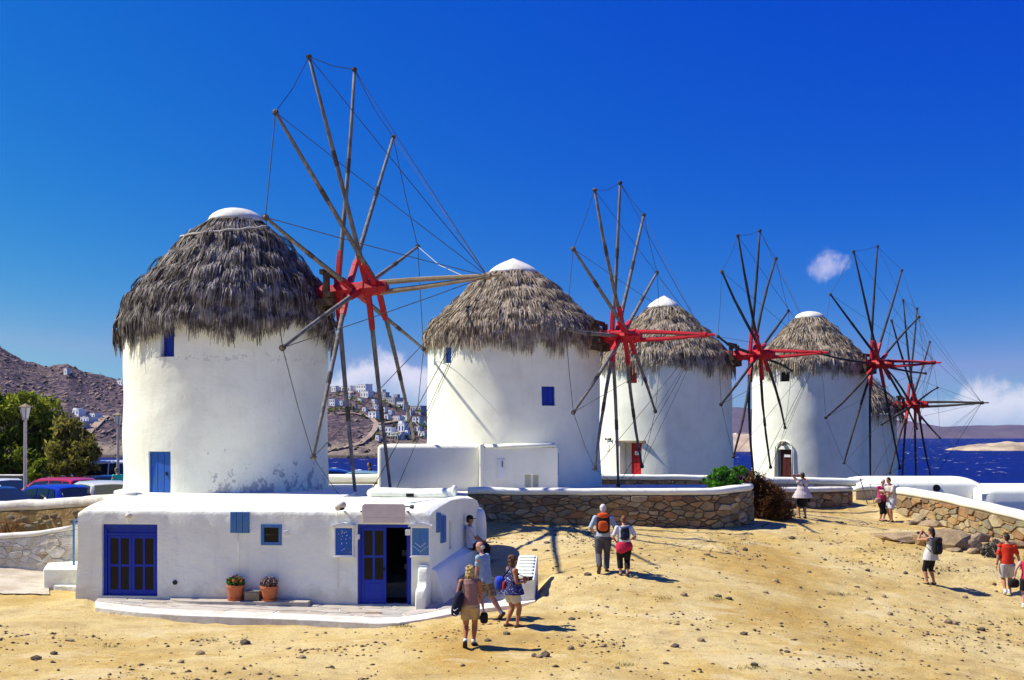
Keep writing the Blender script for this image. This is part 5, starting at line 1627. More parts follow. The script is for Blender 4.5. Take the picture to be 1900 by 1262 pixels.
def person(loc, face, H, label, P):
    """face: heading in degrees (0 = away from the camera, +Y; 180 = towards it; 90 = to the left)
    P: bw body width, lean, feet {L,R: (x, y, z, toe-down deg)}, hands {L,R:(x,y,z)} in units of H, outfit entries"""
    root = empty('person', loc, R(face), label, 'person')
    V3 = lambda *a: Vector(a) * H
    bw = P.get('bw', 1.0); belly = P.get('belly', 1.0)
    hipz = P.get('hipz', .515)
    lean = R(P.get('lean', 3)); sl = R(P.get('side', 0))
    def up(z, y=0, x=0):      # point in the trunk's frame: z above the hip
        return Vector((x + math.sin(sl) * z, y * math.cos(lean) + z * math.sin(lean), z * math.cos(lean) - y * math.sin(lean))) * H + V3(P.get('hipx', 0), P.get('hipy', 0), hipz)
    sw = .108 * (1 + (bw - 1) * .5) * P.get('sw', 1)
    female = P.get('f', 0)
    hd = R(P.get('head', 0)); nod = R(P.get('nod', 5))
    hc = up(.425, .012 + .05 * math.sin(nod) * 0)
    Mh = Matrix.Rotation(hd, 3, 'Z') @ Matrix.Rotation(-nod, 3, 'X')
    # trunk
    trunk = [up(-.045), up(.0), up(.06), up(.12, -.004), up(.20, .004), up(.265, .0), up(.305, -.004), up(.33, -.004)]
    hw = .094 if female else .088
    tr = [(.070 * bw, .055), (hw * bw, .068 * belly), (.086 * bw, .066 * belly), (.076 * bw * (belly * .5 + .5), .060 * belly), (.090 * bw, .066), (.100 * bw, .060), (.072 * bw, .045), (.034, .036)]
    tr = [(a * H, b * H) for a, b in tr]
    xr = (1, 0, 0)
    legs = {}
    for s, k in ((-1, 'L'), (1, 'R')):
        fx, fy, fz, toe = P['feet'][k]
        hip = V3(P.get('hipx', 0) + s * .050 * bw, P.get('hipy', 0), hipz - .005)
        ank = V3(fx, fy, fz + .042)
        knee, ank = ik(hip, ank, .248 * H, .240 * H, Vector((s * P.get('kneeout', .08), 1, .15)))
        legs[k] = (hip, knee, ank, toe)
    arms = {}
    for s, k in ((-1, 'L'), (1, 'R')):
        sh = up(.288, -.004, s * sw)
        hx, hy, hz = P['hands'][k]
        wr = V3(hx, hy, hz)
        el, wr = ik(sh, wr, .172 * H, .150 * H, Vector(P.get('elbow' + k, (s * .5, -1, -.2))))
        arms[k] = (sh, el, wr)
    leg_r = [.060 * bw, .050 * bw, .037, .036, .024, .021]
    def leg_pts(k): 
        h, kn, an, t = legs[k]
        return [h, h.lerp(kn, .45), kn, kn.lerp(an, .32), kn.lerp(an, .8), an]
    def arm_pts(k):
        sh, el, wr = arms[k]
        return [sh, sh.lerp(el, .4), el, el.lerp(wr, .35), wr]
    arm_r = [.036 * (1 + (bw - 1) * .6), .029, .023, .023, .0155]
    mb = MB()
    smoothtube(mb, trunk, tr, 20, 4, ref=xr)
    mb.tube([up(.30, -.003), up(.365, .004)], [.036 * H, .031 * H], 12)
    for s, k in ((-1, 'L'), (1, 'R')):
        smoothtube(mb, leg_pts(k), [r * H for r in leg_r], 14, 4)
        smoothtube(mb, arm_pts(k), [r * H for r in arm_r], 12, 4)
        mb.ball(arms[k][0], .037 * H, 12, 8)
        an = legs[k][2]; t = R(legs[k][3]); f = Vector((s * .12, math.cos(t), -math.sin(t))).normalized()
        mb.tube([an - f * .03 * H - Vector((0, 0, .016 * H)), an + f * .03 * H - Vector((0, 0, .018 * H)), an + f * .10 * H - Vector((0, 0, .028 * H))], [(.026 * H, .026 * H), (.026 * H, .027 * H), (.012 * H, .026 * H)], 10)
    # head
    mb.ball(hc + Mh @ V3(0, 0, .010), (.0455 * H, .056 * H, .060 * H), 18, 14, M=Mh)
    mb.ball(hc + Mh @ V3(0, .018, -.030), (.035 * H, .036 * H, .036 * H), 14, 10, M=Mh)
    mb.ball(hc + Mh @ V3(0, .058, -.006), (.008 * H, .013 * H, .012 * H), 8, 6, M=Mh)
    for s in (-1, 1): mb.ball(hc + Mh @ V3(s * .046, -.004, -.004), (.007 * H, .012 * H, .018 * H), 8, 6, M=Mh)
    body = mk('body', mb, P['skin'], root, world=False)
    remesh(body, .0105 * H / 1.7, 3)
    # hands: palm and five fingers joined on to the body mesh
    hm = MB()
    for s, k in ((-1, 'L'), (1, 'R')):
        sh, el, wr = arms[k]; f = (wr - el).normalized()
        n = Vector((s, 0, 0)) if abs(f.x) < .75 else Vector((0, 0, 1))
        n = (n - f * n.dot(f)).normalized(); b = f.cross(n); thumb = b if b.y > 0 or (abs(b.y) < .3 and b.z > 0) else -b
        w = .052 * H / 1.0 * .42
        pc = wr + f * .028 * H
        hm.tube([wr - f * .01 * H, wr + f * .015 * H, wr + f * .052 * H], [(.011 * H, .014 * H), (.0105 * H, .021 * H), (.0085 * H, .022 * H)], 10, ref=n)
        curl = -n
        for q in range(4):
            o = thumb * (.0165 - .011 * q) * H; ln = (.040, .045, .042, .033)[q] * H
            p0 = wr + f * .050 * H + o; p1 = p0 + f * ln * .5 + curl * ln * .12; p2 = p1 + f * ln * .3 + curl * ln * .28; p3 = p2 + f * ln * .08 + curl * ln * .25
            hm.tube([p0, p1, p2, p3], [.0052 * H, .005 * H, .0046 * H, .0035 * H], 6)
        p0 = wr + f * .014 * H + thumb * .016 * H; p1 = p0 + (f * .7 + thumb * .7).normalized() * .024 * H; p2 = p1 + (f * .95 + curl * .3).normalized() * .022 * H
        hm.tube([p0, p1, p2], [.0065 * H, .006 * H, .0042 * H], 6)
    bm = bmesh.new(); bm.from_mesh(body.data)
    tmp = bpy.data.meshes.new('tmp'); tmp.from_pydata(hm.v, [], hm.f); fix_normals(tmp); tmp.polygons.foreach_set('use_smooth', [True] * len(tmp.polygons))
    bm.from_mesh(tmp); bm.to_mesh(body.data); bm.free(); bpy.data.meshes.remove(tmp)
    if not body.data.materials: body.data.materials.append(P['skin'])
    # face
    mb = MB()
    for s in (-1, 1): mb.ball(hc + Mh @ V3(s * .0195, .0495, .008), (.0062 * H, .004 * H, .0038 * H), 8, 6, M=Mh)
    mk('eyes', mb, eye_m, root, world=False, smooth=True)
    mb = MB(); mb.ball(hc + Mh @ V3(0, .0535, -.031), (.014 * H, .004 * H, .0042 * H), 8, 6, M=Mh); mk('mouth', mb, lip_m, root, world=False, smooth=True)
    # hair
    if P.get('hair'):
        hm_, style = P['hair']; mb = MB()
        if style == 'short':
            mb.ball(hc + Mh @ V3(0, -.009, .021), (.0485 * H, .055 * H, .054 * H), 16, 12, M=Mh, jit=.06, seed=H * 9); mb.ball(hc + Mh @ V3(0, -.026, -.012), (.042 * H, .034 * H, .04 * H), 12, 10, M=Mh)
        elif style == 'bob':
            mb.ball(hc + Mh @ V3(0, -.010, .022), (.056 * H, .060 * H, .056 * H), 16, 12, M=Mh, jit=.16, seed=H * 7); mb.ball(hc + Mh @ V3(0, -.024, -.022), (.056 * H, .042 * H, .050 * H), 14, 10, M=Mh, jit=.34, seed=H * 5)
            for q in range(26):
                a = q * 2.4; z_ = -.03 + .09 * ((q * 7) % 26) / 26; mb.tube([hc + Mh @ V3(.045 * math.cos(a), -.015 + .045 * math.sin(a), z_), hc + Mh @ V3(.064 * math.cos(a), -.015 + .066 * math.sin(a), z_ + .008 * math.sin(q))], [.014 * H, .006 * H], 5)
            for q in range(18):
                a = 2.6 + q * .36; mb.tube([hc + Mh @ V3(.05 * math.cos(a), -.012 + .045 * math.sin(a) * .8, -.02), hc + Mh @ V3(.062 * math.cos(a), -.016 + .055 * math.sin(a) * .8, -.066 - .016 * (q % 3))], [.012 * H, .007 * H], 5)
        elif style == 'long':
            mb.ball(hc + Mh @ V3(0, -.009, .020), (.052 * H, .058 * H, .056 * H), 16, 12, M=Mh, jit=.08, seed=2); mb.tube([hc + Mh @ V3(0, -.035, .01), hc + Mh @ V3(0, -.045, -.05), hc + Mh @ V3(0, -.045, -.12)], [(.045 * H, .032 * H), (.043 * H, .03 * H), (.02 * H, .012 * H)], 12, ref=(1, 0, 0))
        elif style == 'fringe':      # thin hair round the back of a bald head
            mb.ball(hc + Mh @ V3(0, -.020, -.012), (.0475 * H, .041 * H, .03 * H), 14, 10, M=Mh)
        h = mk('hair', mb, hm_, root, world=False); remesh(h, .008 * H / 1.7, 1)
    if P.get('cap'):
        mb = MB(); mb.ball(hc + Mh @ V3(0, -.004, .030), (.0505 * H, .060 * H, .048 * H), 16, 12, M=Mh, pw=.95)
        mb.ball(hc + Mh @ V3(0, .066, .026), (.040 * H, .040 * H, .006 * H), 14, 6, M=Mh)
        mk('cap', mb, P['cap'], root, world=False, smooth=True)
    if P.get('glasses'):
        mb = MB()
        for s in (-1, 1):
            mb.ball(hc + Mh @ V3(s * .0205, .054, .008), (.016 * H, .004 * H, .011 * H), 10, 6, M=Mh); mb.beam(hc + Mh @ V3(s * .038, .052, .010), hc + Mh @ V3(s * .049, -.004, .008), .004 * H, .005 * H)
        mb.beam(hc + Mh @ V3(-.01, .057, .010), hc + Mh @ V3(.01, .057, .010), .004 * H, .004 * H)
        mk('sunglasses', mb, glass_dark, root, world=False)
    # clothes
    vox = .0115 * H / 1.7
    def inflate(r, a): return [(x[0] + a * H, x[1] + a * H) if isinstance(x, tuple) else x * H + a * H for x in r]
    if P.get('top'):
        m_, sleeve, hem = P['top'][:3]; mb = MB(); grow = P['top'][3] if len(P['top']) > 3 else .009
        flare = P['top'][4] if len(P['top']) > 4 else 0
        tp = [up(hem)] + [t for t, z in zip(trunk, (-.045, 0, .06, .12, .20, .265, .305, .33)) if z > hem + .02][:-1] + [up(.318, -.002)]
        zz = [hem] + [z for z in (-.045, 0, .06, .12, .20, .265, .305, .33) if z > hem + .02][:-1] + [.318]
        rr = []
        for z in zz:
            a = np.interp(z, (-.045, 0, .06, .12, .20, .265, .305, .33), [t[0] for t in tr]); b = np.interp(z, (-.045, 0, .06, .12, .20, .265, .305, .33), [t[1] for t in tr])
            if z <= 0.0: a = max(a, hw * bw * H); b = max(b, .066 * belly * H)
            fl = flare * max(0, .2 - z) / .25 * H
            rr.append((a + grow * H + fl, b + grow * H + fl * .8))
        smoothtube(mb, tp, rr, 22, 4, ref=xr)
        if sleeve != 0:
            for s, k in ((-1, 'L'), (1, 'R')):
                sh, el, wr = arms[k]
                if sleeve <= 1: mb.tube([sh.lerp(up(.27), .4), sh, sh.lerp(el, sleeve * .5), sh.lerp(el, sleeve)], [.036 * H, .0435 * H * bw ** .5, .038 * H, .036 * H], 12)
                else:
                    mb.tube([sh.lerp(up(.27), .4), sh, sh.lerp(el, .6), el, el.lerp(wr, sleeve - 1)], [.034 * H, .043 * H, .038 * H, .034 * H, .028 * H], 12)
                mb.ball(sh, .0445 * H, 10, 8)
        else:
            for s, k in ((-1, 'L'), (1, 'R')): mb.tube([up(.27, 0, s * .06), up(.315, -.004, s * .065), up(.32, -.004, s * .05)], [(.03 * H, .05 * H), (.018 * H, .036 * H), (.012 * H, .03 * H)], 10, ref=xr)
        t = mk('shirt', mb, m_, root, world=False); remesh(t, vox, 2)
    if P.get('bottom'):
        m_, ln, kind = P['bottom']; mb = MB()
        grow = .011
        smoothtube(mb, [up(-.05), up(0), up(.055)], [((hw + .004) * bw * H, .070 * H * belly), ((hw + .009) * bw * H, .074 * H * belly), ((.088 + .005) * bw * H, .071 * H * belly)], 22, 4, ref=xr)
        for k in 'LR':
            h, kn, an, t_ = legs[k]
            if kind == 'skirt': continue
            if ln <= .5: pts = [h, h.lerp(kn, ln), h.lerp(kn, ln * 2)]; rr = [.070 * bw * H, .066 * bw * H, .060 * bw * H]
            else:
                q = (ln - .5) * 2; pts = [h, h.lerp(kn, .45), kn, kn.lerp(an, q * .5), kn.lerp(an, q)]; g = P.get('leggrow', 1.0)
                rr = [.069 * bw * H, .060 * bw * H, .049 * H * g, .046 * H * g, .043 * H * g]
            smoothtube(mb, pts, rr, 14, 4)
        if kind == 'skirt':
            mid = (legs['L'][1] + legs['R'][1]) / 2; smoothtube(mb, [up(-.02), up(-.05).lerp(mid, .5), up(-.05).lerp(mid, ln * 2)], [(.1 * bw * H, .075 * H), (.115 * bw * H, .085 * H), (.12 * bw * H, .095 * H)], 20, 4, ref=xr)
        t = mk('skirt' if kind == 'skirt' else ('shorts' if ln <= .56 else 'trousers'), mb, m_, root, world=False); remesh(t, vox, 2)
    if P.get('belt'):
        mb = MB(); mb.tube([up(.045), up(.07)], [((hw + .008) * bw * H, .078 * H * belly), ((.086 + .010) * bw * H, .077 * H * belly)], 22, ref=xr); mk('belt', mb, P['belt'], root, world=False)
    if P.get('waist'):     # jumper tied round the waist
        mb = MB(); smoothtube(mb, [up(.05), up(0, -.012), up(-.06, -.025), up(-.115, -.03, P.get('waistx', 0))], [(.105 * bw * H, .080 * H), (.125 * bw * H, .090 * H), (.125 * bw * H, .085 * H), (.07 * bw * H, .05 * H)], 22, 4, ref=xr)
        mb.ball(up(-.05, -.02, -.11), (.03 * H, .05 * H, .07 * H), 10, 8); mb.ball(up(-.04, -.02, .11), (.03 * H, .05 * H, .05 * H), 10, 8)
        t = mk('jumper', mb, P['waist'], root, world=False); remesh(t, vox, 2)
    # shoes
    for k, s in (('L', -1), ('R', 1)):
        an = legs[k][2]; t = R(legs[k][3]); f = Vector((s * .12, math.cos(t), -math.sin(t))).normalized(); mb = MB(); u = Vector((0, math.sin(t), math.cos(t)))
        c = an - u * .022 * H
        mb.tube([c - f * .042 * H, c - f * .02 * H + u * .004 * H, c + f * .03 * H, c + f * .08 * H - u * .006 * H, c + f * .112 * H - u * .010 * H], [(.016 * H, .018 * H), (.026 * H, .027 * H), (.023 * H, .029 * H), (.017 * H, .031 * H), (.009 * H, .018 * H)], 12, ref=u)
        so = mk('shoe', mb, P['shoes'], root, world=False, smooth=True)
        if P.get('socks'):
            mb = MB(); mb.tube([an - u * .005 * H, an + (legs[k][1] - an).normalized() * .035 * H], [.028 * H, .027 * H], 10); mk('sock', mb, sock, so, world=False, smooth=True)
    if P.get('watch'):
        k = P['watch']; sh, el, wr = arms[k]; mb = MB(); mb.tube([wr.lerp(el, .08), wr.lerp(el, .16)], [.0195 * H] * 2, 10); mk('watch', mb, iron, root, world=False)
    root_M = Matrix.Translation(Vector(loc)) @ Matrix.Rotation(R(face), 4, 'Z')
    info = dict(root=root, H=H, up=lambda *a: root_M @ up(*a), upl=up, arms={k: tuple(root_M @ p for p in v) for k, v in arms.items()}, M=root_M, head=root_M @ hc, fwd=(root_M.to_3x3() @ Vector((0, 1, 0))), right=(root_M.to_3x3() @ Vector((1, 0, 0))), hw=hw * bw * H)
    return info

def bag(I, name, label, cat, parts, group=None):
    """something worn or held: parts = [(name, MB in world coordinates, material, smooth)]; first entry carries the rest"""
    c = Vector(parts[0][1].v[0]); r = empty(name, c, 0, label, cat, group)
    for n, mb, m, s in parts: mk(n, mb, m, r, smooth=s)
    return r

def rucksack(I, w, h, d, z0, col, col2, label, flap=True, strap=None):
    up = I['up']; H = I['H']; b = MB()
    c = lambda x, y, z: up(z / H, y / H, x / H)
    y0 = -.072 * H - .012
    Mr = (I['M'].to_3x3()) @ Matrix.Rotation(R(-4), 3, 'X')
    b.ball(c(0, y0 - d / 2, z0 + h * .46), (w / 2, d / 2, h / 2), 18, 14, M=Mr, pw=.55)
    parts = [('pack_body', b, col, True)]
    f = MB(); f.ball(c(0, y0 - d * .55, z0 + h * .86), (w * .44, d * .52, h * .17), 16, 10, M=Mr, pw=.7); parts.append(('lid', f, col2, True))
    p = MB(); p.ball(c(0, y0 - d * .98, z0 + h * .34), (w * .36, d * .20, h * .26), 14, 10, M=Mr, pw=.6); parts.append(('pocket', p, col2, True))
    for s in (-1, 1):
        t = MB(); t.tube([c(s * w * .28, y0, z0 + h * .9), c(s * .075 * H, -.045 * H, .318 * H), c(s * .082 * H, .05 * H, .30 * H), c(s * .085 * H, .068 * H, .22 * H), c(s * .098 * H, .0, .14 * H), c(s * w * .45, y0, z0 + h * .12)], [(.018, .007)] * 6, 6); parts.append(('strap', t, strap or col, True))
    return bag(I, 'rucksack', label, 'rucksack', parts)

def spot(px, py, z=None): 
    p = drop_to_ground(px, py); return Vector((p.x, p.y, p.z))

# blonde woman with the navy sling bag, walking away
pt = spot(872, 1200)
I1 = person(pt, -6, 149 * pt.y / F * 1.0, 'blonde woman in mauve sleeveless top and khaki shorts walking away with a navy bag',
    dict(f=1, bw=1.06, lean=4, skin=skin_deep, feet={'L': (-.045, -.10, .03, 40), 'R': (.035, .07, 0, 0)}, hands={'L': (-.16, .05, .50), 'R': (.165, .03, .46)}, hair=(hair_blond, 'bob'),
         top=(cloth('mauve_top', (.30, .16, .14)), 0, .00, .009), bottom=(cloth('khaki_cloth', (.50, .36, .18)), .36, 'shorts'), shoes=shoe_dark, socks=1, head=-8))
I = I1; up = I['up']; b = MB(); H = I['H']
b.ball(up(.02, -.06, -.150), (.10, .15, .27), 16, 12, M=I['M'].to_3x3() @ Matrix.Rotation(R(14), 3, 'Y'), pw=.7)
t = MB(); t.tube([up(.14, -.055, -.13), up(.28, -.05, -.10), up(.325, -.0, -.075), up(.22, .09, -.05), up(.10, .06, -.12)], [(.028, .012)] * 5, 7)
k = MB(); k.tube([up(-.10, -.13, -.185), up(-.13, -.10, -.15), up(-.10, -.10, -.10)], .012, 5)
sw = MB(); sw.tube([up(-.05, -.152, -.185), up(-.062, -.155, -.17), up(-.03, -.152, -.125)], [.006, .012, .003], 5)
navy = cloth('navy_nylon', (.010, .012, .035))
bag(I, 'sling_bag', 'navy teardrop sling bag with a white curved mark on the blonde woman\'s left hip', 'bag', [('bag_body', b, navy, True), ('strap', t, navy, True), ('piping', k, white_paint, True), ('emblem', sw, white_paint, True)])
wr = I['arms']['R'][2]; b = MB(); b.ball(wr + Vector((.02, 0, -.22)), (.085, .06, .12), 12, 9, pw=.6); t = MB(); t.tube([wr + Vector((0, 0, -.06)), wr + Vector((.01, 0, -.13))], .008, 5)
bag(I, 'camera_pouch', 'small black camera pouch hanging from the blonde woman\'s right hand', 'camera pouch', [('pouch', b, black_cloth, True), ('strap', t, black_cloth, True)])

# bald man in the pale blue T-shirt
pt = spot(900, 1149)
person(pt, 62, 1.80, 'bald man in pale blue T-shirt and patterned cargo shorts stepping forward beside the shop',
    dict(bw=1.08, belly=1.12, lean=8, skin=skin_pink, feet={'L': (-.03, .10, 0, -4), 'R': (.05, -.22, .04, 42)}, hands={'L': (-.10, .10, .47), 'R': (.15, .03, .47)}, hair=(hair_white, 'fringe'),
         top=(cloth('pale_blue_cotton', (.30, .42, .56)), .62, -.06, .013), bottom=(mat('camouflage_cloth', (.34, .27, .19), (.13, .095, .07), 16, .95, .3, 10, .02, lo=.45, hi=.55), .47, 'shorts'), shoes=shoe_brown, socks=1, head=10, nod=22, watch='L', glasses=1))
# woman with sunglasses and camera
pt = spot(949, 1164)
I = person(pt, -68, 1.62, 'woman in navy patterned top and white shorts with a camera, facing right',
    dict(f=1, bw=1.20, belly=1.35, lean=1, skin=skin_deep, feet={'L': (-.06, -.05, 0, 0), 'R': (.06, .06, 0, 0)}, hands={'L': (-.05, .19, .66), 'R': (.10, .14, .64)}, elbowR=(.5, -1, .1), hair=(hair_brown, 'bob'), glasses=1,
         top=(mat('navy_print', (.012, .016, .10), (.52, .52, .60), 34, .9, .2, 20, .01, lo=.58, hi=.61), 0, -.045, .012, .10), bottom=(cloth('white_shorts', (.62, .58, .54)), .33, 'shorts'), shoes=shoe_brown, head=-6))
up = I['up']; b = MB(); c = I['arms']['L'][2] + I['fwd'] * .10
b.box(c, (.06, .13, .09), I['M'].to_3x3()); l = MB(); l.tube([c, c + I['fwd'] * .13], [.045, .04], 12); t = MB(); t.tube([c + Vector((0, 0, .03)), up(.22, .1, -.05), up(.32, .02, -.05), up(.325, -.04, 0), up(.32, .02, .05), up(.22, .1, .03), c + Vector((0, 0, .03))], .010, 5)
bag(I, 'camera', 'black camera held at the chest of the woman in the navy patterned top', 'camera', [('camera_body', b, iron, False), ('lens', l, iron, True), ('strap', t, black_cloth, True)])
b = MB(); b.ball(up(.10, -.15, -.06), (.12, .13, .16), 16, 12, pw=.7); s = MB(); s.ball(up(.06, -.12, .03), (.05, .10, .13), 12, 9, pw=.7); t = MB(); t.tube([up(.18, -.13, -.02), up(.315, -.045, .06), up(.30, .05, .08), up(.16, .06, .11), up(.08, -.08, .1)], [(.02, .008)] * 5, 6)
bag(I, 'rucksack', 'small bright blue rucksack with a red edge on the woman with the camera', 'rucksack', [('pack_body', b, cloth('bright_blue_nylon', (.02, .06, .50)), True), ('side_pocket', s, cloth('dull_red_nylon', (.28, .02, .025)), True), ('strap', t, black_cloth, True)])
# couple with rucksacks
pt = spot(1119, 1062)
I = person(pt, -4, 1.80, 'white-haired man in pale blue shirt and grey trousers walking away',
    dict(bw=1.12, belly=1.1, lean=5, skin=skin_pink, feet={'L': (-.055, -.17, .06, 62), 'R': (.05, .07, 0, 0)}, hands={'L': (-.15, .14, .60), 'R': (.15, .16, .60)}, elbowL=(-.6, -1, -.3), elbowR=(.6, -1, -.3), hair=(hair_white, 'short'),
         top=(cloth('pale_blue_shirt', (.42, .50, .64)), .95, .01, .014), bottom=(cloth('slate_cloth', (.085, .085, .11)), .99, 'trousers'), belt=black_cloth, shoes=shoe_brown))
rucksack(I, .36, .52, .20, .07 * 1.8, black_cloth, cloth('orange_nylon', (.62, .085, .015)), 'orange and black rucksack worn by the white-haired man', strap=cloth('orange_webbing', (.55, .09, .02)))
pt = spot(1158, 1069)
I = person(pt, 3, 1.57, 'auburn-haired woman in white T-shirt, crimson jumper tied round her waist',
    dict(f=1, bw=1.16, belly=1.1, lean=5, skin=skin_pink, feet={'L': (-.05, .05, 0, 0), 'R': (.045, -.07, .01, 20)}, hands={'L': (-.13, .12, .58), 'R': (.13, .13, .60)}, elbowL=(-.8, -1, -.3), elbowR=(.8, -1, -.3), hair=(hair_ginger, 'short'),
         top=(cloth('white_tee', (.62, .64, .70)), .85, -.02, .013), bottom=(black_cloth, .84, 'trousers'), waist=cloth('crimson_knit', (.56, .02, .07)), waistx=.02, shoes=shoe_brown, leggrow=1.1))
rucksack(I, .24, .32, .13, .09 * 1.57, cloth('midnight_nylon', (.012, .016, .04)), cloth('midnight_nylon_b', (.014, .018, .05)), 'small dark drawstring rucksack on the auburn-haired woman')
# woman photographing the mills
pt = spot(1489, 962)
I = person(pt, 10, 1.68, 'dark-haired woman in fluttering white top and black skirt, arm raised',
    dict(f=1, bw=1.04, lean=-2, skin=skin_tan, feet={'L': (-.075, 0, 0, 0), 'R': (.07, .0, 0, 0)}, hands={'L': (-.055, .12, .955), 'R': (.03, .15, .91)}, elbowL=(-1, -.1, .3), elbowR=(1, -.1, -.6), hair=(hair_dark, 'short'),
         top=(cloth('white_voile', (.60, .52, .50)), .2, -.06, .014, .12), bottom=(black_cloth, .48, 'skirt'), shoes=shoe_dark))
up = I['up']; b = MB(); c = (I['arms']['R'][2] + I['arms']['L'][2]) / 2 + I['fwd'] * .06; b.box(c, (.12, .05, .07), I['M'].to_3x3()); l = MB(); l.tube([c, c + I['fwd'] * .08], [.03, .03], 10)
bag(I, 'camera', 'small camera held up by the woman in the fluttering white top', 'camera', [('camera_body', b, iron, False), ('lens', l, iron, True)])
b = MB(); b.tube([up(.32, -.0, -.06), up(.24, -.078, -.02), up(.10, -.085, .06), up(-.04, -.05, .13)], [(.022, .008)] * 4, 6); s = MB(); s.ball(up(-.10, -.01, .15), (.05, .11, .09), 12, 8, pw=.6)
bag(I, 'shoulder_bag', 'thin black cross-body bag of the woman raising her arm', 'bag', [('strap', b, black_cloth, True), ('bag_body', s, black_cloth, True)])
# couple bent over something, facing the camera and each other
pt = spot(1636, 967)
I = person(pt, 205, 1.62, 'grey-haired woman in pink top and black cropped trousers standing by the white-shirted man',
    dict(f=1, bw=1.14, belly=1.1, lean=4, skin=skin_pink, feet={'L': (-.06, 0, 0, 0), 'R': (.05, .01, 0, 0)}, hands={'L': (-.10, .19, .66), 'R': (.02, .20, .65)}, hair=(hair_white, 'short'), nod=20,
         top=(cloth('magenta_tee', (.50, .03, .15)), .7, -.05, .012), bottom=(black_cloth, .72, 'trousers'), shoes=shoe_brown))
up = I['up']; b = MB(); b.ball(up(-.01, .05, .16), (.12, .09, .10), 12, 9, pw=.65); t = MB(); t.tube([up(.03, .05, .14), up(.20, .05, .10), up(.325, 0, -.03), up(.15, -.08, .06), up(.03, .0, .15)], .01, 5)
bag(I, 'handbag', 'dusty pink handbag at the hip of the woman in the pink top', 'bag', [('bag_body', b, cloth('dusty_pink_leather', (.42, .22, .18)), True), ('strap', t, cloth('pink_strap', (.42, .22, .18)), True)])
pt = spot(1654, 969)
I = person(pt, 118, 1.73, 'dark-haired man in white shirt and light shorts leaning towards the woman in pink',
    dict(bw=1.06, belly=1.1, lean=10, skin=skin_tan, feet={'L': (-.05, .03, 0, 0), 'R': (.05, -.04, 0, 0)}, hands={'L': (-.06, .26, .70), 'R': (.08, .25, .69)}, hair=(hair_dark, 'short'), nod=30,
         top=(cloth('white_check', (.56, .53, .46)), .9, -.06, .016), bottom=(cloth('pale_shorts', (.52, .52, .55)), .46, 'shorts'), shoes=shoe_dark))
b = MB(); c = I['arms']['L'][2] + I['fwd'] * .13; b.box(c, (.2, .14, .015), I['M'].to_3x3() @ Matrix.Rotation(R(30), 3, 'X')); bag(I, 'folded_map', 'small folded map held between the chatting couple', 'map', [('map', b, white_paint, False)])
# woman with black rucksack taking a picture to the left
pt = spot(1727, 1085)
I = person(pt, 28, 1.67, 'dark-haired woman in white vest and black cropped leggings photographing towards the mills',
    dict(f=1, bw=.98, lean=-3, skin=skin_tan, feet={'L': (-.07, .02, 0, 0), 'R': (.05, -.03, 0, 0)}, hands={'L': (-.06, .17, .90), 'R': (.03, .16, .89)}, elbowL=(-.8, -.1, -1), elbowR=(.8, -.1, -.8), hair=(hair_dark, 'long'),
         top=(cloth('white_vest', (.62, .60, .58)), 0, -.075, .011, .05), bottom=(black_cloth, .60, 'trousers'), shoes=shoe_dark, leggrow=.95))
b = MB(); c = (I['arms']['R'][2] + I['arms']['L'][2]) / 2 + I['fwd'] * .08; b.box(c, (.13, .06, .09), I['M'].to_3x3()); l = MB(); l.tube([c, c + I['fwd'] * .13], [.04, .04], 10)
bag(I, 'camera', 'black camera raised by the woman in the white vest', 'camera', [('camera_body', b, iron, False), ('lens', l, iron, True)])
rucksack(I, .32, .48, .19, .045 * 1.67, black_cloth, cloth('black_nylon', (.02, .016, .03)), 'large black rucksack on the woman in the white vest')
# red shirt at the right
pt = spot(1869, 1103)
I = person(pt, -12, 1.77, 'man in bright red polo shirt and light shorts walking away, right edge',
    dict(bw=1.10, belly=1.02, lean=3, skin=skin_tan, feet={'L': (-.05, -.10, .02, 30), 'R': (.05, .06, 0, 0)}, hands={'L': (-.17, -.02, .475), 'R': (.21, .05, .50)}, hair=(hair_dark, 'short'),
         top=(cloth('scarlet_polo', (.62, .035, .012)), .85, -.01, .014), bottom=(cloth('light_shorts', (.50, .46, .44)), .46, 'shorts'), shoes=shoe_white, socks=1, watch='L'))
pt = spot(1907, 1128)
I = person(pt, -20, 1.58, 'woman in crimson vest and black shorts, cut off by the right edge',
    dict(f=1, bw=1.12, lean=10, skin=skin_fair, feet={'L': (-.07, -.04, 0, 0), 'R': (.05, .10, 0, 0)}, hands={'L': (-.21, .02, .55), 'R': (.15, .1, .5)}, hair=(hair_dark, 'bob'),
         top=(cloth('crimson_vest', (.58, .02, .08)), 0, -.01, .012), bottom=(black_cloth, .42, 'shorts'), shoes=shoe_white, socks=1))
wr = I['arms']['L'][2]; b = MB(); b.ball(wr + Vector((-.03, .03, -.20)), (.15, .11, .13), 14, 10, pw=.6); t = MB(); t.tube([wr + Vector((-.1, .03, -.12)), wr + Vector((0, 0, -.05)), wr + Vector((.06, .03, -.12))], .012, 5)
bag(I, 'handbag', 'dark soft handbag carried by the woman in the crimson vest', 'bag', [('bag_body', b, cloth('dark_leather', (.02, .012, .012)), True), ('strap', t, black_cloth, True)])
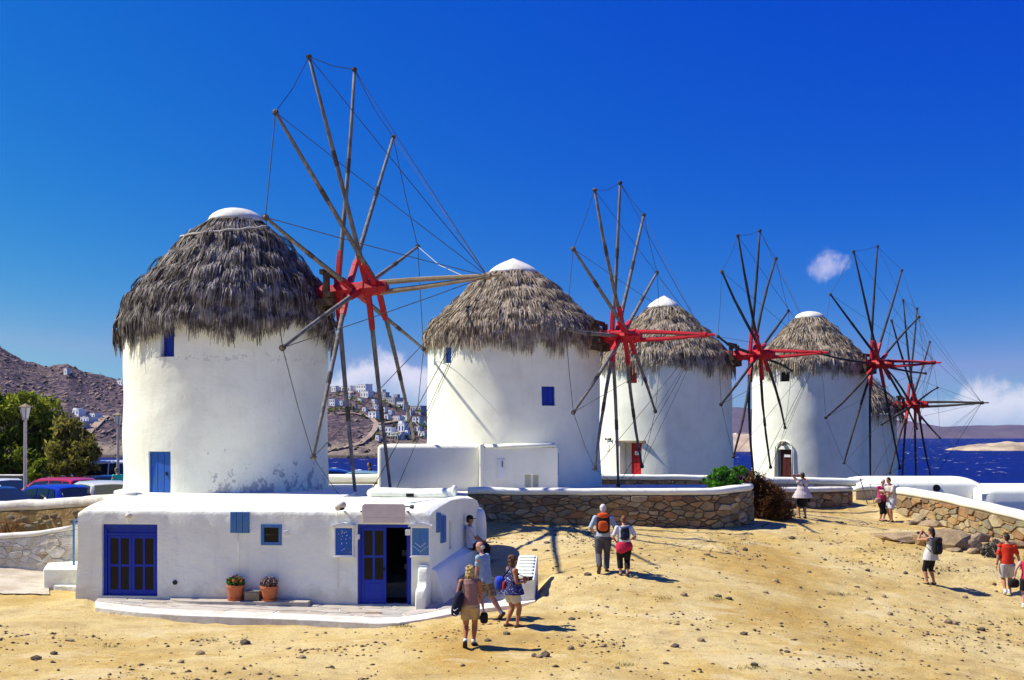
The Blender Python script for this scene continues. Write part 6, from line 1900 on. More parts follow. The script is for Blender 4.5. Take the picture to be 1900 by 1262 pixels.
# man sitting on the ledge of the shop
bs = Vector((HWID, 0, 0)) + sdv * 3.35 + snn * .22
sx_ = on_house((bs.x, bs.y, 0)); seat = 1.24
I = person((sx_.x, sx_.y, seat - .515 * 1.74 + .10), -75, 1.74, 'man in black cap and white T-shirt sitting on the ledge against the shop wall',
    dict(bw=1.08, belly=1.1, lean=-6, skin=skin_deep, feet={'L': (-.06, .26, .24, 10), 'R': (.06, .24, .22, 10)}, hands={'L': (-.03, .19, .58), 'R': (.05, .17, .57)}, cap=black_cloth, hair=(hair_dark, 'short'), glasses=0, kneeout=.1,
         top=(cloth('white_cotton', (.60, .62, .66)), .8, -.03, .014), bottom=(black_cloth, .95, 'trousers'), shoes=shoe_dark))
# two heads beyond the walls
pz_ = W(219, 868, 51.5)
person((pz_.x, 51.5, 1.2), 60, 1.85, 'grey-haired man in turquoise T-shirt among the parked cars beside the nearest mill',
    dict(bw=1.1, lean=4, skin=skin_pink, feet={'L': (-.06, 0, 0, 0), 'R': (.06, 0, 0, 0)}, hands={'L': (-.1, .17, .62), 'R': (.10, .17, .62)}, hair=(mat('grey_hair', (.2, .18, .17), (.12, .11, .1), 30, .8), 'short'), glasses=1, nod=18,
         top=(cloth('turquoise_cotton', (.04, .50, .42)), .8, -.03, .014), bottom=(black_cloth, .9, 'trousers'), shoes=shoe_dark))
pz_ = W(687, 858, 60)
person((pz_.x, 60, 1.2), 100, 1.86, 'dark-haired man in black shirt standing by the cars left of the annexe',
    dict(bw=1.1, lean=2, skin=skin_tan, feet={'L': (-.06, 0, 0, 0), 'R': (.06, 0, 0, 0)}, hands={'L': (-.14, .05, .5), 'R': (.14, .05, .5)}, hair=(hair_dark, 'short'),
         top=(black_cloth, 1.5, -.03, .014), bottom=(black_cloth, .9, 'trousers'), shoes=shoe_dark))
# ------------------------------------------------------------------ cars
def car_paint(name, c, rough=.25): return mat(name, c, None, rough=rough, spec=.5, coat=.6)
car_glass = mat('car_glass', (.015, .022, .03), None, rough=.05, spec=.7)
tyre_m = mat('tyre', (.02, .02, .02), None, rough=.85); rim_m = mat('alloy', (.4, .4, .42), None, rough=.35, metal=.8)
lamp_red = mat('tail_lamp', (.45, .01, .01), None, rough=.2); lamp_white = mat('head_lamp', (.6, .62, .65), None, rough=.1)
trim_m = mat('black_trim', (.015, .015, .016), None, rough=.6)
SHAPES = {
    # (x, shoulder z, roof z or None, half width) from nose to tail, and the glass stations
    'hatch': dict(L=3.9, st=[(1.95, .55, None, .62), (1.85, .70, None, .76), (1.2, .86, None, .82), (.85, .90, None, .83), (.15, .92, 1.36, .84), (-.2, .93, 1.45, .84), (-.9, .94, 1.45, .84), (-1.35, .94, 1.42, .83), (-1.55, .94, 1.36, .82), (-1.86, .92, None, .79), (-1.95, .55, None, .72)]),
    'wagon': dict(L=4.5, st=[(2.25, .52, None, .64), (2.15, .68, None, .78), (1.35, .84, None, .85), (1.0, .88, None, .86), (.25, .90, 1.34, .87), (-.1, .91, 1.43, .87), (-1.2, .92, 1.45, .87), (-1.75, .92, 1.42, .86), (-1.95, .92, 1.36, .85), (-2.18, .90, None, .82), (-2.25, .55, None, .76)]),
    'suv': dict(L=4.1, st=[(2.05, .62, None, .66), (1.95, .82, None, .80), (1.25, .98, None, .87), (.9, 1.02, None, .88), (.3, 1.04, 1.50, .89), (-.1, 1.05, 1.58, .89), (-1.0, 1.06, 1.60, .89), (-1.6, 1.06, 1.56, .88), (-1.8, 1.05, 1.50, .86), (-1.98, 1.02, None, .84), (-2.05, .62, None, .8)]),
    'van': dict(L=5.0, st=[(2.5, .6, None, .72), (2.4, .95, None, .88), (2.05, 1.08, None, .94), (1.8, 1.12, None, .95), (1.05, 1.16, 1.86, .96), (.7, 1.17, 1.96, .96), (-1.2, 1.17, 1.98, .96), (-2.2, 1.17, 1.97, .96), (-2.4, 1.16, 1.92, .95), (-2.46, 1.14, None, .94), (-2.5, .6, None, .92)]),
    'saloon': dict(L=4.4, st=[(2.2, .52, None, .64), (2.1, .68, None, .78), (1.3, .84, None, .84), (.95, .88, None, .85), (.2, .90, 1.33, .86), (-.15, .91, 1.41, .86), (-.75, .92, 1.40, .86), (-1.15, .93, 1.30, .85), (-1.25, .93, 1.26, .85), (-1.75, .93, None, .83), (-2.2, .58, None, .74)]),
}
def car(kind, loc, heading, paint, label, seats=True):
    S = SHAPES[kind]; r = empty('parked_car', loc, R(heading), label, 'car')
    mb = MB(); V = []; secs = []
    for (x, zs, zr, w) in S['st']:
        tum = .80
        if zr is None: pts = [(w * .90, .22), (w * .98, .34), (w, .50), (w * .985, zs - .06), (w * .90, zs), (w * .5, zs + .03), (0, zs + .04)]
        else: pts = [(w * .90, .22), (w * .98, .34), (w, .50), (w * .985, zs - .06), (w * .95, zs), (w * tum, zr - .06), (w * tum * .86, zr - .005)]
        sec = [(x, y, z) for y, z in pts]
        if zr is not None: sec.append((x, 0, zr + .02))
        else: sec.append((x, 0, zs + .042))
        secs.append(sec)
    n = len(secs[0])
    for sec in secs: V += sec + [(x, -y, z) for x, y, z in reversed(sec[:-1])]
    k = 2 * n - 1
    Fs = [(i * k + a, i * k + a + 1, (i + 1) * k + a + 1, (i + 1) * k + a) for i in range(len(secs) - 1) for a in range(k - 1)]
    Fs += [(i * k + k - 1, i * k, (i + 1) * k, (i + 1) * k + k - 1) for i in range(len(secs) - 1)]
    Fs += [tuple(range(k)), tuple((len(secs) - 1) * k + a for a in range(k))]
    mb.add(V, Fs); b = mk('body', mb, paint, r, world=False, bevel=.03)
    # glass: sides in three lights, windscreen, rear window
    st = S['st']; roofed = [i for i, s in enumerate(st) if s[2] is not None]; a, z = roofed[0], roofed[-1]
    def sidept(x, f, s):
        xs_ = [q[0] for q in st][::-1]
        zs = np.interp(x, xs_, [q[1] for q in st][::-1]); w = np.interp(x, xs_, [q[3] for q in st][::-1])
        xr_ = [st[i][0] for i in roofed][::-1]; zr = np.interp(x, xr_, [st[i][2] for i in roofed][::-1])
        y0, z0 = w * .95, zs; y1, z1 = w * .80, zr - .06
        return Vector((x, s * (y0 + (y1 - y0) * f + .008), z0 + (z1 - z0) * f))
    xa, xz = st[a][0], st[z][0]
    spans = [(xa - .02, xa - (xa - xz) * .40), (xa - (xa - xz) * .45, xa - (xa - xz) * .76), (xa - (xa - xz) * .80, xz + .04)]
    if kind == 'van': spans = [(xa - .02, xa - .95), (xa - 1.02, xa - 2.1), (xa - 2.2, xz + .12)]
    for s in (-1, 1):
        for q, (x0, x1) in enumerate(spans):
            mb = MB(); front = q == 0; rear = q == 2
            lo0, lo1 = .10, .10
            P = [sidept(x0 + (.36 if front else 0), lo0, s), sidept(x1 - (.0 if not rear else .0), lo1, s), sidept(x1 + (.12 if rear else 0), .90, s), sidept(x0 - (.02 if front else 0), .90, s)]
            nrm = Vector((0, s * .98, .2)) * .012
            mb.add([p for p in P] + [p + nrm for p in P], [(4, 5, 6, 7), (0, 1, 5, 4), (1, 2, 6, 5), (2, 3, 7, 6), (3, 0, 4, 7)])
            mk('side_window', mb, car_glass, r, world=False)
    def sheet(i0, i1, name, f0, f1):
        (xA, zA, rA, wA), (xB, zB, rB, wB) = st[i0], st[i1]
        pa = Vector((xA, 0, zA + .045)) if rA is None else Vector((xA, 0, rA + .0)); pb = Vector((xB, 0, rB))
        wa, wb = wA * .82, wB * .70; d = pb - pa; nn = Vector((-d.z, 0, d.x)).normalized()
        if nn.z < 0: nn = -nn
        mb = MB(); P = []
        for f, w in ((f0, wa + (wb - wa) * f0), (f1, wa + (wb - wa) * f1)):
            c = pa.lerp(pb, f)
            P += [c + Vector((0, -w, -.005)), c + Vector((0, 0, .022)), c + Vector((0, w, -.005))]
        q = [p + nn * .02 for p in P]
        mb.add(P + q, [(6, 7, 10, 9), (7, 8, 11, 10), (0, 1, 7, 6), (1, 2, 8, 7), (3, 9, 10, 4), (4, 10, 11, 5), (0, 6, 9, 3), (2, 5, 11, 8)]); mk(name, mb, car_glass, r, world=False)
    sheet(a - 1, a, 'windscreen', .06, .97); sheet(z + 1, z, 'rear_window', .12, .92)
    w = st[len(st) // 2][3]
    wx = S['L'] * .31
    for sx in (wx, -wx):
        for s in (-1, 1):
            mb = MB(); mb.tube([(sx, s * (w - .20), .31), (sx, s * (w + .005), .31)], [.31, .31], 20); ty = mk('wheel', mb, tyre_m, r, world=False, bevel=.03)
            mb = MB(); mb.tube([(sx, s * (w - .02), .31), (sx, s * (w + .015), .31)], [.20, .19], 14); mk('rim', mb, rim_m, ty, world=False)
    for s in (-1, 1):
        x0 = st[1][0]; mb = MB(); mb.ball((x0 + .02, s * st[1][3] * .74, st[1][1] - .06), (.10, .16, .07), 10, 6); mk('headlight', mb, lamp_white, r, world=False, smooth=True)
        x1 = st[-2][0]; mb = MB(); mb.box((x1 - .01, s * st[-2][3] * .86, st[-2][1] - .10), (.08, .14, .26)); mk('tail_light', mb, lamp_red, r, world=False, bevel=.02)
        mb = MB(); p = sidept(xa + .25, .12, s); mb.ball((p.x, p.y + s * .09, p.z + .02), (.06, .10, .07), 10, 7); mk('mirror', mb, paint, r, world=False, smooth=True)
    for x1, s in ((st[0][0], 1), (st[-1][0], -1)):
        mb = MB(); mb.bx(x1 - .06, x1 + .06, -.58, .58, .28, .46); mk('bumper', mb, trim_m, r, world=False, bevel=.03)
    return r
def place(px, py_roof, roof_h, z=1.2):
    d = (CAMZ - z - roof_h) * F / (py_roof - HY); return ((px - CX) * d / F, d, z)
car('saloon', place(14, 886, 1.46), -35, car_paint('white_car', (.72, .73, .75)), 'white car at the far left, its dark windscreen towards the wall')
car('saloon', (W(0, 0, 40.9).x, 40.9, 1.2 + .08), -28, car_paint('navy_car', (.01, .04, .17)), 'dark blue car cut off by the left edge, close behind the retaining wall')
car('hatch', (W(82, 0, 42.7).x, 42.7, 1.2 + .06), 150, car_paint('royal_blue_car', (.008, .03, .42)), 'royal blue hatchback behind the wall, seen from its rear corner')
car('wagon', (W(95, 0, 49.2).x, 49.2, 1.2 + .08), 152, car_paint('crimson_car', (.50, .015, .06)), 'crimson estate car behind the blue hatchback')
car('suv', (W(176, 0, 44.2).x, 44.2, 1.2 + .0), 128, car_paint('pearl_white_car', (.62, .60, .57)), 'white sport utility car beside the nearest mill, black rear window towards the wall')
car('saloon', (W(186, 0, 55.0).x, 55.0, 1.2 + .0), 176, car_paint('midnight_car', (.006, .012, .06)), 'very dark blue car in front of the white van')
car('van', (W(215, 0, 60.5).x, 60.5, 1.2 + .0), 178, car_paint('white_van_paint', (.74, .74, .74)), 'white van half hidden by the nearest mill')
car('hatch', (W(226, 0, 47.5).x - .2, 47.5, 1.2 + .0), 95, car_paint('mid_blue_car', (.012, .06, .30)), 'mid blue car squeezed between the white sport utility car and the mill')
car('wagon', (W(632, 0, 60.5).x, 60.5, 1.2 + .1), 8, car_paint('cobalt_car', (.01, .05, .30)), 'blue car beyond the low wall, between the first two mills')
car('hatch', (W(652, 0, 56.5).x, 56.5, 1.2 + .1), 176, car_paint('teal_car', (.20, .34, .36)), 'pale teal car beyond the low wall, closer than the blue one')

# ------------------------------------------------------------------ street lamps
lamp_rust = mat('rusted_white_post', (.50, .42, .40), (.30, .16, .10), 2.0, .7, .2, 9, .01, lo=.55, hi=.72)
lamp_glass = mat('frosted_lamp_glass', (.66, .64, .60), None, rough=.4)
def street_lamp(px, py_top, d, zb, label):
    top = W(px, py_top, d); r = empty('street_lamp', (top.x, d, zb), 0, label, 'street lamp', 'lantern posts by the car park'); h = top.z - zb
    mb = MB(); mb.lathe([(.11, 0), (.11, 1.1), (.07, 1.25), (.06, h - .62), (.12, h - .60), (.12, h - .56)], (0, 0, 0), 10); mk('post', mb, lamp_rust, r, world=False)
    mb = MB(); mb.lathe([(.27, h - .12), (.26, h - .10), (.04, h + .01), (.01, h + .03)], (0, 0, 0), 6); mk('lamp_roof', mb, wood_tan, r, world=False)
    for k in range(6):
        a0, a1 = math.pi / 3 * k + .08, math.pi / 3 * (k + 1) - .08
        P = [(.13 * math.cos(a0), .13 * math.sin(a0), h - .55), (.13 * math.cos(a1), .13 * math.sin(a1), h - .55), (.21 * math.cos(a1), .21 * math.sin(a1), h - .13), (.21 * math.cos(a0), .21 * math.sin(a0), h - .13)]
        Q = [(x * .93, y * .93, z) for x, y, z in P]
        mb = MB(); mb.add(P + Q, [(0, 1, 2, 3), (7, 6, 5, 4), (0, 4, 5, 1), (1, 5, 6, 2), (2, 6, 7, 3), (3, 7, 4, 0)]); mk('pane', mb, lamp_glass, r, world=False)
    mb = MB()
    for k in range(6):
        a = math.pi / 3 * k; mb.beam((.135 * math.cos(a), .135 * math.sin(a), h - .56), (.215 * math.cos(a), .215 * math.sin(a), h - .12), .022, .022, (0, 0, 1))
    mk('lamp_frame', mb, timber, r, world=False)
street_lamp(47, 750, 46.0, 1.2, 'tall pale lantern post in front of the dense green trees')
street_lamp(219, 766, 56.0, 1.2, 'slimmer lantern post just left of the nearest mill')

# ------------------------------------------------------------------ trees and bushes
def foliage(clumps, n, leaf, seed, asp=.35, droop=.0, shell=.55):
    """leaf-sized faces through the volume of several clumps: (centre, radii)"""
    rg = np.random.default_rng(seed); V = []
    vol = np.array([c[1][0] * c[1][1] * c[1][2] for c in clumps]); cnt = np.maximum((vol ** .72 / (vol ** .72).sum() * n).astype(int), 20)
    for (c, r), k in zip(clumps, cnt):
        d = rg.normal(0, 1, (k, 3)); d /= np.linalg.norm(d, axis=1)[:, None]
        rad = shell + (1 - shell) * rg.random(k) ** .6
        # sub-sprays: leaves bunch round twig tips
        sp = max(6, k // 26); tips = rg.normal(0, 1, (sp, 3)); tips /= np.linalg.norm(tips, axis=1)[:, None]; tips *= (.45 + .6 * rg.random(sp) ** .7)[:, None]
        which = rg.integers(0, sp, k)
        p = tips[which] + rg.normal(0, .15, (k, 3))
        p = p * np.array(r) + np.array(c)
        nrm = rg.normal(0, 1, (k, 3)) + (tips[which]) * .8 + np.array([0, 0, .5]); nrm /= np.linalg.norm(nrm, axis=1)[:, None]
        t = np.cross(nrm, rg.normal(0, 1, (k, 3))); t[:, 2] -= droop; t /= np.linalg.norm(t, axis=1)[:, None]
        b = np.cross(nrm, t); b /= np.linalg.norm(b, axis=1)[:, None] + 1e-9
        s = leaf * rg.uniform(.6, 1.4, k)[:, None]
        V.append(np.stack([p - t * s, p + b * s * asp, p + t * s, p - b * s * asp], 1))
    V = np.concatenate(V); m = len(V)
    return V.reshape(-1, 3), (np.arange(m)[:, None] * 4 + np.arange(4)[None])
bark = mat('grey_bark', (.12, .095, .07), (.07, .055, .04), 3, .95, .8, 9, .03)
tam_green = island_mat('tamarisk_leaves', [(0, (.04, .06, .010)), (.4, (.14, .18, .022)), (.7, (.28, .31, .045)), (1, (.42, .42, .09))], noise_scale=.55, trans=.5)
tam_brown = island_mat('dusty_leaves', [(0, (.055, .05, .018)), (.4, (.16, .145, .04)), (.7, (.28, .245, .075)), (1, (.44, .37, .15))], noise_scale=.6, trans=.5)
def tree(px, d, clumps_px, n, leaf, seed, m, label, base_z=1.2, asp=.3, droop=.6, group=None):
    r = empty('tamarisk_tree', (W(px, 0, d).x, d, base_z), 0, label, 'tree', group)
    cl = []; rg = random.Random(seed)
    for (x, y, rx, ry) in clumps_px:
        c = W(x, y, d); s = d / F; cl.append(((c.x, d + rg.uniform(-1, 1) * rx * s * .7, c.z), (rx * s, rx * s * .9, ry * s)))
    mb = MB(); b = Vector((W(px, 0, d).x, d, base_z - .2)); ctr = Vector((b.x, d, base_z + .9))
    mb.tube([b, b.lerp(ctr, .6) + Vector((.1, 0, 0)), ctr], [.30, .24, .2], 9)
    for c, q in cl:
        c = Vector(c); mid = ctr.lerp(c, .5) + Vector((rg.uniform(-.4, .4), rg.uniform(-.3, .3), rg.uniform(-.1, .5)))
        mb.tube([ctr, mid, c], [.13, .08, .03], 6)
        for k in range(5):
            e_ = c + Vector((rg.gauss(0, q[0] * .5), rg.gauss(0, q[1] * .5), rg.gauss(.2, q[2] * .5))); mb.tube([mid.lerp(c, .6), (mid.lerp(c, .6) + e_) / 2 + Vector((0, 0, .15)), e_], [.035, .022, .008], 5)
    mk('trunk', mb, bark, r, smooth=True)
    v, f = foliage(cl, n, leaf, seed, asp, droop)
    np_mesh('crown', v, f, m, r)
    return r
tree(22, 62, [(-60, 770, 52, 40), (-5, 760, 42, 30), (40, 757, 44, 26), (85, 768, 34, 26), (10, 800, 52, 36), (70, 800, 48, 34), (-50, 830, 60, 40), (30, 848, 55, 34), (100, 812, 36, 32), (88, 850, 40, 30), (0, 738, 18, 10), (55, 742, 22, 12)], 15000, .17, 5, tam_green, 'large dense green tamarisk behind the parked cars at the left edge')
tree(140, 59, [(118, 800, 28, 24), (138, 818, 30, 24), (122, 845, 36, 26), (158, 842, 26, 22), (150, 862, 32, 16), (105, 868, 26, 14), (172, 835, 12, 12)], 6500, .15, 6, tam_brown, 'looser brownish tamarisk right of the dense green tree, reaching towards the mill')
tree(85, 57.5, [(76, 868, 16, 15), (70, 880, 18, 10)], 1400, .13, 7, tam_green, 'small bright green bush below the dense green tree', base_z=1.1)
wood_low = [wp(-200, 905, 882, 58), wp(0, 905, 881, 58.0), wp(62, 905, 880, 58.0)]
stone_wall(wood_low, 30, .5, .10, 'dry stone wall under the green trees behind the parked cars', cap_m=white_old, seed=31)
stone_wall([wp(100, 905, 884, 62), wp(165, 905, 884, 62.0), wp(240, 905, 884, 62.0)], 22, .5, .10, 'low stone wall behind the dark blue car and the van', cap_m=white_old, seed=32)

bush_green = island_mat('succulent_leaves', [(0, (.02, .07, .008)), (.4, (.05, .17, .015)), (.75, (.10, .29, .03)), (1, (.20, .40, .07))], noise_scale=1.5, trans=.35)
bush_brown = island_mat('dry_brown_leaves', [(0, (.035, .016, .008)), (.4, (.10, .042, .016)), (.7, (.19, .085, .03)), (1, (.15, .13, .035))], noise_scale=1.2, trans=.3)
def bush(name, px, d, base_z, clumps_px, n, leaf, seed, m, label, asp=.4, twigs=None):
    r = empty(name, (W(px, 0, d).x, d, base_z), 0, label, 'bush'); rg = random.Random(seed); s = d / F
    cl = [((W(x, y, d).x, d + rg.uniform(-.5, .5) * rx * s + dy, W(x, y, d).z), (rx * s, rx * s * .9, ry * s)) for x, y, rx, ry, dy in clumps_px]
    mb = MB(); b = Vector((W(px, 0, d).x, d, base_z - .1))
    for c, q in cl:
        for k in range(8 if twigs is None or name == 'brown_bush' else 3):
            e_ = Vector(c) + Vector((rg.gauss(0, q[0] * .55), rg.gauss(0, q[1] * .55), rg.gauss(.1, q[2] * .55))); st_ = b + Vector((rg.gauss(0, .25) + (c[0] - b.x) * .5, rg.gauss(0, .2), 0))
            mb.tube([st_, st_.lerp(e_, .5) + Vector((0, 0, .1)), e_], [.022, .015, .006], 5)
    mk('stem', mb, bark if twigs is None else twigs, r, smooth=True)
    v, f = foliage(cl, n, leaf, seed, asp, 0)
    o = np_mesh('leaves', v, f, m, r); tag(o, kind='stuff')
    return r
bush('green_bush', 1345, 41.9, 1.9, [(1318, 892, 13, 11, 0), (1335, 882, 16, 13, 0), (1352, 890, 15, 12, 0), (1330, 898, 18, 10, -.2), (1362, 897, 14, 9, 0), (1375, 873, 14, 8, .5), (1345, 876, 14, 9, .3)], 5200, .055, 3, bush_green, 'bright green leafy bush overhanging the end of the long rubble wall')
bush('brown_bush', 1415, 43.6, 1.30, [(1370, 882, 16, 13, 0), (1392, 890, 18, 16, 0), (1410, 905, 24, 22, 0), (1425, 925, 28, 24, 0), (1442, 942, 26, 20, 0), (1412, 945, 24, 22, 0), (1456, 955, 18, 11, 0), (1405, 920, 16, 30, 0), (1437, 915, 16, 16, 0)], 12500, .06, 4, bush_brown, 'large rust-brown dry bush at the end of the long rubble wall', asp=.3, twigs=timber)
bush('dry_grass_clump', 22, 38.2, .65, [(10, 978, 14, 10, -.3), (26, 976, 12, 9, -.3), (18, 970, 8, 8, -.3)], 900, .05, 8, mat('straw', (.36, .19, .06), (.24, .11, .03), 9), 'dry orange weeds at the foot of the ochre wall', asp=.12, twigs=timber)
_g = spot(1843, 1032)
bush('grey_shrub', 1843, _g.y, _g.z, [(1832, 1021, 11, 11, 0), (1845, 1018, 13, 14, 0), (1857, 1024, 9, 9, 0), (1845, 1028, 16, 6, 0)], 5200, .06, 9, island_mat('grey_twigs', [(0, (.07, .065, .05)), (.5, (.20, .18, .14)), (1, (.38, .34, .27))]), 'dull grey shrub among the boulders left of the man in red', asp=.35, twigs=wood)

# ------------------------------------------------------------------ rocks and pebbles
rock_m = [mat('rock_%s' % k, c, c2, 3, .95, 1, 7, .05, fine=.3) for k, c, c2 in (('tan', (.44, .32, .18), (.32, .22, .12)), ('buff', (.40, .30, .19), (.28, .20, .12)), ('dark', (.17, .125, .085), (.11, .08, .055)))]
def rock(p, r, seed, m, label, group=None, flat=.6, name='rock', sink=.3):
    o = empty(name, p, 0, label, 'boulder' if name == 'boulder' else 'rock', group)
    bm = bmesh.new(); bmesh.ops.create_icosphere(bm, subdivisions=2 if name == 'boulder' else 1, radius=1)
    for v in bm.verts:
        q = v.co * 1.2 + Vector((seed * 3.7, seed, 0)); k = 1 + .38 * noise.noise(q) + .16 * noise.noise(q * 2.7)
        v.co = Vector((v.co.x * r[0] * k, v.co.y * r[1] * k, v.co.z * r[2] * k))
    # knock some flat faces into it
    rg = random.Random(seed)
    for _ in range(5):
        n = Vector((rg.gauss(0, 1), rg.gauss(0, 1), rg.gauss(0, .8))).normalized(); lim = rg.uniform(.62, .85)
        for v in bm.verts:
            u = Vector((v.co.x / r[0], v.co.y / r[1], v.co.z / r[2])); e_ = u.dot(n) - lim
            if e_ > 0: u -= n * e_; v.co = Vector((u.x * r[0], u.y * r[1], u.z * r[2]))
    for v in bm.verts: v.co.z += r[2] * (1 - sink * 2)
    me = bpy.data.meshes.new('stone_body'); bm.to_mesh(me); bm.free(); me.materials.append(m)
    b = bpy.data.objects.new('stone_body', me); COL.objects.link(b); b.parent = o; ORG[b.name] = Vector(p)
    return o
big = [(1752, 1012, 1.15, .9, .52, 'largest tan boulder with a flat sunlit top behind the woman with the black rucksack'), (1800, 1018, .42, .4, .26, 'rounded boulder right of the largest one'), (1806, 1026, .22, .2, .14, 'small stone in the shade right of the largest boulder'),
       (1770, 1022, .35, .3, .12, 'low flat stone at the foot of the largest boulder'), (1700, 972, .55, .4, .14, 'flat pale ledge of rock at the foot of the sloping wall'), (1730, 976, .5, .4, .22, 'pale boulder just below the sloping wall'),
       (1870, 1012, .6, .5, .22, 'pale boulder between the grey shrub and the right edge'), (1812, 1003, .5, .45, .25, 'buff boulder above the rounded one'), (1690, 1000, 1.4, .9, .20, 'broad low hump of bedrock left of the largest boulder')]
for k, (px, py, a, b, c, lab) in enumerate(big):
    p = spot(px, py); rock((p.x, p.y, p.z - c * .25), (a, b, c), k + 2, rock_m[k % 2], lab, 'boulders below the sloping wall', name='boulder')
rgr = random.Random(99)
MARKS = [(870, 1205, 'the blonde woman'), (945, 1170, 'the woman with the camera'), (1118, 1066, 'the man with the orange rucksack'), (1160, 1072, 'the auburn-haired woman'), (1722, 1088, 'the woman with the black rucksack'),
         (1868, 1106, 'the man in red'), (1490, 965, 'the woman with the raised arm'), (1640, 970, 'the chatting couple'), (1750, 1012, 'the largest boulder'), (1300, 985, 'the curved end of the long wall'), (985, 1120, 'the ribbed white steps'),
         (1420, 965, 'the brown bush'), (985, 970, 'the foot of the long wall'), (130, 1100, 'the white doorstep'), (440, 1145, 'the kerb below the flower pots'), (700, 1158, 'the kerb before the open doorway'), (1900, 1130, 'the woman in the crimson vest')]
def stone_label(px, py):
    d, x, y, nm = min((math.hypot(px - x, (py - y) * 2.2), x, y, nm) for x, y, nm in MARKS)
    rel = 'close to' if d < 45 else ('nearer the camera than' if py > y + 25 else ('farther off than' if py < y - 25 else ('just beside' if d < 110 else 'some way beside')))
    return 'small loose stone %s %s' % (rel, nm)
small = [(1000, 1220), (992, 1219), (1012, 1219), (1236, 1232), (1252, 1200), (1332, 1108), (1352, 1112), (1218, 1055), (1268, 1105), (1312, 1030), (1470, 1000), (1382, 1022), (1445, 1012), (1500, 1062), (1560, 1104), (1610, 1112), (1640, 1108), (1770, 1158), (1758, 1157), (1690, 1165), (1590, 1090), (1650, 1140), (1440, 1080), (1420, 1100), (1530, 1040), (1180, 1073), (1090, 1068), (1058, 1205), (940, 1178), (905, 1190), (1120, 1200), (1300, 1190), (1380, 1178), (1060, 1150), (992, 1022), (100, 1214), (130, 1190), (335, 1230), (68, 1224), (372, 1215), (560, 1222), (610, 1240), (455, 1195), (1015, 1008), (1120, 965), (985, 975), (968, 972), (1145, 1240), (1400, 1235), (1460, 1210), (1560, 1190), (1820, 1170), (1790, 1110), (1845, 1085), (1610, 1060), (1680, 1065), (1385, 1060)]
for k, (px, py) in enumerate(small):
    p = spot(px, py); s = rgr.uniform(.05, .10) * (1.3 if k < 3 or 17 <= k <= 18 else 1)
    rock((p.x, p.y, p.z - s * .15), (s * rgr.uniform(1, 1.6), s, s * rgr.uniform(.6, .95)), k + 50, rock_m[rgr.choice((0, 2, 2))], stone_label(px, py), 'small loose stones scattered over the dust')
q = spot(965, 972); o = empty('ground_light', (q.x, q.y, q.z), 0, 'small silver floodlight standing at the foot of the long rubble wall', 'floodlight')
mb = MB(); mb.box((0, 0, .14), (.26, .14, .20), Matrix.Rotation(R(-25), 3, 'X')); mk('lamp_housing', mb, rim_m, o, world=False, bevel=.015)
mb = MB(); mb.beam((-.15, 0, 0), (-.15, 0, .16), .02, .04); mb.beam((.15, 0, 0), (.15, 0, .16), .02, .04); mk('bracket', mb, iron, o, world=False)
# pebbles
rgp = np.random.default_rng(123)
n = 20000
px = rgp.uniform(-13, 19, n); py = 19 + 31 * rgp.random(n) ** 1.2
clus = rgp.integers(0, 160, n); cx_ = rgp.uniform(-13, 19, 160); cy_ = rgp.uniform(19, 48, 160); m_cl = rgp.random(n) < .78
px = np.where(m_cl, cx_[clus] + rgp.normal(0, 1, n) * (.25 + 1.3 * rgp.random(160)[clus]), px); py = np.where(m_cl, cy_[clus] + rgp.normal(0, .5, n), py)
keep = (py < wall_y(px) - .15) & ~((px > -13) & (px < .8) & (py > 27.6) & (py < 36)) & (py > 18) & (px > -20) & (px < 20.5)
keep &= ~((px < -11.5) & (py > 33.5))
px, py = px[keep], py[keep]; n = len(px); pzz = ground_z(px, py)
octa = np.array([(1, 0, 0), (0, 1, 0), (-1, 0, 0), (0, -1, 0), (0, 0, 1), (0, 0, -.4)], float)
s = .008 + .045 * rgp.random(n) ** 5.5
a = rgp.uniform(0, 6.28, n); ca, sa = np.cos(a), np.sin(a)
V = octa[None] * (1 + rgp.normal(0, .22, (n, 6, 1))); V = V * np.stack([s * rgp.uniform(1, 1.9, n), s, s * rgp.uniform(.5, .9, n)], -1)[:, None]
X = V[..., 0] * ca[:, None] - V[..., 1] * sa[:, None] + px[:, None]; Y = V[..., 0] * sa[:, None] + V[..., 1] * ca[:, None] + py[:, None]; Z = V[..., 2] + pzz[:, None] + s[:, None] * .15
of = np.array([(0, 1, 4), (1, 2, 4), (2, 3, 4), (3, 0, 4), (1, 0, 5), (2, 1, 5), (3, 2, 5), (0, 3, 5)])
pf = (np.arange(n)[:, None, None] * 6 + of[None]).reshape(-1, 3)
peb = island_mat('pebble_stone', [(0, (.07, .05, .035)), (.45, (.16, .11, .07)), (.75, (.33, .23, .14)), (1, (.52, .43, .30))])
tag(np_mesh('pebbles', np.stack([X, Y, Z], -1).reshape(-1, 3), pf, peb), kind='stuff')
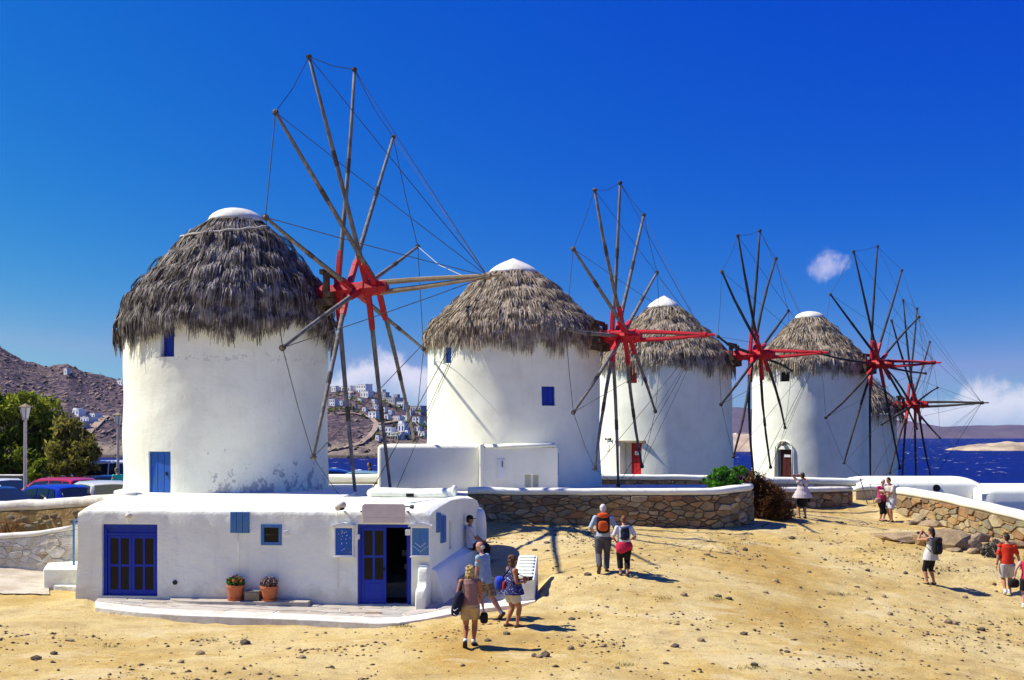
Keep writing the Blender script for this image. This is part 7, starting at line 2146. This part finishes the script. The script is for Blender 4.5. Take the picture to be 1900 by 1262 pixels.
# tufts of weed along the kerb and in the square
wv = []; rgw = np.random.default_rng(5)
for (x0, y0, k, sp) in ((345, 1147, 70, 14), (420, 1149, 90, 20), (615, 1158, 130, 12), (650, 1160, 60, 10), (480, 1152, 60, 20), (745, 1163, 70, 14), (230, 1140, 40, 14), (1145, 980, 40, 6), (1395, 1240, 60, 12), (1332, 1112, 50, 10), (1560, 1104, 60, 16), (1470, 1000, 60, 18), (1390, 1010, 70, 22), (1880, 1150, 60, 14), (1690, 1030, 60, 20), (1230, 1110, 40, 14), (1160, 1235, 40, 8), (390, 1190, 30, 8), (200, 1200, 30, 10), (1760, 1060, 60, 20), (1610, 1020, 50, 14)):
    for _ in range(k):
        p = spot(x0 + rgw.normal(0, sp), y0 + rgw.normal(0, 1.5)); h = rgw.uniform(.03, .09); a_ = rgw.uniform(0, 6.28); l = Vector((math.cos(a_), math.sin(a_), 0)) * h * .8; t = Vector((-math.sin(a_), math.cos(a_), 0)) * .006
        wv += [p - t, p + t, p + l + Vector((0, 0, h)) + t * .3, p + l + Vector((0, 0, h)) - t * .3]
wv = np.array([tuple(v) for v in wv]); wf_ = np.arange(len(wv)).reshape(-1, 4)
tag(np_mesh('weeds', wv, wf_, island_mat('weed_blades', [(0, (.04, .06, .012)), (.5, (.10, .11, .03)), (1, (.22, .19, .07))])), kind='stuff')

# ------------------------------------------------------------------ the village on the far hillside
far_white = mat('far_white_wall', (.76, .75, .74), (.68, .67, .67), .3, .9); far_stone = mat('far_stone_wall', (.36, .29, .23), (.28, .22, .18), .3, .95)  # brown is the stone houses' own wall colour
far_blue = mat('far_blue_shutter', (.02, .06, .32), None, rough=.6); far_dark = mat('far_dark_opening', (.05, .05, .06), None, rough=.5); far_grey = mat('far_grey_wall', (.42, .40, .42), (.34, .33, .35), .3, .9)
def far_house(px0, px1, pyt, pyb, label, cols=2, rows=1, m=far_white, wm=far_blue, name='village_house', step=0, porch=False, rz_=None, group='houses of the village across the bay'):
    base = hill_hit((px0 + px1) / 2, pyb); d = base.y; s = d / F; w = (px1 - px0) * s; h = (pyb - pyt) * s
    r = empty(name, base, 0, label, 'house', group); w *= 1.0; h *= 1.02; dep = w * .62; r.rotation_euler = (0, 0, -.75)
    mb = MB(); mb.bx(-w / 2, w / 2, 0, dep, -3, h); wl = mk('wall', mb, m, r, world=False)
    if step:
        mb = MB(); mb.bx(-w / 2 + w * .55 * (step < 0), w / 2 - w * .45 * (step > 0), .5, dep * .9, h, h * 1.38); mk('upper_storey', mb, m, r, world=False)
    mb = MB(); mb.bx(-w / 2 - .15, w / 2 + .15, -.15, dep + .1, h - .0, h + .35); mk('parapet', mb, m, r, world=False)
    cw = w / cols; rh = h / rows
    for i in range(cols):
        for j in range(rows):
            mb = MB(); cx2 = -w / 2 + cw * (i + .5); ww = min(cw * .32, 1.3); z0 = rh * j + rh * .22; z1 = rh * j + rh * .72
            mb.bx(cx2 - ww / 2 - .12, cx2 + ww / 2 + .12, -.07, .02, z0 - .12, z1 + .12); wn = mk('window', mb, far_white if wm is far_dark else wm, r, world=False)
            mb = MB(); mb.bx(cx2 - ww / 2, cx2 + ww / 2, -.10, -.071, z0, z1); mk('pane', mb, wm if wm is far_dark else far_blue, wn, world=False)
    if porch:
        mb = MB(); mb.bx(-w * .42, w * .42, -2.2, -.2, h * .46, h * .54)
        for k in range(4): mb.bx(-w * .4 + w * .8 / 3 * k - .15, -w * .4 + w * .8 / 3 * k + .15, -2.1, -1.8, -2, h * .46)
        mk('porch', mb, m, r, world=False)
    return r
far_house(612, 625, 717, 727, 'white hilltop house at the left end of the ridge, beside the nearest mill', 2, 1, wm=far_dark)
far_house(630, 645, 708, 716, 'grey pergola-topped house standing highest on the ridge', 3, 1, m=far_grey, wm=far_dark)
far_house(628, 655, 717, 728, 'long white house on the ridge below the grey pergola', 3, 1, wm=far_dark)
far_house(656, 683, 714, 729, 'tall white block of flats on the ridge', 4, 2, wm=far_dark)
far_house(665, 687, 727, 738, 'white house below the block of flats on the ridge', 3, 1, wm=far_dark)
far_house(698, 712, 724, 734, 'white house with a stone terrace right of the block of flats', 2, 1, wm=far_dark)
far_house(702, 718, 729, 739, 'round-shouldered white house on a grey terrace at the ridge', 3, 1, m=far_grey, wm=far_dark)
far_house(703, 738, 739, 748, 'long dark terraced house under the ridge', 6, 1, m=far_grey, wm=far_dark)
far_house(728, 739, 733, 741, 'small grey house at the right end of the ridge', 2, 1, m=far_grey, wm=far_dark)
far_house(733, 752, 747, 758, 'white house with blue windows beside a green lawn', 3, 1)
far_house(756, 785, 754, 766, 'dark grey house with blue openings near the second mill, uppermost on that side', 4, 1, m=far_grey)
far_house(607, 624, 742, 753, 'two-storey white house below the ridge next to the nearest mill', 3, 2)
far_house(641, 650, 750, 760, 'stone house with a blue-green roof, left one of a pair', 1, 1, m=far_stone); far_house(652, 661, 750, 760, 'stone house with a blue-green front, right one of the pair', 1, 1, m=far_stone)
far_house(670, 680, 757, 763, 'tiny white cottage right of the stone pair', 1, 1, wm=far_dark)
far_house(680, 701, 765, 778, 'white two-storey house beside the bend of the hill road', 2, 2)
far_house(710, 722, 770, 778, 'small white house with one blue door above the large white villa', 1, 1)
far_house(726, 744, 773, 781, 'low white house with a dark porch, middle of the slope', 3, 1, wm=far_dark); far_house(744, 757, 772, 780, 'plain cream house right of the low porch house', 1, 1, wm=far_dark)
far_house(762, 781, 775, 788, 'white two-storey house with blue balconies next to the second mill', 2, 2)
far_house(711, 729, 794, 808, 'left wing of the large white villa, two blue upper windows', 2, 2)
far_house(735, 753, 787, 802, 'tall middle of the large white villa with two blue arched windows', 2, 1, step=1); far_house(724, 748, 803, 814, 'front of the large white villa with a blue-shuttered porch', 5, 1, porch=True)
far_house(749, 758, 800, 815, 'narrow right wing of the large white villa with blue shutters', 1, 2)
far_house(773, 790, 802, 810, 'low white house behind the spar tips next to the second mill', 2, 1, wm=far_dark); far_house(695, 704, 809, 817, 'small white shed left of the large villa', 1, 1, wm=far_dark)
far_house(128, 152, 761, 770, 'white house with two blue windows high behind the green tree', 2, 1, step=1); far_house(141, 172, 775, 783, 'long white house with blue arches behind the tree', 3, 1); far_house(140, 160, 783, 795, 'grey stone house under the long white one', 2, 1, m=far_grey, wm=far_dark)
far_house(156, 182, 768, 776, 'flat white house above the stepped road', 3, 1, wm=far_dark)
ch = far_house(115, 127, 685, 695, 'small white chapel under the rocky knoll on the left skyline', 1, 1, name='chapel', wm=far_dark)
far_house(212, 232, 706, 714, 'white house on the left skyline at the edge of the nearest mill', 3, 1, wm=far_dark)
for k, (xa, xb, yt, yb) in enumerate(((690, 700, 752, 759), (705, 716, 757, 764), (719, 728, 762, 769), (662, 672, 740, 746), (640, 652, 733, 740), (752, 764, 763, 770), (768, 780, 793, 800), (700, 709, 790, 797), (757, 766, 797, 804), (784, 792, 783, 790), (627, 637, 745, 752), (688, 697, 742, 748))):
    far_house(xa, xb, yt, yb, 'plain small white cottage among the larger houses across the bay', 2, 1, wm=far_dark if k % 2 else far_blue)
b_ = hill_hit(187, 708); r = empty('transmission_mast', b_, 0, 'thin lattice mast on the left skyline', 'mast'); s = b_.y / F
mb = MB()
for k in range(3):
    a_ = 2.1 * k; mb.beam((1.2 * math.cos(a_), 1.2 * math.sin(a_), -1), (.1 * math.cos(a_), .1 * math.sin(a_), 17 * s), .12, .12)
mk('mast', mb, far_grey, r, world=False)
far_road = mat('far_dirt_road', (.36, .27, .20), (.29, .21, .16), .1, .95)
def road(name, pts, w):
    L = [hill_hit(*p) for p in pts]; P = []
    for a_, b2 in zip(L, L[1:]):
        for k in range(6): P.append(a_.lerp(b2, k / 6))
    P.append(L[-1]); V = []
    for i, p in enumerate(P):
        t = (P[min(i + 1, len(P) - 1)] - P[max(i - 1, 0)]); t.z = 0; t.normalize(); n_ = Vector((t.y, -t.x, 0)) * w / 2
        for q in (p - n_, p + n_):
            pp = CX + q.x * F / q.y; z_ = float(hill_z(np.array([pp]), np.array([q.y]))[0]); V.append((q.x, q.y, max(z_, p.z) + .9))
    mb = MB(); mb.add(V, [(2 * i, 2 * i + 1, 2 * i + 3, 2 * i + 2) for i in range(len(P) - 1)])
    return tag(mk(name, mb, far_road), kind='structure')
road('hill_road', [(602, 838), (640, 832), (668, 826), (684, 814), (695, 800), (698, 788), (690, 778), (672, 772), (650, 768), (625, 770)], 3.0)
road('hill_road', [(740, 782), (722, 786), (706, 788), (698, 790)], 3.2)
road('hill_road', [(158, 812), (165, 804), (173, 796), (181, 788), (188, 780), (196, 774)], 4.6)
# villas on the headland seen between mills three and four
p_ = W(1383, 813, 905); r = empty('beach_house', (p_.x, p_.y, p_.z), 0, 'low white beach house seen between the third and fourth mills', 'house')
mb = MB(); mb.bx(-7, 9, 0, 6, -3, 3.8); mk('wall', mb, far_white, r, world=False)
for k in (-3.5, -.8, 2, 4.6):
    mb = MB(); mb.bx(k, k + 1.8, -.15, -.01, .6, 2.6); mk('window', mb, far_blue, r, world=False)
# boulders and scrub on the hillside, too many to count
rgh = np.random.default_rng(17); n = 5200
hp_r = rgh.uniform(-260, 800, n); hd_r = rgh.uniform(632, 1000, n); zz = hill_z(hp_r, hd_r)
ok = (zz > SEA + .5) & ((hp_r < 260) | (hp_r > 560)); ok &= (rgh.random(n) < np.where(hp_r < 300, 1, np.where(hd_r < 672, .9, .22)))
hp_r, hd_r, zz = hp_r[ok], hd_r[ok], zz[ok]; n = len(zz); hx = (hp_r - CX) * hd_r / F
def scatter(name, X0, Y0, Z0, s, m, seed, flat=.8):
    rg_ = np.random.default_rng(seed); n = len(X0); a = rg_.uniform(0, 6.28, n); ca, sa = np.cos(a), np.sin(a)
    V = octa[None] * (1 + rg_.normal(0, .2, (n, 6, 1))); V = V * np.stack([s * rg_.uniform(.8, 1.6, n), s, s * flat], -1)[:, None]
    X = V[..., 0] * ca[:, None] - V[..., 1] * sa[:, None] + X0[:, None]; Y = V[..., 0] * sa[:, None] + V[..., 1] * ca[:, None] + Y0[:, None]; Z = V[..., 2] + Z0[:, None]
    return tag(np_mesh(name, np.stack([X, Y, Z], -1).reshape(-1, 3), (np.arange(n)[:, None, None] * 6 + of[None]).reshape(-1, 3), m), kind='stuff')
h1 = n * 6 // 10
scatter('hillside_boulders', hx[:h1], hd_r[:h1], zz[:h1], .5 + 2.0 * rgh.random(h1) ** 2.5, island_mat('hill_rock', [(0, (.10, .075, .07)), (.5, (.24, .17, .135)), (1, (.42, .31, .23))]), 3)
scatter('hillside_scrub', hx[h1:], hd_r[h1:], zz[h1:], .5 + 1.5 * rgh.random(n - h1) ** 2, island_mat('hill_scrub', [(0, (.02, .018, .022)), (.6, (.05, .045, .04)), (1, (.07, .075, .04))]), 4, .7)
# garden trees between the houses
rgt = random.Random(8); cnt = 0
for (px, py) in ((705, 782), (716, 812), (690, 816), (700, 815), (730, 812), (766, 790), (776, 770), (788, 772), (690, 770), (664, 768), (640, 766), (622, 762), (612, 764), (650, 764), (744, 760), (770, 815), (784, 814), (724, 785), (757, 786), (738, 815), (760, 770), (745, 785), (712, 786), (668, 750), (634, 760), (616, 768), (646, 772), (672, 776), (735, 762), (742, 760), (765, 768), (775, 792), (752, 793), (720, 778), (698, 780), (732, 790), (786, 796), (756, 816), (770, 806), (712, 752), (722, 754), (627, 734), (655, 744)):
    b_ = hill_hit(px, py); rr = rgt.uniform(1.0, 2.4); o = empty('garden_tree', b_, 0, 'dark round garden tree between the white houses across the bay', 'tree', 'garden trees of the far village')
    v, f = foliage([((b_.x, b_.y, b_.z + rr * .9), (rr, rr, rr * .8))], 130, .45, 200 + cnt, .6, 0, .4); np_mesh('crown', v, f, tam_green, o); cnt += 1
    mb = MB(); mb.tube([b_ - Vector((0, 0, .5)), b_ + Vector((0, 0, rr * .8))], [.25, .15], 5); mk('trunk', mb, bark, o)
# ------------------------------------------------------------------ sea air
hz = bpy.data.materials.new('sea_air'); hz.use_nodes = True
hn_ = hz.node_tree; hn_.nodes.clear()
out = hn_.nodes.new('ShaderNodeOutputMaterial'); pv = hn_.nodes.new('ShaderNodeVolumePrincipled')
pv.inputs['Color'].default_value = (.5, .62, .95, 1); pv.inputs['Density'].default_value = .000025; pv.inputs['Anisotropy'].default_value = .2
hn_.links.new(pv.outputs[0], out.inputs['Volume'])
mb = MB(); mb.bx(-9100, 9100, -700, 12100, -16, 130)
tag(mk('haze', mb, hz), kind='stuff')
